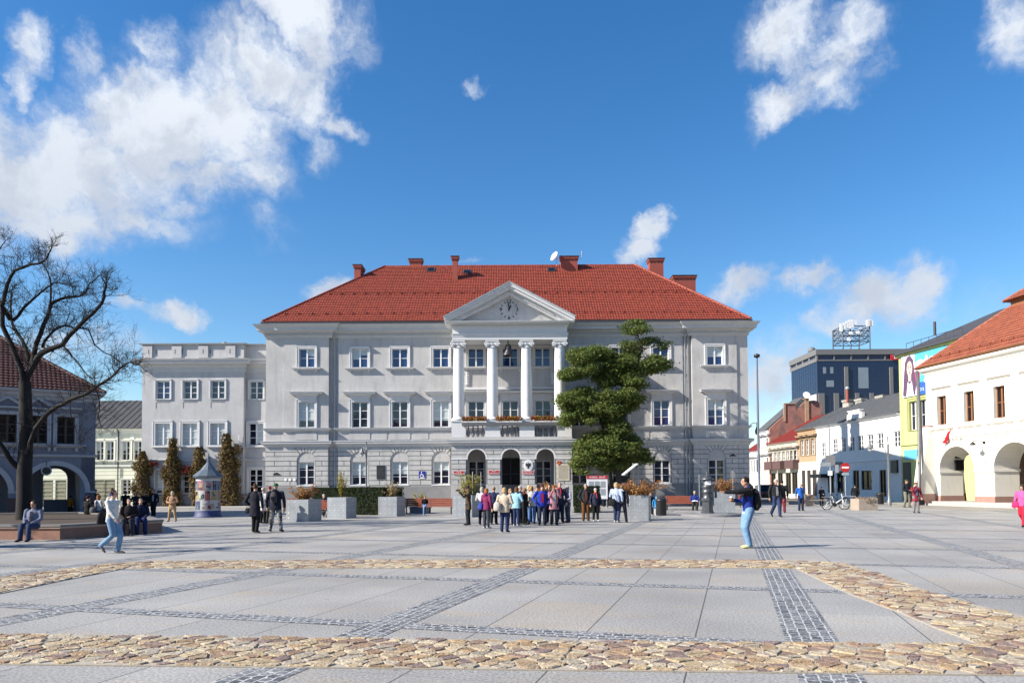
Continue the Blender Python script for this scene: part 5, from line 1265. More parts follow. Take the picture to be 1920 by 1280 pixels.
# houses closing the square on the viewer's side (mirrored in the window panes)
for i, (xx, ww_, hh_, mm) in enumerate([(-52,24,10.5,'bei'),(-27.8,20,12,'tan'),(-7.6,26,11,'pink'),(18.6,22,12.5,'bei')]):
    t_ = thing('square_house', ['wide old beige three-bay house on the viewer side of the square','tan plaster house on the viewer side of the square','long pink house on the viewer side of the square','tall beige corner house on the viewer side of the square'][i], 'building', (xx+ww_,-24,0), math.pi)
    b = MB(); hs = []
    nw = int(ww_/3.2)
    for k in range(nw):
        u = ww_*(k+.5)/nw
        for z0_, z1_ in ((1.0,3.0),(5.0,7.2),(8.4,hh_-.9)): hs.append((u-.6,u+.6,z0_,z1_))
    wall_grid(b, 0, ww_, 0, hh_, hs, 0, .2); b.poly([(0,9,0),(0,0,0),(0,0,hh_),(0,9,hh_)]); b.poly([(ww_,0,0),(ww_,9,0),(ww_,9,hh_),(ww_,0,hh_)]); b.build('wall', M[mm], t_)
    for h_ in hs: 
        q = MB(); q.poly([(h_[0],.16,h_[2]),(h_[1],.16,h_[2]),(h_[1],.16,h_[3]),(h_[0],.16,h_[3])]); q.build('window', M['glassd'], t_)
    b = MB(); b.poly([(-.3,-.4,hh_),(ww_+.3,-.4,hh_),(ww_+.3,4.5,hh_+3),(-.3,4.5,hh_+3)]); b.poly([(ww_+.3,9.4,hh_),(-.3,9.4,hh_),(-.3,4.5,hh_+3),(ww_+.3,4.5,hh_+3)]); b.build('roof', M['rroof'], t_)
# bare brick fire wall rising above the beige house
yg = fs.w(fs.u(1443),0); t = thing('brick_gable_house', 'tall house with bare red-brown brick fire wall above the beige roof', 'building', (yg.x+1.0, yg.y-.3, 0))
Yg = yg.y-.3; gx = lambda px: wx(px,Yg,780)-yg.x-1.0; gz_ = lambda py: wz(py,Yg,1500)
b = MB(); b.prism([(gx(1442),0),(gx(1541),0),(gx(1541),gz_(755)),(gx(1527),gz_(750)),(gx(1510),gz_(752)),(gx(1494),gz_(768)),(gx(1491),gz_(758)),(gx(1471),gz_(757)),(gx(1471),gz_(778)),(gx(1443),gz_(803))][1:]+[(gx(1443),0)], 0, .4); b.build('wall', M['brickw'], t)
b = MB(); b.box(gx(1509.5),gx(1516.5),-.12,.0,0,gz_(748)); b.box(gx(1508),gx(1518),-.25,.5,gz_(748),gz_(747)); b.box(gx(1470),gx(1493),-.12,.5,gz_(757),gz_(755.5)); b.box(gx(1469.5),gx(1473),-.1,-.001,gz_(790),gz_(757)); b.build('coping', M['tan'], t)
b = MB(); b.prism([(gx(1518),gz_(800)),(gx(1545),gz_(800)),(gx(1545),gz_(772)),(gx(1520),gz_(752))],.5,9); b.build('roof', M['sheet'], t)
b = MB(); b.lathe([(.5*math.sin(a*.2),.25*(1-math.cos(a*.2))) for a in range(8)],0,0,16); b.xf(Matrix.Translation((gx(1511),-.2,gz_(742))) @ Matrix.Rotation(R_(70),4,'X')); b.build('satellite_dish', M['white'], t)
# lime house with the big poster
fg = Frame(36.2, 69.3, math.atan2(-.99,.14))
t = thing('lime_house', 'tall lime green house with large election poster, behind the white arcade house', 'building', fg.o, fg.phi)
ze = fg.z(1700,662); uE2 = 16; b = MB(); gw = [(fg.u(1714,780)-.55,fg.u(1714,780)+.55,fg.z(1714,806),fg.z(1714,752)),(fg.u(1733,780)-.55,fg.u(1733,780)+.55,fg.z(1714,806),fg.z(1714,752))]
wall_grid(b, 0, uE2, 0, ze, gw, 0, .25); b.poly([(0,9,0),(0,0,0),(0,0,ze),(0,9,ze)]); b.poly([(uE2,0,0),(uE2,9,0),(uE2,9,ze),(uE2,0,ze)]); b.build('wall', M['greenp'], t)
for (x0_,x1_,z0_,z1_) in gw: window(t, (x0_+x1_)/2, x1_-x0_, z0_, z1_, 0, 1, .28, .06, 0, 0, 'glass', depth=.25, tm='greent')
b = MB(); sweep(b, [(0,9),(0,0),(uE2,0)], [(0,ze-.4),(.1,ze-.3),(.3,ze-.1),(.3,ze),(0,ze+.02)]); z0 = fg.z(1700,833); sweep(b, [(0,0),(uE2,0)], [(0,z0-.15),(.12,z0-.1),(.15,z0),(0,z0+.05)]); b.box(-.02,.25,-.06,.0,z0,ze-.4); b.build('trim', M['greenp'], t)
b = MB(); b.poly([(-.4,-.5,ze+.03),(uE2,-.5,ze+.03),(uE2,7,ze+3.5),(4.0,7,ze+3.5)]); b.poly([(-.4,9,ze+.03),(-.4,-.5,ze+.03),(4,7,ze+3.5)]); b.poly([(-.4,-.5,ze-.06),(uE2,-.5,ze-.06),(uE2,-.5,ze+.03),(-.4,-.5,ze+.03)]); r_ = b.build('roof', M['slate'], t)
b = MB(); b.tube([(2.2,2,ze+1.5),(2.2,2,ze+2.7)],.12,8); b.tube([(1,0,ze+.9),(8,0,ze+.9)],.03,5)
for k in range(8): b.tube([(1+k,0,ze+.3),(1+k,0,ze+.9)],.025,5)
b.build('roof_rail', M['gutter'], r_)
b = MB(); u = fg.u(1709,875); b.box(u-.9,u+.9,-.06,.02,fg.z(1709,861),fg.z(1709,843)) ; b.build('sign_panel', mat('sky_blue_panel',(.10,.36,.55),.5,.04), t)
b = MB(); u = fg.u(1701,915); b.box(u-.5,u+.6,-.03,.01,0,fg.z(1701,866)); b.build('doorway', M['black'], t)
# poster: plain generic portrait on a sky-blue ground
pw0, pw1 = fg.u(1693,705), fg.u(1780,690); pz0, pz1 = fg.z(1693,746), fg.z(1693,668)
t2 = thing('election_poster', 'large blue election poster with woman portrait on the lime green house', 'poster', fg.w(pw0,-.12)+Vector((0,0,pz0)), fg.phi)
w, h = pw1-pw0, pz1-pz0
def flat(mb, pts, y, m=0): mb.poly([(a*w, y, c*h) for a,c in pts], m)
def ell(cx_, cz_, rx, rz, n=20): return [(cx_+rx*math.cos(2*math.pi*i/n), cz_+rz*math.sin(2*math.pi*i/n)) for i in range(n)]
b = MB(); b.box(0,w,0,.06,0,h); b.build('board', mat('poster_cyan',(.08,.42,.62),.5,.1,1), t2)
b = MB(); flat(b, [(0,0),(.34,0),(.30,1),(0,1)], -.004); flat(b, ell(.42,.72,.10,.10), -.004); b.build('pale_ground', mat('poster_white',(.72,.76,.80),.5,.04), t2)
b = MB(); flat(b, [(.36,0),(1,0),(1,.25),(.36,.3)], -.004); b.build('blue_band', mat('poster_blue',(.03,.10,.40),.5,.04), t2)
b = MB(); flat(b, [(.24,.30),(.40,.26),(.42,.5),(.34,.62),(.28,.5)], -.005); b.build('magenta_patch', mat('poster_magenta',(.55,.06,.16),.5,.04), t2)
b = MB(); flat(b, [(.02,.05),(.05,.02),(.30,.02),(.33,.25),(.30,.55),(.27,.86),(.20,.97),(.13,.95),(.08,.82),(.05,.5)], -.008); b.build('hair', mat('poster_hair',(.10,.055,.10),.5,.1), t2)
b = MB(); flat(b, ell(.185,.66,.062,.18), -.012); flat(b, [(.155,.36),(.215,.36),(.22,.55),(.15,.55)], -.011); b.build('face', mat('poster_skin',(.62,.42,.36),.5,.05), t2)
b = MB(); flat(b, [(.10,.02),(.27,.02),(.23,.36),(.185,.28),(.14,.36)], -.013); b.build('blouse', mat('poster_blouse',(.60,.66,.75),.5,.05), t2)
b = MB()
for sx in (-1,1): flat(b, ell(.185+sx*.026,.69,.014,.018,10), -.016); flat(b, ell(.185+sx*.026,.735,.02,.008,10), -.016)
flat(b, ell(.185,.56,.022,.012,10), -.016); flat(b, ell(.185,.62,.009,.012,8), -.016); b.build('features', mat('poster_ink',(.16,.06,.07),.5), t2)
text(t2, 'Ag', h*.26, (w*.60,-.012,h*.80), FR, 'lettw', .003); text(t2, 'DO S', h*.10, (w*.42,-.012,h*.12), FR, 'lettw', .003)

# ---- dark glass office block far behind
M['tglass'] = glassmat('navy_curtain_glass', (.010,.018,.05), .12, .5); M['tpan'] = mat('navy_panel', (.020,.028,.06), .35, .1, 2, spec=.5); M['tgrey'] = mat('tower_grey_cladding', (.13,.13,.132), .6, .05)
YT = 140.0; tw = thing('glass_office_block', 'dark navy glass office block with grey roof band, behind the street roofs', 'office block', (wx(1532.5,YT,700),YT,0))
tx = lambda px: wx(px,YT,700)-wx(1532.5,YT,700); tz = lambda py: wz(py,YT,1560)
zt, zb2, zgl = tz(655), tz(665), tz(675.5)
xR = 26.0; yB_ = 13.0
b = MB(); b.box(0,xR,0,yB_,0,zgl); b.build('curtain_wall', M['tglass'], tw)
b = MB(); b.box(-.3,xR+.3,-.3,yB_+.3,zb2,zt); b.build('roof_band', M['tgrey'], tw)
b = MB(); b.box(.05,xR-.05,.05,yB_-.05,zgl,zb2); b.build('clerestory', M['tpan'], tw)
b = MB()
for k in range(9): b.box(k*3.2-.12,k*3.2+.12,-.12,.06,zgl,zb2)
for k in range(5): b.box(-.12,.06,k*3.2,k*3.2+.6,zgl,zb2)
b.box(-.1,xR,-.1,.05,zgl-.12,zgl+.12); b.box(-.14,.05,-.05,yB_,zgl-.2,zgl+.5); b.build('clerestory_frame', M['tgrey'], tw)
b = MB(); z = 9
while z < zgl: b.box(0,xR,-.03,.0,z-.05,z+.05); b.box(-.03,.0,0,yB_,z-.05,z+.05); z += 2.05
for k in range(22): b.box(k*1.2-.03,k*1.2+.03,-.025,.0,6,zgl)
for k in range(12): b.box(-.025,.0,k*1.1-.03,k*1.1+.03,6,zgl)
b.build('mullions', M['tpan'], tw)
b = MB()
for (a,c,y0_,y1_) in [(1582.5,1589,688,760),(1667,1673,689,745)]: b.box(tx(a),tx(c),-.35,-.04,0,tz(y0_))
for (a,c,y0_) in [(1533,1544,737),(1562,1571,737),(1602,1609,737),(1629,1636,737)]: b.box(tx(a),tx(c),-.3,-.04,0,tz(y0_))
b.build('pier', M['tgrey'], tw)
b = MB(); b.box(-.2,-.035,.3,yB_,0,tz(738)); b.build('beige_cladding', mat('beige_cladding',(.55,.50,.42),.7,.05), tw)
b = MB()
for (a,c,y0_,y1_) in [(1543,1549,688,700),(1556.5,1562.5,688,700),(1609,1628,689,728),(1549,1563,713,725)]: b.box(tx(a),tx(c),-.05,-.032,tz(y1_),tz(y0_))
b.build('lit_pane', mat('pale_glass_panel',(.16,.19,.22),.2,.1,.5,spec=.7), tw)
t = thing('roof_sign', 'red sign with white letters on the top edge of the glass block', 'sign', (wx(1668,YT,670),YT-.35,wz(670,YT,1668)))
b = MB(); b.box(0,6,-.1,.1,tz(675)-tz(670),tz(665.5)-tz(670)); b.build('panel', M['red'], t); text(t, 'DA', 1.0, (.55,-.13,0), FR, 'lettw', .01, 'LEFT')
t = thing('antenna_mast', 'lattice steel antenna frame with white panels on the office block roof', 'antenna', (wx(1604,YT+4,640),YT+4,zt))
YM = YT+4; ax = lambda px: wx(px,YM,640)-wx(1604,YM,640); az_ = lambda py: wz(py,YM,1604)-zt
b = MB(); x0_, x1_, x2_ = ax(1580.5), ax(1595), ax(1631); z1_ = az_(611)
PTS = [(x0_,0),(x2_,0),(x2_,4.5),(x0_,4.5)]
for (x,y) in PTS+[(x1_,0)]: b.tube([(x,y,0),(x,y,z1_)],.14,6)
for z in (az_(640),az_(630),az_(620),z1_):
    for i in range(4): b.tube([(*PTS[i],z),(*PTS[(i+1)%4],z)],.09,5)
zz = [az_(640),az_(630),az_(620),z1_]
for i in range(4):
    for j in range(3):
        for k in range(3):
            P_, Q_ = Vector((*PTS[i],0)), Vector((*PTS[(i+1)%4],0)); A_ = P_.lerp(Q_,k/3); B_ = P_.lerp(Q_,(k+1)/3)
            b.tube([(A_.x,A_.y,zz[j]),(B_.x,B_.y,zz[j+1])],.05,4); b.tube([(B_.x,B_.y,zz[j]),(A_.x,A_.y,zz[j+1])],.05,4)
b.build('lattice', mat('galvanised_dark',(.10,.12,.15),.5,.1,metal=.5), t)
b = MB()
for (px,yt,yb_) in [(1576.5,607,622),(1583,606,618),(1587,603,616),(1592,601,617),(1597,600,615),(1603,602,610),(1626,601,613),(1630,600,612),(1633,602,612)]: x = ax(px); b.box(x-.24,x+.24,-.5,-.2,az_(yb_),az_(yt))
b.build('panel_antenna', M['white'], t)
b = MB()
for (px,py) in [(1590,637),(1594,625),(1607,624)]: b.tube([(ax(px),-.6,az_(py)),(ax(px),-.3,az_(py))],.35,14)
b.build('dish_antenna', M['white'], t)
t = thing('roof_globe', 'pale round globe on the roof corner of the glass block', 'globe', (wx(1522,YT+6,653),YT+6,zt)); b = MB(); b.ball((0,0,.9),(.75,.75,.7),12); b.build('globe', M['tgrey'], t); b = MB(); b.tube([(0,0,0),(0,0,.4)],.2,8); b.build('stand', M['tgrey'], t)
for px, yt, lb in [(1589,733,'slim metal flue with red body standing on the grey roof')]:
    t = thing('flue_pipe', lb, 'flue', (wx(px,88,740),88,wz(755,88,px))); b = MB(); b.tube([(0,0,0),(0,0,1.6)],.16,8); b.build('pipe', M['brick'], t); b = MB(); b.lathe([(.2,1.6),(.24,1.7),(.2,1.85),(.05,1.95)],0,0,10); b.build('cowl', M['sheet'], t)
# ================================================================== STREET FURNITURE
GA = -TH
def planter(lb, px0, px1, py0, py1, name='metal_planter', deep=None, dx=0):
    """steel planter: front-left and front-right foot pixels, rim pixel"""
    A = gnd(px0, py1); Bx = wx(px1, A.y, py1); w = (Bx-A.x)/math.cos(TH)
    Yc = A.y; 
    # front edge runs along GU from A
    w = None
    for it in range(40):
        ww_ = .5+it*.03; q = A+GU*ww_
        if q.x/q.y*F+960 >= px1: w = ww_; break
    w = w or 1.1; h = wz(py0, A.y, px0)
    t = thing(name, lb, 'planter', A+GU*(w/2)+GV*(w/2), GA, 'studded steel planters')
    s = w/2; b = MB(); b.box(-s,s,-s,s,.0,.06); b.box(-s,s,-s,-s+.04,.06,h); b.box(-s,s,s-.04,s,.06,h); b.box(-s,-s+.04,-s+.04,s-.04,.06,h); b.box(s-.04,s,-s+.04,s-.04,.06,h); n = 4
    for i in range(n):
        for j in range(n):
            u = -s+.14+(2*s-.28)*i/(n-1); z = .16+(h-.30)*j/(n-1); b.ball((u,-s,z),(.022,.016,.022),6,1); b.ball((s,u,z),(.016,.022,.022),6,1); b.ball((-s,u,z),(.016,.022,.022),6,1)
    b.build('box', [M['steel'], M['stud']], t)
    b = MB(); b.box(-s+.04,s-.04,-s+.04,s-.04,h-.14,h-.06); b.build('soil', M['soil'], t)
    return t, w, h
def leafclump(mb, c, r, n, size, rg, up=.3, m=0, droop=0):
    """n leaf-shaped faces around c"""
    for _ in range(n):
        d = Vector((rg.gauss(0,1),rg.gauss(0,1),rg.gauss(0,1))).normalized(); k = rg.random()**.4
        p = Vector(c)+Vector((d.x*r[0],d.y*r[1],d.z*r[2]))*k
        nr = (d*.6+Vector((rg.uniform(-1,1),rg.uniform(-1,1),rg.uniform(-.4,1)+up))).normalized()
        t1 = nr.cross(Vector((rg.uniform(-1,1),rg.uniform(-1,1),rg.uniform(-1,1)))).normalized(); t2 = nr.cross(t1); s = size*rg.uniform(.6,1.3)
        mb.add([p-t1*s, p-t2*s*.42+nr*s*.12, p+t1*s, p+t2*s*.42+nr*s*.12], [(0,1,2,3)], m)
def shrub(t_or, lb, pos, r, n, size, lm, stems=14, seed=1, name='shrub', rz=0, grp=None):
    t = thing(name, lb, 'shrub', pos, rz, grp); rg = random.Random(seed); b = MB(); st = MB()
    for k in range(stems):
        a = rg.uniform(0,6.28); e = Vector((math.cos(a)*r[0]*rg.uniform(.2,1), math.sin(a)*r[1]*rg.uniform(.2,1), r[2]*rg.uniform(.7,1.9)))
        mid = e*.5+Vector((0,0,.1)); st.tube([(e.x*.12,e.y*.12,0),mid,e],[.012,.009,.004],5)
        for q in range(5): c = Vector((e.x*.15,e.y*.15,0)).lerp(e, .3+.7*q/4); leafclump(b, c, (r[0]*.22,r[1]*.22,r[2]*.2), n//(stems*5)+1, size, rg)
    b.build('foliage', lm, t); st.build('stems', M['wood'], t); return t
LF = {'rust': leafmat('rust_leaf', [(.20,.07,.03),(.32,.14,.05),(.38,.22,.09),(.25,.16,.05),(.16,.05,.03)]),
 'yell': leafmat('yellow_green_leaf', [(.28,.27,.04),(.35,.30,.05),(.18,.20,.04),(.42,.34,.08),(.12,.14,.03)]),
 'dry': leafmat('dry_leaf', [(.40,.34,.22),(.30,.26,.10),(.22,.16,.07),(.45,.38,.24)]),
 'hedge': leafmat('dark_hedge_leaf', [(.018,.035,.012),(.03,.05,.015),(.012,.022,.010),(.045,.06,.02)]),
 'tree': leafmat('oak_green_leaf', [(.06,.105,.028),(.09,.14,.036),(.125,.17,.042),(.165,.185,.052),(.08,.13,.038),(.20,.205,.065),(.045,.075,.022)], trans=.35),
 'ivy': leafmat('autumn_creeper_leaf', [(.13,.07,.025),(.08,.075,.022),(.18,.11,.035),(.065,.032,.02),(.13,.115,.035),(.10,.045,.025)]),
 'red': leafmat('dark_red_leaf', [(.14,.03,.025),(.2,.05,.03),(.10,.04,.02)])}
PL = [('studded steel planter with rust-brown bush, beside the camouflage trousers man', 536.5, 577, 936, 977.5, 'rust', (.75,.75,.42), 900, .06),
      ('studded steel planter with yellow grass-like bush, second from the left', 613.5, 648, 932, 971.5, 'yell', (.30,.30,.75), 700, .05),
      ('studded steel planter with pale dry bush, left of the seated bench reader', 709, 743, 931, 967.5, 'dry', (.55,.55,.5), 420, .05),
      ('studded steel planter with tall yellow-green bush behind the brown-coated photographer', 848.5, 884, 928, 969, 'yell', (.85,.75,.62), 1200, .055),
      ('studded steel planter behind the tour group, middle of the square', 1003, 1040, 930, 973, 'rust', (.7,.7,.4), 800, .055),
      ('studded steel planter overflowing with rust bush, beside the two leaning women', 1175, 1214, 928, 975.5, 'rust', (1.15,.95,.42), 1700, .06),
      ('studded steel planter with round rust bush, behind the iron pump', 1339, 1377.5, 922, 964, 'rust', (.8,.75,.42), 1300, .05)]
for i, (lb, a, b_, y0, y1, lf, r, n, sz) in enumerate(PL):
    t, w, h = planter(lb, a, b_, y0, y1)
    p = t.location.copy(); p.z = h-.08
    lab = {'rust':'rust-brown bush','yell':'yellow-green bush','dry':'pale dry bush'}[lf]+' growing in the '+lb.split(' with ')[0].replace('studded ','')
    NAMES = ['rust-brown twiggy bush in the leftmost steel planter','narrow yellow grassy bush in the second steel planter','pale dry sparse bush in the third steel planter','wide tall yellow-green bush behind the photographer','rust bush in the planter behind the tour group','wide drooping rust bush beside the two leaning women','round rust bush behind the iron pump']
    shrub(t, NAMES[i], p, r, n, sz, LF[lf], 22, 40+i, grp='bushes in the planters')
    if i == 5:
        pass
for (px,py,lb,r,s) in [(788,930,'loose yellow shrub by the wall behind the seated bench reader',(.5,.4,.55),61),(1031,930,'tall yellow-green shrub right of the tour group planter',(.6,.5,.85),62),(905,934,'thin yellow shrub left of the porch door',(.45,.4,.6),63),(1000,920,'low rust shrub by the porch door',(.7,.5,.4),64)]:
    Y = 47; shrub(None, lb, (wx(px,Y,930), Y, .25), r, 420, .06, LF['yell' if s != 64 else 'rust'], 14, s, grp='loose shrubs in front of the porch')
    t = thing('low_planter', 'grey concrete planter under the '+lb, 'planter', (wx(px,Y,930),Y,0), GA, 'concrete planters in front of the porch'); q = MB()
    q.prismz([(-.55,-.4),(.55,-.4),(.55,.4),(-.55,.4)],0,.30); q.box(-.6,.6,-.45,.45,.30,.36); q.build('trough', M['granite'], t); q = MB(); q.box(-.5,.5,-.35,.35,.36,.38); q.build('soil', M['soil'], t)
# hedges
def hedge(lb, px0, px1, py0, py1, dep, seed):
    A = gnd(px0, py1); w = .5
    while True:
        q = A+GU*w
        if q.x/q.y*F+960 >= px1 or w > 14: break
        w += .05
    h = wz(py0, A.y, px0); t = thing('hedge', lb, 'hedge', A, GA); b = MB(); b.box(.12,w-.12,.12,dep-.12,.0,h-.1); b.build('branches', M['barkg'], t)
    f = MB(); rg = random.Random(seed); n = int((w*h*2+dep*h*2+w*dep)*330)
    for _ in range(n):
        s = rg.random()*(w*h+2*dep*h+w*dep)
        if s < w*h: p = Vector((rg.uniform(0,w),rg.uniform(.0,.1),rg.uniform(0,h))); nr = Vector((0,-1,0))
        elif s < w*h+2*dep*h: p = Vector((rg.choice((rg.uniform(0,.1),w-rg.uniform(0,.1))),rg.uniform(0,dep),rg.uniform(0,h))); nr = Vector((1 if p.x > w/2 else -1,0,0))
        else: p = Vector((rg.uniform(0,w),rg.uniform(0,dep),h-rg.uniform(0,.08)+.04*math.sin(p_*3 if False else 0))); nr = Vector((0,0,1))
        nr = (nr+Vector((rg.uniform(-1,1),rg.uniform(-1,1),rg.uniform(-1,1)))*.8).normalized(); t1 = nr.cross(Vector((rg.uniform(-1,1),rg.uniform(-1,1),rg.uniform(-1,1)))).normalized(); t2 = nr.cross(t1); z = .055*rg.uniform(.6,1.3)
        f.add([p-t1*z,p-t2*z*.5,p+t1*z,p+t2*z*.5],[(0,1,2,3)])
    f.build('foliage', LF['hedge'], t)
hedge('dark clipped hedge block between the second and third steel planters', 658, 716, 913.5, 965, 3.0, 71)
hedge('long dark clipped hedge along the wall behind the left planters', 585, 672, 914, 957, 1.2, 72)
hedge('dark clipped hedge behind the couple right of the tour group', 1076, 1111, 911, 961, 2.6, 73)
# benches
def bench(lb, px0, px1, py0, py1, grp='brown slatted benches'):
    A = gnd(px0, py1); w = .8
    while True:
        q = A+GU*w
        if q.x/q.y*F+960 >= px1 or w > 9: break
        w += .05
    t = thing('slatted_bench', lb, 'bench', A, GA, grp); b = MB()
    for k in range(4): b.box(0,w,.06+k*.115,.16+k*.115,.42,.46)
    b.build('seat', M['bench'], t); b = MB()
    for k in range(4): b.obox((w/2,.56+k*.03,.53+k*.115), (w/2,0,0), (0,.018,.004), (0,-.012,.047))
    b.build('backrest', M['bench'], t)
    n = max(2, int(w/1.6)+1)
    for k in range(n):
        x = .15+(w-.3)*k/(n-1); b = MB(); b.box(x-.03,x+.03,.06,.12,0,.42); b.box(x-.03,x+.03,.44,.50,0,.42); b.box(x-.028,x+.028,.06,.52,.36,.418); b.obox((x,.60,.66),(.025,0,0),(0,.02,.004),(0,.07,.25)); b.build('leg', M['black'], t)
    return t, w
bench('long brown slatted bench with a seated bench reader, left of the photographer planter', 752, 848, 937, 963)
bench('brown slatted bench between the two leftmost steel planters', 578, 640, 930, 969)
bench('brown slatted bench under the right wing windows, left of the pump', 1246, 1308, 928, 956)
bench('brown slatted bench left of the rust bush planter near the wing', 527, 560, 933, 961)
bench('brown slatted bench end right of the pump planter', 1384, 1412, 926, 951)
# information lectern, notice board
t = thing('info_lectern', 'tilted white information lectern on two steel posts in front of the green tree', 'info stand', (wx(1188,50,900),50,0)); b = MB(); zt = wz(868,50,1188)
for x in (-.02,.30): b.tube([(x,0,0),(x,0,zt)],.04,8)
b.build('post', M['steel'], t); b = MB(); b.obox((-.28,-.1,zt-.42),(.46,.0,.36),(0,.42,0),(-.03,0,.035)); b.build('panel', M['white'], t)
t = thing('info_stand', 'dark steel frame stand in front of the left porch arch', 'info stand', (wx(894,50,900),50,0)); b = MB(); zt = wz(884,50,894)
b.tube([(-.28,0,0),(-.28,0,zt),(.28,0,zt),(.28,0,0)],.03,6); b.tube([(-.28,0,zt-.4),(.28,0,zt-.4)],.025,6); b.build('frame_bars', M['plinth'], t)
t = thing('notice_board', 'white notice board with red header under the green tree', 'notice board', (wx(1119.5,54,905),54,0)); b = MB(); z1, z0 = wz(891.5,54,1119), wz(935,54,1119)
b.box(-.75,.75,-.04,.04,z0,z1); b.build('panel', M['white'], t); b = MB(); b.box(-.75,.75,-.06,-.04,z1-.22,z1); b.build('header', M['red'], t)
text(t, 'WYBIERZ  ZIELEŃ', .15, (0,-.065,z1-.11), FR, 'lettw', .002)
b = MB()
for x in (-.7,.7): b.tube([(x,.03,0),(x,.03,z1)],.035,6)
b.build('post', M['steel'], t); b = MB()
for i in range(3):
    for j in range(2): b.box(-.6+i*.42,-.25+i*.42,-.05,-.04,z1-.85-j*.55,z1-.4-j*.55)
b.build('paper', M['sheet'], t)
# cast-iron street pump on its round stone
pp = gnd(1327, 967); t = thing('street_pump', 'ornate black cast-iron street pump with domed cap', 'water pump', (pp.x,pp.y,.13)); sc_ = (wz(885,pp.y,1327)-.13)/2.25
b = MB(); b.lathe([(.36,0),(.36,.10),(.31,.14),(.29,.62),(.33,.68),(.36,.72),(.36,.78),(.30,.84)], 0,0,8,sm=False); b.build('pedestal', M['iron'], t)
b = MB(); b.lathe([(.31,.82),(.24,.92),(.235,1.12),(.29,1.16),(.29,1.2),(.26,1.24),(.25,1.4),(.31,1.44),(.31,1.48),(.22,1.54),(.20,1.80)], 0,0,20); b.build('body', M['iron'], t)
b = MB(); b.box(-.13,.13,-.22,-.18,1.56,1.78); b.build('label_panel', M['lettw'], t)
b = MB(); b.lathe([(.20,1.80),(.36,1.84),(.37,1.88),(.24,1.96),(.16,2.04),(.07,2.10),(.05,2.14),(.085,2.19),(.08,2.24),(.02,2.28)], 0,0,20); b.build('cap', M['iron'], t)
b = MB(); b.tube([(.2,0,1.5),(.42,0,1.52),(.47,0,1.45),(.47,0,.95)],[.035,.035,.045,.05],8); b.box(.40,.50,-.06,.06,.85,1.4); b.build('lever', M['iron'], t)
b = MB(); b.tube([(0,-.25,1.05),(-.12,-.42,1.02),(-.14,-.46,.9)],[.06,.055,.05],8); b.tube([(-.26,0,1.3),(.26,-.1,1.1)],.02,6); b.build('spout', M['iron'], t)
t.scale = (sc_,sc_,sc_)
t = thing('pump_basin', 'round grey stone slab under the iron pump', 'stone base', (pp.x,pp.y,0)); rB = (wx(1395,pp.y,967)-wx(1283,pp.y,967))/2
b = MB(); b.lathe([(rB,0),(rB,.09),(rB-.05,.13),(.4,.135)],0.2,0,48); b.build('slab', mat('dark_granite',(.15,.15,.155),.6,.2,9,.2), t); b = MB(); b.lathe([(rB*.55,.136),(rB*.5,.14),(.42,.14)],0.2,0,40); b.build('ring', M['granite'], t)
# poster column
pc_ = gnd(390, 969); Yp_ = pc_.y; k = Yp_/F; t = thing('advertising_column', 'round advertising column plastered with posters under a pointed grey roof', 'advertising column', (pc_.x,pc_.y,0)); R0 = .80*.78
Rb = 21.8*k; h1 = wz(894,Yp_,390); h2 = wz(871,Yp_,390); h3 = wz(848,Yp_,390)
b = MB(); b.lathe([(Rb+.10,0),(Rb+.10,.08),(Rb+.04,.12),(Rb+.02,.38)],0,0,32); b.build('base', mat('column_base_blue',(.04,.05,.13),.6,.1), t)
b = MB(); b.lathe([(Rb,.38),(Rb,h1)],0,0,40); b.build('drum', mat('poster_paper',(.52,.50,.50),.6,.1,4), t)
b = MB(); b.lathe([(Rb+.17,h1-.02),(Rb+.19,h1+.06),(Rb*.62,h1+.42),(.2,h2),(.10,h2+.12),(.07,h3-.25),(.01,h3)],0,0,10,sm=False); b.build('roof', mat('blue_grey_roof',(.10,.125,.155),.5,.1,3,metal=.3), t)
b = MB(); b.lathe([(Rb+.02,h1-.12),(Rb+.02,h1-.02)],0,0,40); b.build('collar', M['steel'], t)
PCOL = [tuple((q*.55+.45*(c[0]+c[1]+c[2])/3)*.62 for q in c) for c in [(.55,.03,.05),(.04,.06,.30),(.62,.62,.64),(.05,.28,.12),(.62,.45,.06),(.10,.03,.05),(.60,.10,.25),(.08,.25,.45),(.02,.02,.03),(.45,.42,.38)]]
for i, c in enumerate(PCOL): M['pc%d'%i] = mat('poster_ink_%s'%('red navy white green yellow maroon pink blue black cream'.split()[i]), c, .5, .15, 12)
rg = random.Random(11)
def curved(mb, a0, a1, z0, z1, r, m=0):
    n = max(2, int((a1-a0)/.12)); 
    for i in range(n):
        p = a0+(a1-a0)*i/n; q = a0+(a1-a0)*(i+1)/n
        mb.add([(r*math.sin(p),-r*math.cos(p),z0),(r*math.sin(q),-r*math.cos(q),z0),(r*math.sin(q),-r*math.cos(q),z1),(r*math.sin(p),-r*math.cos(p),z1)],[(0,1,2,3)],m)
z = .40; row = 0
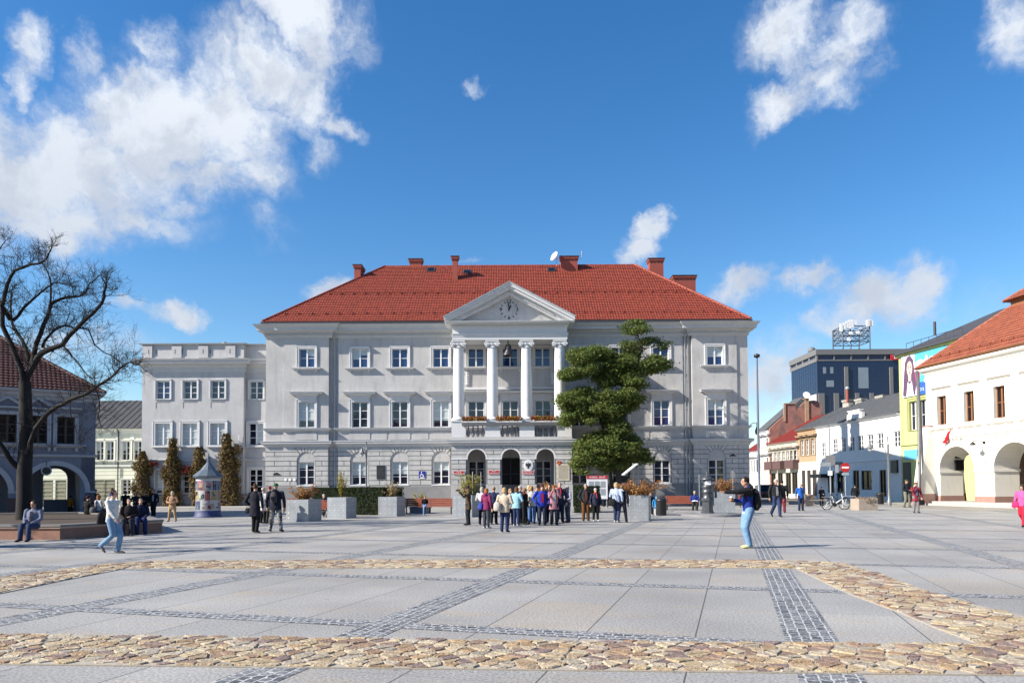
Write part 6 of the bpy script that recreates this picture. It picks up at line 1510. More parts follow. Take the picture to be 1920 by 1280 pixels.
while z < h1-.25:
    hh = rg.uniform(.45,.62); hh = min(hh, h1-.14-z); a = -3.1+rg.uniform(0,.3)
    while a < 2.9:
        w_ = rg.uniform(.38,.75); q = MB(); base_ = rg.choice([0,1,2,2,9,7,6,4,8]); curved(q, a, min(3.1,a+w_-.03), z+.01, z+hh-.01, Rb+.006, base_)
        nbk = rg.randint(2,5)
        for _ in range(nbk):
            c = rg.randrange(10); p0 = rg.uniform(a+.04,a+w_*.6); p1 = min(p0+rg.uniform(.1,.35),a+w_-.06); q0 = rg.uniform(z+.04,z+hh*.75); q1 = min(q0+rg.uniform(.04,.22),z+hh-.04)
            if p1 > p0 and q1 > q0: curved(q, p0, p1, q0, q1, Rb+.010+.001*_, c)
        for _ in range(4):
            q0 = z+.05+_*.035
            if rg.random() < .6: curved(q, a+.06, a+w_*rg.uniform(.4,.85), q0, q0+.014, Rb+.017, 8 if base_ not in (1,8) else 2)
        q.build('poster', [M['pc%d'%i] for i in range(10)], t); a += w_
    z += hh
for i, s in enumerate(('A','KIM?','WYBAĆ!')): text(t, s, .17, (Rb*.45,-Rb*.93-.02,.85-i*.17), (math.pi/2,0,R_(26)), 'pc0', .004)
# lamps
def street_lamp(lb, px, Y, ytop, side, yl, ln=1.05, grp='pale steel street lamps'):
    x = wx(px,Y,880); h = wz(ytop,Y,px); zl_ = wz(yl,Y,px); t = thing('street_lamp', lb, 'street lamp', (x,Y,0), 0, grp)
    b = MB(); b.lathe([(.16,0),(.16,.35),(.10,.45),(.09,.9),(.075,1.0),(.065,h-.6),(.09,h-.55),(.05,h-.5),(.045,h),(.075,h+.05),(.02,h+.12)],0,0,12); b.build('pole', M['lampm'], t)
    b = MB(); pts = []
    for i in range(9):
        a = math.pi/2*i/8; pts.append((side*ln*math.sin(a)*.9 if True else 0, 0, h-1.9+1.3*0+ (zl_+.55-(h-1.9))*math.sin(a) if False else h-.9-.0+ .35*math.sin(a)))
    pts = [(0,0,zl_-.9),(side*.12*ln,0,zl_-.2),(side*.3*ln,0,zl_+.3),(side*.6*ln,0,zl_+.55),(side*ln,0,zl_+.55),(side*ln,0,zl_+.40)]
    b.tube(pts,.03,8); b.build('arm', M['lampm'], t)
    b = MB(); b.lathe([(.05,.42),(.09,.38),(.11,.22),(.26,.10),(.28,.05),(.16,.03)], side*ln,0,14,z=zl_); sh = b.build('lamp_shade', M['lampm'], t)
    b = MB(); b.ball((side*ln,0,zl_-.02),(.15,.15,.17),12); b.build('globe', mat('frosted_glass',(.6,.62,.62),.2,.02) if 'frost' not in M else M['frost'], sh)
    return t
M['frost'] = mat('frosted_glass', (.55,.57,.57), .15, .02, coat=.5)
street_lamp('slender grey street lamp in front of the town hall, left of the dark plaque', 687, 57, 829, -1, 851, .34*1.0, None)
street_lamp('grey street lamp with long arm in front of the white shop house', 1666, 56, 820, -1, 841, 1.36, None)
t = thing('lantern', 'black lantern on a curved arm at the right corner of the town hall', 'lantern', (XR+.0,YF-.1,wz(800,62,1404))); b = MB(); dz = wz(811,62,1418)-wz(800,62,1404); b.tube([(0,0,-.2),(.12,-.1,.15),(.35,-.2,.30),(.62,-.25,.30),(.64,-.25,dz+.5)],.03,6); b.build('arm', M['black'], t); b = MB(); b.lathe([(.03,.5),(.08,.42),(.12,.25),(.17,.18),(.15,-.1),(.08,-.14)],.64,-.25,10,z=dz); b.build('shade', M['black'], t)
b = MB(); b.ball((.64,-.25,dz-.13),(.08,.08,.09),8); b.build('globe', M['frost'], t)
t = thing('flagpole', 'tall thin steel flagpole right of the town hall', 'flagpole', (wx(1421.5,55,800),55,0)); h = wz(666,55,1422); b = MB(); b.lathe([(.14,0),(.13,.8),(.10,.85),(.095,3),(.06,h-.2)],0,0,12); b.build('pole', mat('blue_grey_steel',(.14,.17,.22),.4,.08,metal=.4), t); b = MB(); b.lathe([(.05,h-.2),(.22,h-.12),(.22,h+.05),(.05,h+.12)],0,0,12); b.build('finial', M['black'], t)
# road signs
t = thing('no_entry_sign', 'round red no-entry sign with white bar on a steel post', 'road sign', (wx(1585,60,876),60,0)); z = wz(876,60,1585); b = MB(); b.tube([(0,.06,0),(0,.06,z+.4)],.04,8); b.build('post', M['sheet'], t); b = MB(); b.tube([(0,0,z),(0,.03,z)],.38,28); b.build('disc', M['red'], t); b = MB(); b.box(-.28,.28,-.012,-.0,z-.07,z+.07); b.build('bar', M['lettw'], t); b = MB(); b.box(-.28,.28,-.01,.02,z-.62,z-.42); b.build('supplement', mat('pale_blue_plate',(.30,.38,.42),.5,.05), t)
t = thing('sign_post', 'tall steel post with the backs of grey direction boards', 'road sign', (wx(1557,56,900),56,0)); b = MB(); zt = wz(790,56,1557); b.tube([(0,0,0),(0,0,wz(852,56,1557))],.045,8); b.build('post', M['sheet'], t)
b = MB(); b.box(-.36,.36,-.05,-.03,wz(872,56,1557),wz(853.5,56,1557)); b.build('board', M['plinth'], t); b = MB(); b.box(-.75,.05,-.055,-.02,wz(874,56,1550),wz(866.5,56,1550)); b.box(.36,.62,-.05,-.03,wz(886,56,1557),wz(871,56,1557)); b.build('side_plate', M['sheet'], t); b = MB(); b.box(-.20,.14,-.06,-.045,wz(891,56,1557),wz(882,56,1557)); b.build('white_plate', M['lettw'], t)
t = thing('street_post', 'thin grey post with small board beside the pump planter', 'post', (wx(1374,50,900),50,0)); b = MB(); b.tube([(0,0,0),(0,0,wz(882,50,1374))],.035,8); b.build('post', M['sheet'], t); b = MB(); b.box(-.14,.14,-.03,-.01,wz(896,50,1374),wz(884,50,1374)); b.build('board', M['plinth'], t)
t = thing('slim_post', 'slim grey post left of the iron pump', 'post', (wx(1311,52,900),52,0)); b = MB(); b.tube([(0,0,0),(0,0,wz(889,52,1311))],.03,8); b.tube([(-.2,0,wz(898,52,1311)),(.06,0,wz(898,52,1311))],.02,6); b.build('post', M['steel'], t)
# bin, planters and bicycles on the right
def bin_(lb, px, py):
    p = gnd(px, py); t = thing('litter_bin', lb, 'bin', p); b = MB(); b.lathe([(.24,0),(.27,.05),(.29,.75),(.31,.78)],0,0,16); b.build('body', M['black'], t); b = MB(); b.lathe([(.31,.78),(.33,.82),(.24,.92),(.05,.96)],0,0,16); b.build('lid', M['black'], t)
bin_('black litter bin in front of the shaded shop window', 1650.5, 945); bin_('small black litter bin left of the tan planter bench', 1240, 966)
M['conc'] = mat('brown_concrete', (.30,.25,.20), .85, .12, 5, .3); M['flow'] = leafmat('pale_flower', [(.45,.30,.25),(.60,.55,.45),(.30,.12,.10),(.15,.16,.06),(.55,.5,.42)])
def box_planter(lb, px0, px1, py0, py1, dep, name='concrete_planter', leaf='flow', rz=0):
    A = gnd(px0,py1); B_ = wx(px1,A.y,py1); w = B_-A.x; h = wz(py0,A.y,px0); t = thing(name, lb, 'planter', A, rz); b = MB(); b.box(0,w,0,dep,0,.05); b.box(0,w,0,.08,.05,h); b.box(0,w,dep-.08,dep,.05,h); b.box(0,.08,.08,dep-.08,.05,h); b.box(w-.08,w,.08,dep-.08,.05,h); b.build('box', M['conc'], t)
    b = MB(); b.box(.08,w-.08,.08,dep-.08,h-.12,h-.05); b.build('soil', M['soil'], t); b = MB(); rg = random.Random(int(px0))
    for k in range(26): leafclump(b, (rg.uniform(.1,w-.1),rg.uniform(.05,dep-.1),h+.03), (.18,.15,.10), 20, .05, rg)
    for k in range(6): leafclump(b, (w*.55+rg.uniform(-.25,.25),-.05,h-.15*rg.random()), (.16,.08,.12), 18, .045, rg)
    b.build('flowers', M[leaf], t); return t, w, h
t, w, h = box_planter('brown concrete planter with pale flowers, right of the bicycles', 1611, 1646, 935, 956.5, 1.2)
b = MB(); b.box(w+.0,w+.012,.02,.3,.08,h-.1); b.build('hazard_stripe', mat('yellow_black_tape',(.55,.40,.03),.5,.05,3), t)
t, w, h = box_planter('tan concrete planter with bench seat, behind the blue-jacketed man', 1508, 1528, 929, 948.5, 1.1); b = MB(); b.box(-1.8,w+.9,-.1,.35,.42,.50); b.build('seat', M['conc'], t); b = MB(); b.box(-1.7,-1.2,-.05,.3,0,.42); b.build('leg', M['conc'], t)
t, w, h = box_planter('dark stone planter behind the small blue-coated child', 1236, 1249, 946, 964, .8)
def bicycle(lb, p, rz, frame, s=1.0):
    t = thing('bicycle', lb, 'bicycle', p, rz, 'parked bicycles'); R0 = .34
    for x in (-.52,.52):
        b = MB(); pts = [(x+R0*math.cos(a*.2618),0,R0+R0*math.sin(a*.2618)) for a in range(25)]; b.tube(pts,.026,6,caps=False); tw_ = b.build('wheel', M['black'], t); b = MB()
        for k in range(12): a = k*math.pi/6; b.tube([(x,.0,R0),(x+(R0-.02)*math.cos(a),0,R0+(R0-.02)*math.sin(a))],.004,4)
        b.tube([(x,-.05,R0),(x,.05,R0)],.025,8); b.build('spokes', M['stud'], tw_)
    b = MB(); bb = (-.08,0,.30); b.tube([bb,(.40,0,.62)],.035,8); b.tube([(.36,0,.92),(.42,0,.60),(.52,.0,R0)],.025,8); b.tube([bb,(-.22,0,.82)],.024,8); b.tube([(-.52,.03,R0),bb],.016,6); b.tube([(-.52,.03,R0),(-.18,0,.68)],.014,6); b.build('frame', M[frame], t)
    b = MB(); b.ball((-.24,0,.86),(.14,.08,.045),10); b.build('saddle', M['black'], t); b = MB(); b.tube([(.28,-.28,1.02),(.36,-.12,1.0),(.36,.12,1.0),(.28,.28,1.02)],.016,6); b.tube([(.36,0,.9),(.36,0,1.0)],.018,6); b.build('handlebar', M['black'], t)
    b = MB(); b.tube([(-.08,-.05,.30),(-.08,.05,.30)],.11,14); b.tube([(-.08,-.1,.30),(.06,-.1,.2)],.012,5); b.build('crank', M['black'], t)
    b = MB(); b.box(-.78,-.32,-.08,.08,.72,.74); b.tube([(-.7,.06,.72),(-.52,.05,R0)],.01,5); b.tube([(-.7,-.06,.72),(-.52,-.05,R0)],.01,5); b.build('carrier', M['conc'] if frame == 'white' else M['black'], t)
    t.scale = (s,s,s); return t
pb_ = gnd(1567, 955); bicycle('white-framed city bicycle leaning by the sign post', (pb_.x,pb_.y,0), R_(4), 'white', 1.12)
p2 = gnd(1594, 951); bicycle('dark bicycle behind the rack loop', (p2.x,p2.y+1.6,0), R_(12), 'black', 1.05)
p3 = gnd(602, 964) if False else gnd(600, 972); bicycle('dark bicycle standing between the first two steel planters', (p3.x,p3.y+.6,0), R_(-20), 'black', .9)
t = thing('bicycle_rack', 'bent steel tube bicycle rack beside the concrete planter', 'bike rack', gnd(1577,954)+Vector((0,-.25,0)))
b = MB(); b.tube([(0,0,0),(0,0,.76),(.08,0,.84),(.82,0,.84),(.9,0,.76),(.9,0,0)],.03,8); b.build('loop', M['stud'], t); b = MB(); b.box(-.1,1.5,-.05,.05,0,.08); b.build('rail', M['sheet'], t)
# parked dark van far up the street
def car(lb, p, rz, col):
    t = thing('parked_car', lb, 'car', p, rz); b = MB(); P = [(-2.1,.32),(2.1,.32),(2.12,.75),(1.9,.92),(1.15,1.0),(.55,1.62),(-1.3,1.66),(-1.95,1.1),(-2.12,.95)]; b.prism(P,-.86,.86); b.build('body', col, t)
    b = MB(); b.prism([(-1.55,1.08),(.95,1.05),(.50,1.54),(-1.2,1.57)],-.875,-.865); b.poly([(-2.0,-.7,1.12),(-2.0,.7,1.12),(-1.40,.62,1.60),(-1.40,-.62,1.60)][::-1]); b.build('window', M['glassd'], t)
    for x in (-1.3,1.3):
        for y in (-.82,.82): b = MB(); b.tube([(x,y-.1,.32),(x,y+.1,.32)],.32,18); w_ = b.build('wheel', M['black'], t); b = MB(); b.tube([(x,y-.11,.32),(x,y+.11,.32)],.18,12); b.build('rim', M['sheet'], w_)
    b = MB()
    for y in (-.7,.7): b.box(-2.13,-2.08,y-.12,y+.12,.72,.9)
    b.build('tail_light', M['red'], t)
car('black car parked in the shaded side street behind the pink house corner', (wx(1434,76,930),76,0), R_(82), mat('black_car_paint',(.012,.013,.016),.25,.05,coat=.8))

# ================================================================== RAISED BED, TREES, CREEPERS
t = thing('raised_bed', 'long red stone raised bed with dark coping around the bare tree', 'planter', (0,0,0))
K = [gnd(-120,1011.5), gnd(112.5,1011.5), gnd(307,997.5), gnd(268,984), gnd(150,977), gnd(-140,981)]
KP = [(p.x,p.y) for p in K]; hb = wz(983.5, K[1].y, 112)
def inset(P, d):
    c = (sum(p[0] for p in P)/len(P), sum(p[1] for p in P)/len(P)); return [(p[0]+(c[0]-p[0])*d/max(.01,math.hypot(c[0]-p[0],c[1]-p[1])), p[1]+(c[1]-p[1])*d/max(.01,math.hypot(c[0]-p[0],c[1]-p[1]))) for p in P]
def ringwall(mb, P, d0, d1, z0, z1):
    A, B_ = inset(P,d0), inset(P,d1); n = len(P)
    for i in range(n):
        j = (i+1)%n; mb.add([(*A[i],z0),(*A[j],z0),(*B_[j],z0),(*B_[i],z0),(*A[i],z1),(*A[j],z1),(*B_[j],z1),(*B_[i],z1)],[(0,3,2,1),(4,5,6,7),(0,1,5,4),(2,3,7,6)])
b = MB(); ringwall(b, KP, .08, .5, 0, hb-.12); b.build('wall', mat('red_sandstone',(.235,.125,.092),.8,.12,3,.25), t)
b = MB(); ringwall(b, KP, .03, .55, hb-.12, hb-.06); b.build('moulding', mat('pale_sandstone',(.42,.30,.24),.8,.1,3), t)
b = MB(); ringwall(b, KP, 0, .62, hb-.06, hb); b.build('coping', mat('dark_coping',(.16,.15,.145),.6,.12,4), t)
b = MB(); b.poly([(x,y,hb-.08) for x,y in inset(KP,.55)]); b.build('soil', M['soil'], t)
# bare tree
def bare_tree(lb, Y, limbs, seed, twig=1.0, levels=3, rs=1.0, extra=None):
    rg = random.Random(seed); base = limbs[0][0]
    B0 = atY(base[0], base[1], Y); B0.z = 0
    t = thing('bare_tree', lb, 'tree', B0); tr = MB(); br = MB(); tips = []
    cnt = [0]
    def grow(p, d, l, r, lev):
        cnt[0] += 1
        n = 4; pts = [p.copy()]; q = p.copy(); dd = d.copy()
        for i in range(n):
            dd = (dd+Vector((rg.gauss(0,.20),rg.gauss(0,.20),rg.gauss(0,.16)+.035))).normalized(); q = q+dd*(l/n); pts.append(q.copy())
        br.tube([x-B0 for x in pts],[rs*max(.003,r*(1-.7*i/n)) for i in range(n+1)],5 if r > .02 else 4, caps=False)
        if lev <= 0: return
        for i in range(1, n+1):
            for _ in range(2 if lev > 1 else 2):
                if rg.random() < (.72 if lev > 1 else .6):
                    ax_ = Vector((rg.gauss(0,1),rg.gauss(0,1),rg.gauss(0,1))).normalized(); d2 = (dd*.75+ax_*.75+Vector((0,0,.15))).normalized(); grow(pts[i], d2, l*rg.uniform(.4,.65), max(.003,r*(1-.7*i/n)*.55), lev-1)
    for li, (pts_, r0, r1, dy) in enumerate([(l, a, c, e) for (l,a,c,e) in [(x, *y) for x,y in zip(limbs, extra)]]):
        W_ = []
        n = len(pts_)
        for i, (px,py) in enumerate(pts_):
            yy = Y+dy*i/(n-1); p = atY(px, py, yy)
            if li == 0 and i == 0: p.z = 0
            W_.append(p)
        rad = [(r0+(r1-r0)*i/(n-1))*(.8 if li else 1) for i in range(n)]
        # smooth path
        P2, R2 = [], []
        for i in range(n-1):
            for s in (0,.5):
                a = W_[max(0,i-1)]; b_ = W_[i]; c = W_[i+1]; d = W_[min(n-1,i+2)]
                P2.append(b_*.5*(2)+0*b_ if s == 0 else (b_*9+c*9-a-d)/16); R2.append(rad[i]+(rad[i+1]-rad[i])*s)
        P2.append(W_[-1]); R2.append(rad[-1])
        (tr if li == 0 else br).tube([p-B0+Vector((rg.gauss(0,.02),0,rg.gauss(0,.02)))*(0 if li == 0 else 1) for p in P2], R2, 12 if li == 0 else 7, round_=False)
        if li == 0: continue
        for i in range(1, len(P2)):
            d0 = (P2[i]-P2[i-1]).normalized()
            for _ in range(3 if i > 1 else 1):
                if rg.random() < .85*twig:
                    ax_ = Vector((rg.gauss(0,1),rg.gauss(0,1),rg.gauss(0,1)+.3)).normalized(); grow(P2[i], (d0*.5+ax_).normalized(), rg.uniform(.5,1.0)*(.6 if i > len(P2)-3 else 1), max(.006,min(.018,R2[i]*.33)), levels-1)
        for _ in range(3): grow(P2[-1], (d0+Vector((rg.gauss(0,.5),rg.gauss(0,.5),rg.gauss(0,.5)))).normalized(), rg.uniform(.35,.6), R2[-1]*.7, levels-1)
    tr.build('trunk', M['barkg'], t); br.build('crown', M['barkg'], t); return t
LIM = [[(44,990),(46,930),(46,880),(49,820),(48,770),(47,715)],
 [(48,730),(38,690),(22,650),(6,610),(5,571),(14,534),(28,508),(59,496),(83,490),(91,476),(96,464)],
 [(50,720),(54,674),(42,639),(23,609),(21,570),(24,543)],
 [(23,602),(44,578),(63,559),(89,538),(105,530),(127,534)],
 [(50,715),(61,674),(70,644),(82,609),(94,576),(103,564),(124,556),(150,555),(162,545),(169,531),(185,517)],
 [(94,574),(95,543),(90,510),(82,497)],
 [(52,705),(70,670),(92,655),(117,644),(141,616),(164,595),(192,568),(196,545),(199,531)],
 [(78,650),(92,628),(103,618),(122,610),(141,616),(166,618),(178,646),(211,668),(231,684)],
 [(117,645),(130,662),(141,674),(160,698),(178,716)],
 [(46,885),(56,830),(82,782),(110,762),(131,749),(160,738),(178,727),(200,712),(216,700),(231,685),(245,680),(259,684)],
 [(40,880),(22,862),(0,831),(-25,790),(-40,740),(-50,690)],
 [(20,600),(2,570),(-12,540),(-20,510),(-8,480),(8,455)],
 [(131,750),(133,775),(140,800),(150,822)],[(178,728),(186,752),(184,780),(190,800)]]
EXT = [(.30,.22,0),(.15,.025,-1.5),(.13,.03,1.2),(.085,.02,1.0),(.14,.02,1.5),(.06,.02,-.3),(.17,.04,-1.5),(.07,.02,-.5),(.06,.015,-1.0),(.125,.03,-2.0),(.16,.05,-1.0),(.12,.02,-2),(.035,.01,-.5),(.035,.01,.5)]
bare_tree('dark leafless tree spreading from the raised bed at the left edge', 30.0, LIM, 5, 1.0, 3, extra=EXT)
# second bare tree just outside the left edge: its twigs and its shadow reach into the picture
LIM2 = [[(-560,1060),(-550,960),(-545,860),(-540,760)],[(-540,770),(-500,680),(-450,600),(-380,540),(-300,500)],[(-540,770),(-560,660),(-580,560),(-560,450),(-520,380)],[(-540,760),(-480,700),(-400,690),(-320,660),(-230,640)],[(-540,790),(-620,700),(-700,620),(-740,520)],[(-540,770),(-510,640),(-470,520),(-460,420)]]
EXT2 = [(.4,.3,0),(.22,.06,1.5),(.2,.06,-1),(.2,.05,-1.5),(.2,.05,2),(.2,.06,3)]
bare_tree('leafless tree just beyond the left edge, casting its branch shadow over the paving', 19.0, LIM2, 9, 1.0, 3, 2.4, extra=EXT2)
# green tree in front of the town hall
YT_ = 57.6; rg = random.Random(21); tb = Vector((wx(1160,YT_,930),YT_,0)); t = thing('green_tree', 'dark green leafy tree with layered lopsided crown in front of the town hall', 'tree', tb)
tr = MB(); fo = MB()
def tp(px, py, dy=0): return atY(px, py, YT_+dy)-tb
trunk_pts = [Vector((0,0,0)), tp(1160,900), tp(1158,860), tp(1164,820), tp(1172,770), tp(1180,720), tp(1197,680), tp(1203,655), tp(1196,630), tp(1193,615)]
tr.tube(trunk_pts,[.26,.23,.2,.18,.15,.12,.085,.06,.045,.03],10); tr.tube([Vector((-.35,.1,0)),tp(1146,900,.2),tp(1140,860,.3),tp(1130,800,.4),tp(1115,760,.5)],[.16,.14,.12,.09,.05],8)
tr.tube([Vector((.3,-.1,0)),tp(1178,900),tp(1185,850,-.3),tp(1192,820,-.4)],[.12,.10,.08,.05],8)
for P_, r0 in [([(1180,722),(1150,700),(1115,690),(1085,690)],.08),([(1164,815),(1125,790),(1090,770),(1060,765)],.10),([(1172,770),(1195,765),(1214,766)],.05),([(1214,766),(1205,782),(1195,788)],.02),([(1195,690),(1220,692),(1248,690)],.05),([(1200,655),(1225,650),(1250,645)],.04),([(1165,840),(1120,840),(1090,860)],.07),([(1158,850),(1195,850),(1212,840)],.05),([(1180,720),(1160,690),(1140,665),(1125,655)],.06),([(1100,690),(1104,720)],.03),([(1158,870),(1200,870),(1218,865)],.04)]:
    n = len(P_); tr.tube([tp(*q, rg.uniform(-.4,.4)) for q in P_],[r0*(1-.7*i/(n-1)) for i in range(n)],6)
tr.build('trunk', M['trunk'], t)
LOB = [(1193,606,14,9,.6),(1180,616,16,8,.6),(1205,617,14,8,.6),(1190,622,14,6,.5),(1222,640,22,7,.6),(1243,646,14,7,.5),(1200,645,12,8,.6),(1180,648,14,10,.7),(1192,660,14,12,.8),
 (1178,672,18,12,.9),(1245,684,16,12,.9),(1222,688,20,13,1.0),(1200,692,22,16,1.2),(1232,672,14,8,.7),(1090,662,22,11,.9),(1120,660,24,11,1.0),(1145,672,24,14,1.2),(1075,672,12,8,.7),(1100,682,26,13,1.1),(1072,700,14,10,.8),(1090,697,18,12,1.0),
 (1165,688,26,16,1.4),(1125,698,26,16,1.4),(1150,708,30,16,1.5),(1182,712,26,16,1.4),(1130,718,20,10,1.1),(1195,722,16,10,1.0),(1062,705,9,7,.6),
 (1100,738,26,12,1.2),(1075,742,22,13,1.2),(1060,752,18,14,1.1),(1090,757,24,14,1.4),(1120,752,26,15,1.5),(1150,742,28,14,1.5),(1175,738,22,12,1.3),(1190,750,16,10,1.0),(1130,768,30,14,1.5),(1090,775,22,12,1.2),(1070,778,18,11,1.0),(1060,792,10,8,.7),(1155,768,22,14,1.4),(1105,790,14,8,.9),(1175,765,16,10,1.1),
 (1125,815,26,12,1.3),(1105,828,22,13,1.2),(1090,842,16,12,1.0),(1140,828,28,15,1.5),(1165,818,22,13,1.3),(1120,845,28,15,1.5),(1150,848,28,16,1.5),(1100,858,22,13,1.2),(1085,868,12,10,.9),(1130,862,28,13,1.4),(1175,842,22,15,1.3),(1190,828,14,10,.9),(1185,862,22,12,1.2),(1205,850,14,10,.9),(1215,862,9,7,.7),(1090,882,10,7,.7),(1165,872,22,11,1.2),(1145,878,18,8,1.0),(1160,800,18,12,1.1),(1145,790,16,10,1.0)]
for _k in range(100):      # loose filling between the lobes
    a_ = rg.choice(LOB[9:]); b_2 = min((q for q in LOB[9:] if q is not a_), key=lambda q: math.hypot(q[0]-a_[0],q[1]-a_[1])+rg.uniform(0,22)); LOB.append(((a_[0]+b_2[0])/2,(a_[1]+b_2[1])/2,16,10,1.2))
for (px,py,rx,ry,rd) in LOB:
    k = YT_/F; c = tp(px, py, rg.uniform(-.7,.7)); nsub = max(6, int(rx*ry/11))
    for _ in range(nsub):
        d = Vector((rg.gauss(0,1),rg.gauss(0,1),rg.gauss(0,1))).normalized()*rg.uniform(.45,1.0); sc2 = c+Vector((d.x*rx*k*1.02,d.y*rd*1.0,d.z*ry*k*1.0))
        leafclump(fo, sc2, (.56,.56,.25), 38, .115, rg, up=.7)
        if _ % 4 == 0: leafclump(fo, sc2, (.95,.8,.42), 9, .10, rg, up=.6)
fo.build('crown', LF['tree'], t)
# creepers on the wing
for i, (px0,px1,py0,py1,lb,tip) in enumerate([(253,286,846,956,'brown autumn creeper, leftmost on the wing wall',(268,846)),(307,340,822,956,'tall brown-green creeper second from the left on the wing wall',(325,822)),(358,392,838,956,'creeper with dark red leaves behind the advertising column',(374,838)),(412,452,813,956,'tallest and widest creeper, right of the advertising column',(424,813))]):
    Yc = YW-.25; x0_, x1_ = wx(px0,Yc,890), wx(px1,Yc,890); zt = wz(py0,Yc,px0); t = thing('wall_creeper', lb, 'climbing plant', ((x0_+x1_)/2,Yc,0), 0, 'creepers on the wing wall')
    rg = random.Random(90+i); f = MB(); st = MB(); w = (x1_-x0_)/2; tipx = wx(tip[0],Yc,830)-(x0_+x1_)/2
    for _ in range(int(1500*zt/6*w)):
        zz = zt*rg.random()**.9; q = zz/zt
        wd = w*(1.0 if q < .35 else 1-.15*(q-.35)/.3 if q < .65 else .85-.5*(q-.65)/.35)*(1+.16*math.sin(zz*2.1+i*2)+.13*math.sin(zz*5.3+i))*rg.choice((1,1,1,1.12)); cxx = tipx*max(0,(q-.4)/.6)
        a = rg.uniform(-1,1); p = Vector((cxx+a*wd, -.52*math.sqrt(max(0,1-a*a))*(1 if q < .85 else .6)*rg.uniform(.75,1.05), zz)); nr = (Vector((a,-.9,.25))+Vector((rg.uniform(-1,1),rg.uniform(-1,1),rg.uniform(-1,1)))*.9).normalized()
        t1 = nr.cross(Vector((rg.uniform(-1,1),rg.uniform(-1,1),rg.uniform(-1,1)))).normalized(); t2 = nr.cross(t1); s = .10*rg.uniform(.6,1.3); f.add([p-t1*s,p-t2*s*.7,p+t1*s,p+t2*s*.7],[(0,1,2,3)])
    if i == 2:
        for _ in range(200): leafclump(f, (-w-.4+rg.uniform(-.4,.4),-.2,zt*.62+rg.uniform(-.3,.3)), (.2,.1,.2), 3, .08, rg, m=1)
    if i in (0,):
        for _ in range(120): leafclump(f, (w*.6+rg.uniform(0,.8),-.2,zt*.78+rg.uniform(-.15,.15)), (.2,.1,.14), 3, .08, rg, m=1)
    for k in range(9): leafclump(f, (rg.choice((-1,1))*w*rg.uniform(.5,1.0),-.25,zt*rg.uniform(.08,.8)), (.32,.2,.45), 110, .09, rg)
    f.build('foliage', [LF['ivy'], LF['red']], t)
    for k in range(7): a = rg.uniform(-.7,.7)*w; st.tube([(a,-.12,0),(a*.9+.1,-.2,zt*.4),(a*.5+tipx*.4,-.15,zt*.72),(tipx,-.1,zt*.95)],[.05,.04,.03,.015],6)
    st.build('stems', M['trunk'], t)
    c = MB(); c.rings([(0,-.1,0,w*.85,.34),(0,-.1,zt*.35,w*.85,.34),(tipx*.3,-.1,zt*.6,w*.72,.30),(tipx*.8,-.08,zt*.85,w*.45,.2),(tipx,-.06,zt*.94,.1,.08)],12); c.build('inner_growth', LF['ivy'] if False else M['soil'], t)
# ================================================================== PEOPLE
SK = {'p': mat('pale_skin',(.50,.30,.22),.55,.06,8), 't': mat('tan_skin',(.40,.22,.15),.55,.06,8)}
EYE = mat('eye_dark',(.02,.015,.015),.3); LIP = mat('lip',(.33,.12,.10),.5)
_cm = {}
def cloth(c, name=None):
    c = tuple(x*.80 for x in c); k = tuple(round(x,3) for x in c)
    if k not in _cm: _cm[k] = mat(name or 'cloth_%d'%len(_cm), c, .85, .2, 9, .9, spec=.2, bsc=16)
    return _cm[k]
def camo():
    return mat('camouflage_cloth', (.30,.30,.31), .85, .1, 9, .3, spec=.2, col2=(.035,.035,.04), mixsc=9)
def remesh(mb, name, mats, par, vox=.022, sm=3, extra=None):
    me = mb.mesh('tmp', []); o = bpy.data.objects.new('tmp', me); COL.objects.link(o)
    r = o.modifiers.new('r','REMESH'); r.mode = 'VOXEL'; r.voxel_size = vox; r.use_smooth_shade = True
    s = o.modifiers.new('s','SMOOTH'); s.factor = .5; s.iterations = sm
    dg = bpy.context.evaluated_depsgraph_get(); me2 = bpy.data.meshes.new_from_object(o.evaluated_get(dg)); bpy.data.objects.remove(o); bpy.data.meshes.remove(me)
    nv = len(me2.vertices)
    if extra and extra.f:
        import numpy as np
        co = np.empty(nv*3); me2.vertices.foreach_get('co', co); vs = [tuple(x) for x in co.reshape(-1,3)]
        fs = [list(p.vertices) for p in me2.polygons]; nf = len(fs); m3 = bpy.data.meshes.new(name)
        m3.from_pydata(vs+extra.v, [], fs+[[i+nv for i in f] for f in extra.f]); m3.polygons.foreach_set('material_index', [0]*nf+extra.m); m3.polygons.foreach_set('use_smooth', [True]*(nf+len(extra.f))); bpy.data.meshes.remove(me2); me2 = m3
    me2.name = name; me2.materials.clear()
    for m in (mats if isinstance(mats,(list,tuple)) else [mats]): me2.materials.append(m)
    me2.update(); o = bpy.data.objects.new(name, me2); COL.objects.link(o); o.parent = par
    return o
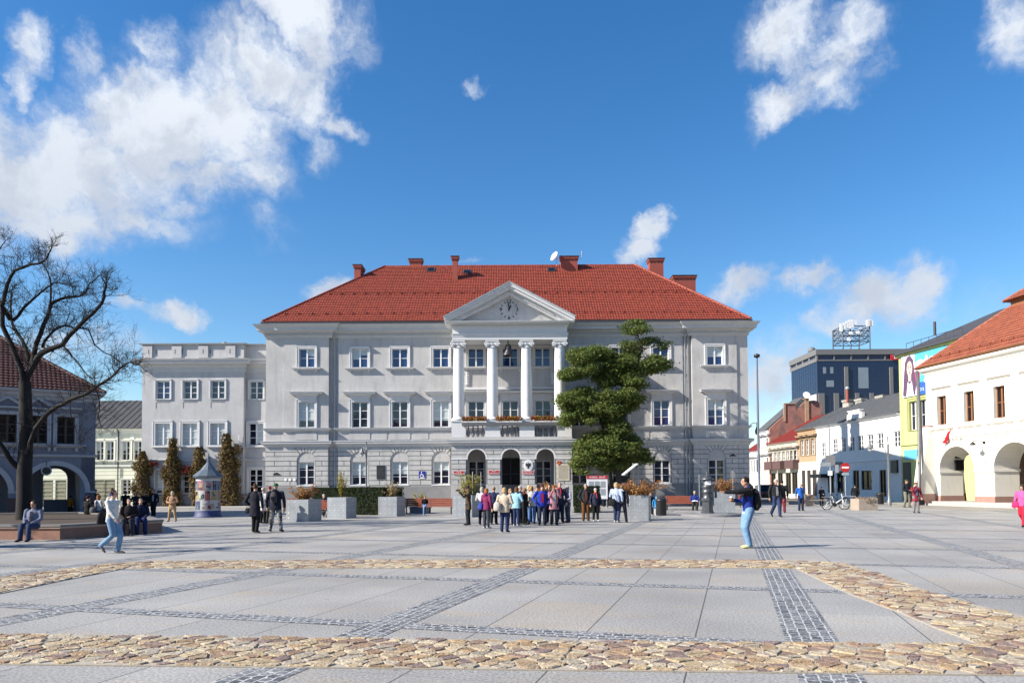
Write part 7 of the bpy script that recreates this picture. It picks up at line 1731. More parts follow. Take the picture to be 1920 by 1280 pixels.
def person(lb, px, py, ph, face, jac, tro, hair='short', hc=(.05,.03,.02), shoe=(.02,.02,.02), legs='stand', arms=('down','down'), coat=.80, inner=None, skin='p', hood=None, sit=0, female=False, lean=0, pos=None, wide=1.0, trm=None, scarf=None, headturn=0, vest=None):
    """px,py foot pixel; ph pixel of the top of the head; face: 0 to the camera, 90 to picture right, 180 away"""
    p = Vector(pos) if pos else gnd(px, py)
    # where the feet line meets: height from the pixel of the crown
    if legs == 'sit': H = 1.70
    else: H = max(1.0, min(1.92, wz(ph, p.y, px)-p.z))
    t = thing('person', lb, 'person', p, R_(face)); s = H/1.75; wide = wide*1.12; wd = wide
    hipz, kn, an = .93, .50, .085
    J = {}
    zoff = 0
    if legs == 'sit': zoff = (sit or .46)-.10-hipz+.10
    hz_ = hipz+zoff
    lg = []
    for sd in (-1,1):
        hip = Vector((sd*.095,0,hz_))
        if legs == 'sit': knee = Vector((sd*.12,-.44,hz_+.03)); ank = Vector((sd*.13,-.46,an)) if hz_ < .75 else Vector((sd*.12,-.50,hz_-.42))
        elif legs == 'cross': knee = Vector((sd*.10,-.44,hz_+.03)); ank = Vector((sd*.12,-.47,an)) if sd < 0 else Vector((-.14,-.66,hz_-.22))
        elif legs == 'walk': knee = Vector((sd*.09,-.17 if sd > 0 else -.02,kn+.01)); ank = Vector((sd*.08,-.22 if sd > 0 else .34,an if sd > 0 else an+.10))
        elif legs == 'stride': knee = Vector((sd*.085,-.20 if sd > 0 else -.10,kn+.0)); ank = Vector((sd*.07,-.12 if sd > 0 else .30,an if sd > 0 else .22))
        elif legs == 'bent': knee = Vector((sd*.10,-.12 if sd > 0 else -.07,kn)); ank = Vector((sd*.10,-.02 if sd > 0 else .05,an))
        elif legs == 'wide': knee = Vector((sd*.15,-.03,kn)); ank = Vector((sd*.20,.0,an))
        elif legs == 'step': knee = Vector((sd*.10,-.12 if sd > 0 else -.05,kn)); ank = Vector((sd*.11,-.10 if sd > 0 else .10,an))
        else: knee = Vector((sd*.10,-.02,kn)); ank = Vector((sd*.115,.01,an))
        if legs == 'cross' : pass
        lg.append((hip,knee,ank))
    if legs == 'cross': hz_ = hz_
    sh = 1.43+zoff; am = []
    for sd, md in zip((-1,1), arms):
        S = Vector((sd*.185*wd,.0,sh)); 
        if md == 'down': E, Wr = Vector((sd*.25*wd,.03,sh-.29)), Vector((sd*.25*wd,-.04,sh-.55))
        elif md == 'swingf': E, Wr = Vector((sd*.24,-.12,sh-.26)), Vector((sd*.22,-.28,sh-.46))
        elif md == 'swingb': E, Wr = Vector((sd*.24,.16,sh-.26)), Vector((sd*.23,.18,sh-.52))
        elif md == 'belly': E, Wr = Vector((sd*.27*wd,-.02,sh-.28)), Vector((sd*.06,-.26,sh-.34))
        elif md == 'pocket': E, Wr = Vector((sd*.30*wd,.06,sh-.27)), Vector((sd*.21*wd,-.13,sh-.46))
        elif md == 'face': E, Wr = Vector((sd*.25,-.20,sh-.20)), Vector((sd*.10,-.26,sh+.10))
        elif md == 'phone': E, Wr = Vector((sd*.22,-.22,sh-.20)), Vector((sd*.08,-.40,sh-.02))
        elif md == 'point': E, Wr = Vector((sd*.16,-.30,sh-.03)), Vector((sd*.08,-.56,sh-.02))
        elif md == 'raise': E, Wr = Vector((sd*.24,-.25,sh-.17)), Vector((sd*.26,-.44,sh+.06))
        elif md == 'hold': E, Wr = Vector((sd*.24,.02,sh-.29)), Vector((sd*.14,-.28,sh-.24))
        elif md == 'lap': E, Wr = Vector((sd*.26,-.04,sh-.28)), Vector((sd*.10,-.30,sh-.42))
        elif md == 'out': E, Wr = Vector((sd*.34,-.10,sh-.20)), Vector((sd*.40,-.30,sh-.12))
        else: E, Wr = Vector((sd*.25,.03,sh-.29)), Vector((sd*.25,-.03,sh-.55))
        am.append((S,E,Wr))
    hd = Vector((0,-.035,1.625+zoff))
    LN = Matrix.Rotation(R_(lean),4,'X'); piv = Matrix.Translation((0,0,hz_)); LM = piv @ LN @ piv.inverted()
    S_ = Matrix.Scale(s,4); HT = Matrix.Translation(hd) @ Matrix.Rotation(R_(headturn),4,'Z') @ Matrix.Translation(-hd)
    # body: one continuous skin surface (head, neck, torso, arms, legs)
    b = MB()
    b.ball(hd+Vector((0,.012,.03)),(.074,.092,.092),14); b.ball(hd+Vector((0,-.022,-.045)),(.056,.062,.068),12); b.tube([hd+Vector((0,-.088,.012)),hd+Vector((0,-.108,-.018))],[.010,.015],6,round_=True)
    for sd in (-1,1): b.ball(hd+Vector((sd*.076,.012,-.008)),(.012,.022,.03),6)
    b.tube([hd+Vector((0,.02,-.07)),Vector((0,.01,sh+.0))],[.052,.058],10)
    b.xf(HT)
    b.rings([(0,0,hz_-.03,.13,.10),(0,0,hz_+.15,.125,.095),(0,0,sh-.15,.15,.105),(0,0,sh-.02,.15,.085),(0,.01,sh+.04,.06,.055)],14)
    for (S,E,Wr) in am: b.tube([S,E,Wr],[.048,.04,.03],8,round_=True)
    n0 = len(b.v); b.xf(LM)
    for (h_,k_,a_) in lg: b.tube([h_,k_,a_],[.075,.052,.04],8,round_=True)
    ex = MB()
    for sd in (-1,1):
        ex.ball(hd+Vector((sd*.030,-.082,.018)),(.013,.008,.008),8,1); ex.ball(hd+Vector((sd*.030,-.082,.040)),(.018,.006,.005),8,1)
    ex.ball(hd+Vector((0,-.082,-.058)),(.024,.010,.008),8,2); ex.xf(HT)
    hands = []
    for (S,E,Wr), md, sd in zip(am, arms, (-1,1)):
        d = (Wr-E).normalized(); side = Vector((sd,0,0)); side = (side-d*side.dot(d)).normalized(); up = d.cross(side)
        if md in ('pocket',): continue
        ex.tube([Wr,Wr+d*.045,Wr+d*.085],[.028,.036,.034],8,0,round_=True,flat=.62)
        for f in range(4):
            o = side*(.026-.0175*f); L_ = (.070,.082,.076,.058)[f]; c1 = Wr+d*.085+o; cv = up*(.35 if md != 'point' or f else .05)
            ex.tube([c1,c1+d*L_*.5+cv*L_*.3,c1+d*L_*.8+cv*L_],[.0095,.009,.007],5,0,round_=True)
        c1 = Wr+d*.03+side*.03; ex.tube([c1,c1+side*.022+d*.03,c1+side*.026+d*.06+up*.012],[.011,.010,.008],5,0,round_=True)
        hands.append(Wr+d*.09)
    ex.xf(LM); ex.xf(S_); b.xf(S_)
    remesh(b, 'body', [SK[skin],EYE,LIP], t, .018*s, 2, ex)
    # trousers
    b = MB(); b.rings([(0,.0,hz_-.10,.10,.09),(0,.01,hz_-.04,.158*wd,.118),(0,.01,hz_+.06,.155*wd,.115),(0,0,hz_+.14,.142*wd,.105)],16)
    fem = .92 if female else 1
    for (h_,k_,a_) in lg: b.tube([h_,k_*.98+h_*.02,(k_+a_)/2,a_],[.115*fem,.092*fem,.080*fem,.073*fem],10,round_=True)
    b.xf(S_); remesh(b, 'trousers', trm or cloth(tro), t, .02*s, 3)
    # jacket with sleeves
    b = MB(); ch = hz_-(.93-coat)  # hem height
    hemr = .182*wd+(.03 if coat < .75 else 0)
    R0 = [(0,.01,ch,hemr,.135),(0,.01,max(ch+.02,hz_+.02),.168*wd,.13),(0,.0,hz_+.2,.155*wd,.118),(0,.0,sh-.18,.178*wd,.128),(0,.005,sh-.05,.172*wd,.108),(0,.01,sh+.03,.105,.08),(0,.012,sh+.065,.068,.062)]
    if legs in ('sit','cross'): R0 = R0[1:] if ch < hz_-.05 else R0
    b.rings(R0,18)
    for (S,E,Wr) in am: b.tube([S*.93+Vector((0,0,sh))*.07,S,E,E.lerp(Wr,.92)],[.068,.073,.063,.050],10,round_=True)
    if hood is not None: b.ball((0,.085,sh+.045),(.105,.065,.075),12)
    b.tube([(.052*math.cos(a),.01+.05*math.sin(a),sh+.07) for a in [i*.63 for i in range(11)]],.022,6,round_=False)
    b.xf(LM); b.xf(S_)
    jm = remesh(b, 'jacket', cloth(jac), t, .022*s, 3)
    if inner:
        q = MB(); q.add([(-.045,-.122,sh-.03),(.045,-.122,sh-.03),(.055,-.142,hz_+.22),(.05,-.145,hz_+.06),(-.05,-.145,hz_+.06),(-.055,-.142,hz_+.22)],[(0,5,4,3,2,1)][:1]); q.add([(-.045,-.10,sh-.03),(.045,-.10,sh-.03),(.05,-.10,hz_+.06),(-.05,-.10,hz_+.06)],[(0,1,2,3)])
        q.xf(LM); q.xf(S_); q.build('shirt_front', cloth(inner), t)
    if hood: q = MB(); q.ball((0,.095,sh+.055),(.108,.068,.078),12); q.xf(LM); q.xf(S_); q.build('hood', cloth(hood), t)
    if scarf: q = MB(); q.tube([(.078*math.cos(a),.0+.075*math.sin(a),sh+.055+.01*math.sin(2*a)) for a in [i*.63 for i in range(11)]],.036,8); q.tube([(.03,-.09,sh+.04),(.04,-.135,sh-.08),(.05,-.14,sh-.2)],[.03,.03,.02],7); q.xf(LM); q.xf(S_); q.build('scarf', cloth(scarf), t)
    # hair or headgear
    q = MB(); big = MB(); big.ball(hd+Vector((0,.020,.036)),(.086,.102,.098),18)
    keep = []
    vv = big.v
    for f in big.f:
        c = sum((Vector(vv[i]) for i in f), Vector())/len(f)-hd
        if c.y < -.035 and c.z < (.085 if hair != 'fringe' else .06): continue
        if c.z < (-.055 if hair in ('long','bob','pony') else -.03) : continue
        if abs(c.x) > .06 and c.y < .0 and c.z < .02 and hair in ('short','bald','cap'): continue
        if hair == 'bald' and c.z > .07: continue
        keep.append(f)
    q.add(big.v, keep, 0, True)
    if hair in ('bob','long'):
        q.rings([(0,hd.y+.035,hd.z-.10 if hair == 'bob' else hd.z-.30,.07,.05),(0,hd.y+.04,hd.z-.06,.098,.072),(0,hd.y+.035,hd.z+.02,.105,.085),(0,hd.y+.03,hd.z+.08,.06,.06)],14)
    if hair == 'bun': q.ball(hd+Vector((0,.055,.135)),.048,10)
    if hair == 'pony': q.tube([hd+Vector((0,.11,.03)),hd+Vector((0,.15,-.03)),hd+Vector((0,.13,-.16))],[.03,.034,.012],8,round_=True)
    if hair == 'bob' or hair == 'fringe': q.ball(hd+Vector((0,.02,.06)),(.092,.10,.085),14)
    if hair in ('cap','beanie'):
        q = MB(); q.rings([(0,hd.y+.02,hd.z+.035,.090,.104),(0,hd.y+.02,hd.z+.075,.092,.106),(0,hd.y+.02,hd.z+.115,.075,.088),(0,hd.y+.02,hd.z+.138,.03,.04)],18)
        if hair == 'cap': q.add([(-.075,hd.y-.07,hd.z+.045),(.075,hd.y-.07,hd.z+.045),(.05,hd.y-.165,hd.z+.03),(-.05,hd.y-.165,hd.z+.03),(-.075,hd.y-.07,hd.z+.056),(.075,hd.y-.07,hd.z+.056),(.05,hd.y-.165,hd.z+.038),(-.05,hd.y-.165,hd.z+.038)],[(0,1,2,3),(7,6,5,4),(3,2,6,7),(0,3,7,4),(1,5,6,2)])
    if hair == 'hoodup':
        q = MB(); bb2 = MB(); bb2.ball(hd+Vector((0,.025,.02)),(.108,.118,.125),18)
        q.add(bb2.v, [f for f in bb2.f if not ((sum((Vector(bb2.v[i]) for i in f), Vector())/len(f)-hd).y < -.055 and abs((sum((Vector(bb2.v[i]) for i in f), Vector())/len(f)-hd).z) < .08)], 0, True)
    q.xf(HT); q.xf(LM); q.xf(S_); q.build('cap' if hair in ('cap','beanie') else 'hood' if hair == 'hoodup' else 'hair', cloth(hc), t)
    # shoes
    for (h_,k_,a_), sd in zip(lg,(-1,1)):
        q = MB(); fl = a_-k_; f = Vector((sd*.15,-1,0)).normalized()
        if legs in ('walk','stride') and sd < 0: f = Vector((sd*.05,-.75,-.65)).normalized()
        o = a_+Vector((0,0,-.03)); q.tube([o-f*.06,o-f*.03+Vector((0,0,.005)),o+f*.06-Vector((0,0,.01)),o+f*.14-Vector((0,0,.022)),o+f*.19-Vector((0,0,.028))],[.036,.047,.045,.040,.026],10,round_=True,flat=.85); q.tube([a_+Vector((0,0,.05)),o],[.05,.045],8)
        q.xf(S_); q.build('shoe', cloth(shoe), t)
    t['_h'] = [tuple(S_ @ LM @ h) for h in hands] if hands else []
    t['_s'] = s; t['_sh'] = sh*s; t['_hz'] = hz_*s
    return t
def wearp(t, v): return Matrix.Translation(t.location) @ Matrix.Rotation(t.rotation_euler.z,4,'Z') @ Vector(v)
def backpack(t, lb, col, sz=1.0, dx=0, name='backpack', strap=True):
    s = t['_s']; o = thing(name, lb, 'backpack', wearp(t,(dx,.0,t['_sh'])), t.rotation_euler.z)
    b = MB(); b.rings([(0,.19,-.47*sz,.11,.055),(0,.20,-.40*sz,.15*sz,.085*sz),(0,.20,-.18*sz,.15*sz,.09*sz),(0,.185,-.03,.12*sz,.07*sz),(0,.175,.02,.05,.03)],14); b.xf(Matrix.Scale(s,4)); b.build('bag', cloth(col), o)
    b = MB()
    for sd in (-1,1): b.tube([(sd*.10,.14,.02),(sd*.115,.0,.075),(sd*.11,-.125,-.05),(sd*.13,-.13,-.22),(sd*.15,.06,-.36)],.014,6)
    b.xf(Matrix.Scale(s,4)); b.build('strap', cloth(tuple(c*.7 for c in col)), o)
    b = MB(); b.rings([(0,.285,-.40*sz,.09,.02),(0,.29,-.28*sz,.10,.03),(0,.285,-.2*sz,.085,.02)],12); b.xf(Matrix.Scale(s,4)); b.build('pocket', cloth(tuple(c*.8+.01 for c in col)), o)
    return o
def handbag(t, lb, col, at, sz=(.16,.07,.13), top=None):
    s = t['_s']; o = thing('bag', lb, 'bag', wearp(t, Vector(at)*s), t.rotation_euler.z)
    b = MB(); b.rings([(0,0,-sz[2],sz[0]*.8,sz[1]*.8),(0,0,-sz[2]*.8,sz[0],sz[1]),(0,0,sz[2]*.5,sz[0]*.92,sz[1]*.9),(0,0,sz[2],sz[0]*.5,sz[1]*.4)],14); b.xf(Matrix.Scale(s,4)); b.build('bag_body', cloth(col), o)
    b = MB(); tp_ = Vector(top)-Vector(at) if top else Vector((0,0,sz[2]+.14))
    b.tube([(-sz[0]*.6,0,sz[2]*.6),(tp_.x,tp_.y,tp_.z),(sz[0]*.6,0,sz[2]*.6)],.010,6); b.xf(Matrix.Scale(s,4)); b.build('strap', cloth(tuple(c*.6 for c in col)), o)
    return o
NV = (.015,.02,.05); BK = (.012,.012,.014); JN = (.05,.09,.19); LJ = (.17,.30,.47); WH = (.66,.65,.62); GY = (.45,.45,.45); BE = (.55,.44,.33)
BL = (.42,.28,.14); BR = (.06,.03,.018); WHH = (.42,.39,.34); RD = (.22,.07,.03)
# left side
q = person('man in blue-grey shirt sitting on the raised bed wall', 48,1011,936, 0, (.16,.18,.26), (.03,.05,.11), hair='short', hc=(.05,.035,.03), legs='sit', arms=('lap','lap'), skin='t', inner=(.03,.03,.06), pos=gnd(47,1015)+Vector((0,.40,0)), sit=hb, wide=1.12)
q = person('young woman with headphones and hair bun walking in white jacket and light jeans', 210,1037,918, 78, WH, LJ, hair='bun', hc=(.09,.04,.025), shoe=(.14,.13,.13), legs='stride', arms=('swingf','swingb'), hood=(.64,.63,.6), coat=.86, female=True)
h = thing('headphones', 'blue headphones on the walking young woman', 'headphones', wearp(q,(0,0,0)), q.rotation_euler.z); s = q['_s']; b = MB()
for sd in (-1,1): b.tube([(sd*.082,-.02,1.62),(sd*.105,-.02,1.62)],.04,12)
b.tube([(.094*math.cos(a),-.02,1.63+.125*math.sin(a)) for a in [i*math.pi/10 for i in range(11)]],.010,6); b.xf(Matrix.Scale(s,4)); b.build('headband', cloth((.03,.05,.16)), h)
handbag(q, 'black shoulder bag behind the walking young woman', BK, (-.08,.26,.98), (.17,.10,.17), (-.1,.1,1.44))
q = person('woman with long reddish hair in grey jacket sitting on the raised bed', 183,972,931, 150, (.48,.48,.52), NV, hair='long', hc=(.28,.12,.05), legs='sit', arms=('lap','lap'), female=True, pos=gnd(184,979), sit=.55)
q = person('dark-clad person with patterned bag sitting left of the red-haired woman', 165,972,937, 165, BK, BK, hair='short', hc=(.05,.02,.02), legs='sit', arms=('lap','lap'), pos=gnd(164,979.5), sit=.52)
handbag(q, 'black and white patterned bag on the raised bed rim', (.10,.10,.11), (-.3,.0,.62), (.17,.12,.15))
q = person('person in mustard yellow jacket seen from behind in the arcade shade', 131,968,929, 175, (.50,.24,.015), NV, hair='short', hc=(.03,.02,.02), coat=.82)
handbag(q, 'small white bag beside the mustard yellow jacket', (.5,.5,.5), (-.27,-.02,.86), (.08,.05,.10))
q = person('person in blue-black clothes sitting on the near rim right of the walking woman', 250,997,930, 30, (.015,.018,.05), (.02,.035,.13), hair='short', hc=BK, legs='sit', arms=('lap','lap'), pos=gnd(251,1001)+Vector((.1,.25,0)), sit=.5)
handbag(q, 'crumpled white plastic bag on the lap of the seated dark pair', (.55,.56,.58), (-.22,-.35,.62), (.12,.09,.09))
q = person('person in dark coat and jeans sitting beside the blue-trousered one', 229,999,932, 20, (.02,.014,.016), (.03,.03,.045), hair='short', hc=BK, legs='sit', arms=('lap','belly'), pos=gnd(229,1004)+Vector((.1,.25,0)), sit=.5)
q = person('broad dark figure standing behind the raised bed before the cream house', 235,968,920.5, 170, BK, BK, hair='short', hc=BK, arms=('belly','belly'), wide=1.2)
q = person('long-haired dark figure standing right of the broad one', 254,968,923, 20, (.014,.012,.016), BK, hair='long', hc=BK, arms=('belly','down'), female=True)
q = person('thin dark figure in shade beside the leftmost creeper', 271,967,922, 15, (.016,.016,.02), BK, hair='short', hc=BK, arms=('down','belly'))
q = person('man in black suit and pale shirt walking before the wing', 288,967,917.5, 5, BK, BK, hair='short', hc=BR, legs='step', inner=(.35,.36,.42), arms=('down','down'), skin='t')
q = person('man in dark cap at the corner behind the red-haired woman', 178,966,917, 60, (.02,.025,.05), BK, hair='cap', hc=(.03,.03,.035), arms=('down','down'))
q = person('blonde woman in camel coat and tan trousers with folded arms', 323,977.5,921, 5, (.42,.25,.15), (.42,.27,.13), hair='bob', hc=(.52,.42,.28), legs='wide', arms=('belly','belly'), coat=.74, female=True, shoe=(.25,.12,.06))
q = person('woman in long black coat walking away with brown pinned hair', 478,998,908, 172, (.014,.015,.026), BK, hair='bun', hc=(.10,.05,.03), legs='step', arms=('down','pocket'), coat=.58, female=True)
handbag(q, 'small black handbag carried by the black-coated woman', BK, (.28,.0,.80), (.11,.05,.10))
q = person('woman in white coat and cream beret beyond the black-coated woman', 493,981,914, 150, WH, BK, hair='beanie', hc=(.60,.55,.45), arms=('down','down'), coat=.62, female=True)
q = person('person in red cap half hidden by the camouflage man', 505,979,912, 165, NV, (.05,.045,.04), hair='beanie', hc=(.35,.03,.03), arms=('down','down'))
q = person('man in green cap and camouflage trousers seen from behind', 516.5,996,906, 178, (.016,.018,.035), GY, hair='cap', hc=(.02,.14,.06), legs='wide', arms=('down','down'), trm=camo(), hood=(.014,.016,.03), wide=1.15)
backpack(q, 'grey net rucksack on the camouflage man', (.07,.06,.065), .8)
q = person('person in navy lying back on the bench between the first two planters', 604,968,934, 30, (.03,.04,.10), BK, hair='short', hc=GY, legs='sit', arms=('lap','lap'), shoe=WH, pos=gnd(604,968)+Vector((0,.35,0)), sit=.47)
q = person('cross-legged bench reader in black jacket and blue jeans', 797,967,930, 8, BK, (.16,.30,.52), hair='short', hc=BR, legs='cross', arms=('lap','lap'), shoe=(.40,.25,.12), pos=gnd(795,967)+Vector((0,.45,0)), sit=.47, scarf=(.02,.02,.02))
# the tour group
q = person('man in brown coat and dark cap holding a camera up to the left', 878,984,911, -75, (.075,.05,.03), BK, hair='cap', hc=(.03,.025,.02), arms=('down','raise'), coat=.70, wide=1.15, skin='t')
c = thing('camera', 'small black camera in the raised hand of the brown-coated man', 'camera', wearp(q, q['_h'][1])); b = MB(); b.box(-.06,.06,-.03,.03,-.035,.045); b.build('camera_body', M['black'], c); b = MB(); b.tube([(-.06,0,0),(-.11,0,0)],.03,10); b.build('lens', M['black'], c)
q = person('white-haired woman in white jacket behind the magenta one', 904,983,913, 160, (.58,.58,.62), BK, hair='bob', hc=WHH, arms=('down','belly'), female=True)
q = person('woman in magenta hooded jacket with a blue bag', 912,990,915.5, 140, (.20,.025,.09), (.05,.055,.075), hair='bob', hc=(.34,.12,.04), arms=('down','belly'), hood=(.25,.03,.11), shoe=WH, female=True)
handbag(q, 'bright blue bag hanging behind the magenta jacket', (.03,.05,.32), (.20,.16,.98), (.13,.07,.15), (.0,.05,1.44))
q = person('man in navy jacket seen from behind, right of the magenta woman', 926,982,912, 165, (.02,.03,.085), BK, hair='short', hc=(.30,.20,.11), arms=('down','belly'))
q = person('woman in beige jacket with a white sack bag, nearest of the tour group', 946,997,914, 160, (.58,.48,.37), (.022,.035,.10), hair='bob', hc=(.46,.30,.15), arms=('belly','belly'), coat=.78, female=True, wide=1.12)
handbag(q, 'big cream sack bag on the back of the beige jacket woman', (.45,.42,.38), (.22,.20,1.02), (.17,.11,.18), (.1,.02,1.45))
q = person('fair-haired woman facing the camera just right of the beige jacket', 957,985,916, 20, (.50,.48,.46), NV, hair='bob', hc=(.40,.27,.15), arms=('belly','belly'), inner=(.25,.02,.03), female=True)
q = person('woman in pale blue jacket with brown curls', 968.5,986,913, 140, (.27,.48,.58), (.02,.032,.09), hair='bob', hc=(.14,.07,.03), arms=('belly','down'), coat=.80, female=True, shoe=WH, wide=1.1)
q = person('grey-haired man in the middle of the tour group', 975,982,910, 60, (.10,.11,.13), BK, hair='short', hc=(.42,.40,.37), arms=('down','belly'))
q = person('woman in black with dark red scarf deep in the tour group', 984,983,915, 60, BK, BK, hair='bob', hc=(.22,.12,.05), arms=('belly','down'), scarf=(.25,.03,.03), female=True)
q = person('woman in cream jacket and blue jeans seen from behind', 997,981,911, 175, (.62,.60,.54), (.10,.20,.42), hair='bob', hc=(.36,.20,.08), arms=('belly','belly'), coat=.82, female=True, wide=1.08)
q = person('fair-haired woman behind the cream jacket', 992,979,910, 30, (.50,.46,.42), NV, hair='bob', hc=(.55,.42,.25), arms=('down','down'), female=True)
q = person('man with brown hair at the back of the tour group', 1006,978,912, 15, (.06,.05,.04), BK, hair='short', hc=(.14,.08,.04), arms=('down','down'))
q = person('woman in bright blue open jacket and red shirt facing the camera', 1016.5,984,909, 5, (.015,.045,.42), (.03,.04,.08), hair='fringe', hc=(.09,.03,.02), arms=('pocket','pocket'), inner=(.40,.02,.04), female=True, wide=1.15)
q = person('woman in dusty pink jacket shading her eyes with both hands', 1039,984.5,910, 8, (.44,.20,.24), (.022,.022,.04), hair='fringe', hc=(.26,.07,.03), arms=('face','face'), inner=(.5,.48,.5), coat=.70, female=True)
q = person('man in navy jacket and red scarf behind the pink jacket', 1050,979.5,904, 0, (.03,.035,.055), NV, hair='short', hc=(.30,.27,.24), arms=('down','down'), scarf=(.40,.02,.05))
q = person('man with camera and dark jacket left of the red scarf', 1031,980,908, -20, (.03,.03,.05), BK, hair='short', hc=BR, arms=('face','down'))
q = person('white-haired woman in lilac grey jacket facing left', 1064.5,979,911, -60, (.36,.34,.42), (.07,.08,.12), hair='bob', hc=WHH, arms=('belly','belly'), coat=.76, female=True)
handbag(q, 'dark waist bag on the lilac jacket woman', (.03,.03,.05), (-.05,-.20,.98), (.14,.07,.09))
q = person('grey-haired man in black leather jacket and brown trousers', 1098.5,976.5,907, 5, (.025,.027,.032), (.15,.06,.025), hair='short', hc=(.36,.34,.30), arms=('pocket','down'), inner=(.2,.06,.05), skin='t')
q = person('short woman in navy padded jacket with orange-red scarf', 1117,976.5,915, 8, (.03,.035,.07), BK, hair='beanie', hc=(.55,.48,.50), arms=('down','down'), scarf=(.45,.06,.03), female=True, shoe=GY)
q = person('woman in light blue top with a black shoulder bag, beside the planter', 1156,979,904.5, 150, (.42,.50,.66), (.03,.045,.10), hair='bob', hc=(.50,.36,.20), arms=('down','belly'), coat=.90, female=True, shoe=WH, legs='step')
handbag(q, 'large black shoulder bag of the light blue woman', BK, (.10,.22,.90), (.19,.10,.15), (.0,.05,1.44))
q = person('woman in black jacket with white hood leaning on the planter', 1166.5,979,909, 165, (.018,.018,.026), (.014,.016,.03), hair='short', hc=(.24,.14,.08), arms=('down','out'), hood=(.62,.62,.64), coat=.88, female=True, legs='wide')
q = person('tall figure in dark navy coat before the notice board', 1135,950,903, 160, (.010,.012,.028), BK, hair='hoodup', hc=(.010,.012,.022), arms=('down','down'), coat=.45, wide=1.15)
q = person('dark-clothed person sitting behind the rust bush planter', 1217,965,920, 20, BK, BK, hair='short', hc=BR, legs='sit', arms=('lap','lap'), pos=gnd(1219,964), sit=.45)
q = person('small child in bright blue hooded coat with white hem', 1231,965.5,930.5, 10, (.03,.28,.62), (.55,.55,.55), hair='hoodup', hc=(.05,.33,.65), arms=('down','down'), coat=.62, shoe=WH, wide=1.25)
q = person('white-haired man in blue reading on the right bench', 1306,957,918, -12, (.018,.035,.20), (.03,.028,.025), hair='short', hc=(.62,.60,.58), legs='sit', arms=('lap','lap'), pos=gnd(1306,957)+Vector((0,.42,0)), sit=.47, skin='t')
b_ = thing('open_book', 'open white book on the lap of the blue bench reader', 'book', wearp(q,(0,-.40,q['_hz']+.17)), q.rotation_euler.z); b = MB(); b.obox((-.09,0,0),(.09,0,.02),(0,.12,.02),(0,-.002,.008)); b.obox((.09,0,0),(.09,0,-.02),(0,.12,.02),(0,-.002,.008)); b.build('pages', M['lettw'], b_)
# right side
q = person('young man pointing left in black and blue hoodie and light jeans', 1404,1027,893.5, -84, (.012,.03,.22), LJ, hair='short', hc=(.015,.012,.01), legs='bent', arms=('hold','point'), coat=.86, shoe=(.55,.56,.30), skin='t', hood=(.014,.014,.018), wide=.95, lean=3)
# black yoke and sleeves of the hoodie
s = q['_s']; sh = 1.43; b = MB(); b.rings([(0,0,sh-.17,.186,.136),(0,0,sh-.10,.186,.132),(0,.005,sh-.03,.17,.114),(0,.01,sh+.045,.10,.085),(0,.012,sh+.07,.075,.07)],18)
b.tube([(-.172,0,sh),(-.185,0,sh),(-.24,.02,sh-.29),(-.145,-.265,sh-.245)],[.068,.073,.063,.050],10,round_=True); b.tube([(.172,0,sh),(.185,0,sh),(.16,-.30,sh-.03),(.085,-.545,sh-.02)],[.068,.073,.063,.050],10,round_=True); b.xf(Matrix.Translation((0,0,.93)) @ Matrix.Rotation(R_(3),4,'X') @ Matrix.Translation((0,0,-.93)) @ Matrix.Diagonal((1.08,1.06,1,1))); b.xf(Matrix.Scale(s,4)); remesh(b, 'hoodie_yoke', cloth((.013,.013,.016)), q, .02, 3)
b = MB(); b.rings([(0,.012,hipz_,.172,.136) for hipz_ in (.84,.90)],16); b.xf(Matrix.Scale(s,4)); b.build('shirt_hem', cloth(WH), q)
backpack(q, 'black rucksack on the pointing young man', (.016,.016,.018), 1.08)
c = thing('takeaway_cup', 'brown paper cup in the hand of the pointing young man', 'cup', wearp(q, q['_h'][0])); b = MB(); b.lathe([(.03,-.06),(.04,.06)],0,0,14); b.build('cup', cloth((.35,.19,.10)), c); b = MB(); b.lathe([(.043,.06),(.043,.075),(.035,.085)],0,0,14); b.build('lid', M['lettw'], c)
q = person('white-haired man in black jacket and jeans walking toward the camera', 1455.5,968.5,898, 5, (.02,.021,.024), (.03,.05,.12), hair='short', hc=(.62,.60,.57), legs='walk', arms=('down','down'), inner=(.35,.35,.37), skin='t', wide=1.12)
q = person('dark-clothed person walking behind the white-haired man', 1467,961,900, 160, (.018,.018,.02), (.18,.02,.04), hair='short', hc=BK, legs='step', arms=('down','down'))
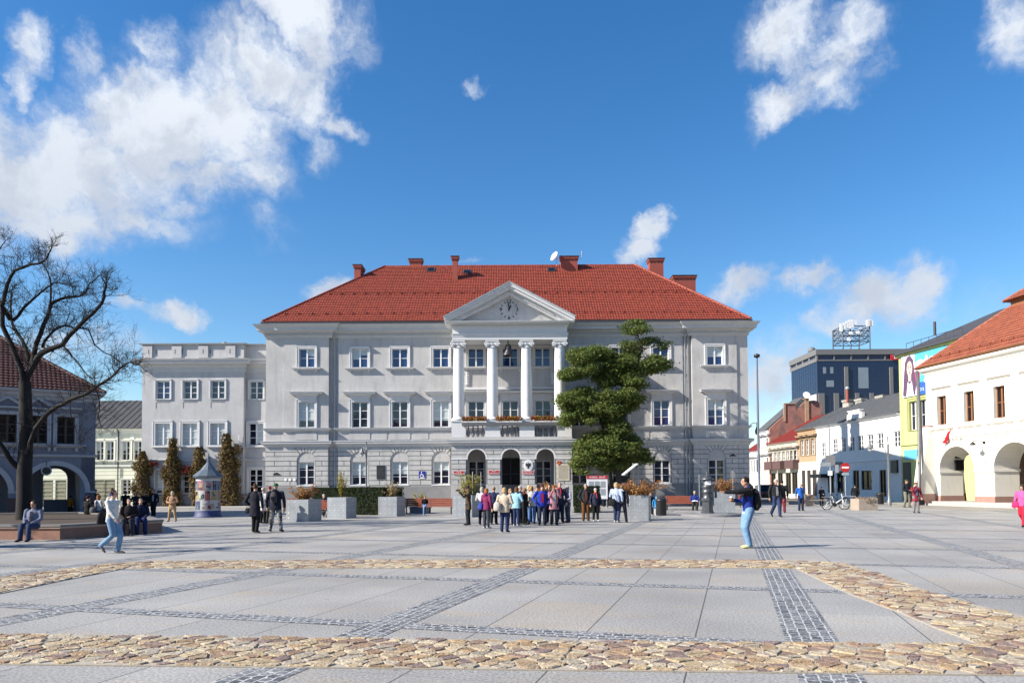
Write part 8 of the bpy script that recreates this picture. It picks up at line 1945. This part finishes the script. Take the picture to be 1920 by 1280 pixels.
handbag(q, 'black rucksack-like bag of the person behind the white-haired man', BK, (.0,.2,1.2), (.15,.10,.2), (.0,.05,1.45))
q = person('man in bright blue jacket standing with hands behind, camera on chest', 1502,957.5,906, 5, (.02,.13,.50), (.02,.03,.075), hair='bald', hc=(.40,.36,.33), arms=('swingb','swingb'), skin='t')
c = thing('camera', 'small black camera on the chest of the blue-jacketed man', 'camera', wearp(q,(0,-.17,1.22))); b = MB(); b.box(-.06,.06,-.03,.03,-.04,.04); b.build('camera_body', M['black'], c); b = MB(); b.tube([(0,-.03,0),(0,-.09,0)],.03,10); b.build('lens', M['black'], c); b = MB(); b.tube([(-.06,.0,.03),(-.09,.1,.28)],.008,5); b.tube([(.06,.0,.03),(.09,.1,.28)],.008,5); b.build('strap', M['black'], c)
q = person('man in dark jacket, cap and grey trousers near the white house buttress', 1700,950.5,899, 20, (.022,.024,.034), (.20,.19,.16), hair='cap', hc=(.07,.065,.055), arms=('belly','down'), legs='step', skin='t')
q = person('woman in red coat raising her hand to her head', 1718,961,904, -10, (.24,.03,.045), (.22,.21,.22), hair='fringe', hc=(.16,.08,.04), arms=('face','down'), coat=.66, inner=(.12,.14,.22), female=True)
handbag(q, 'black shopping bag in the red-coated woman\'s hand', BK, (.30,-.02,.62), (.17,.05,.16), (.26,-.04,.86))
q = person('girl in pink jacket and red trousers at the right edge', 1919,987,908, -55, (.55,.10,.30), (.55,.02,.05), hair='bob', hc=(.05,.03,.02), arms=('down','down'), coat=.84, female=True, legs='walk')
handbag(q, 'deep pink bag on the hip of the pink-jacketed girl', (.50,.03,.14), (-.24,-.05,.92), (.16,.09,.13), (.1,.0,1.42))
q = person('dark figure standing before the shaded shop window', 1604,949,908, 170, BK, BK, hair='short', hc=BK, arms=('down','down'))
q = person('dark figure in the shaded shop doorway left of the sign post', 1541,948,912, 10, (.016,.018,.03), BK, hair='short', hc=BK, arms=('belly','down'))
for o in list(bpy.data.objects):
    for k in ('_h','_s','_sh','_hz'):
        if k in o: del o[k]
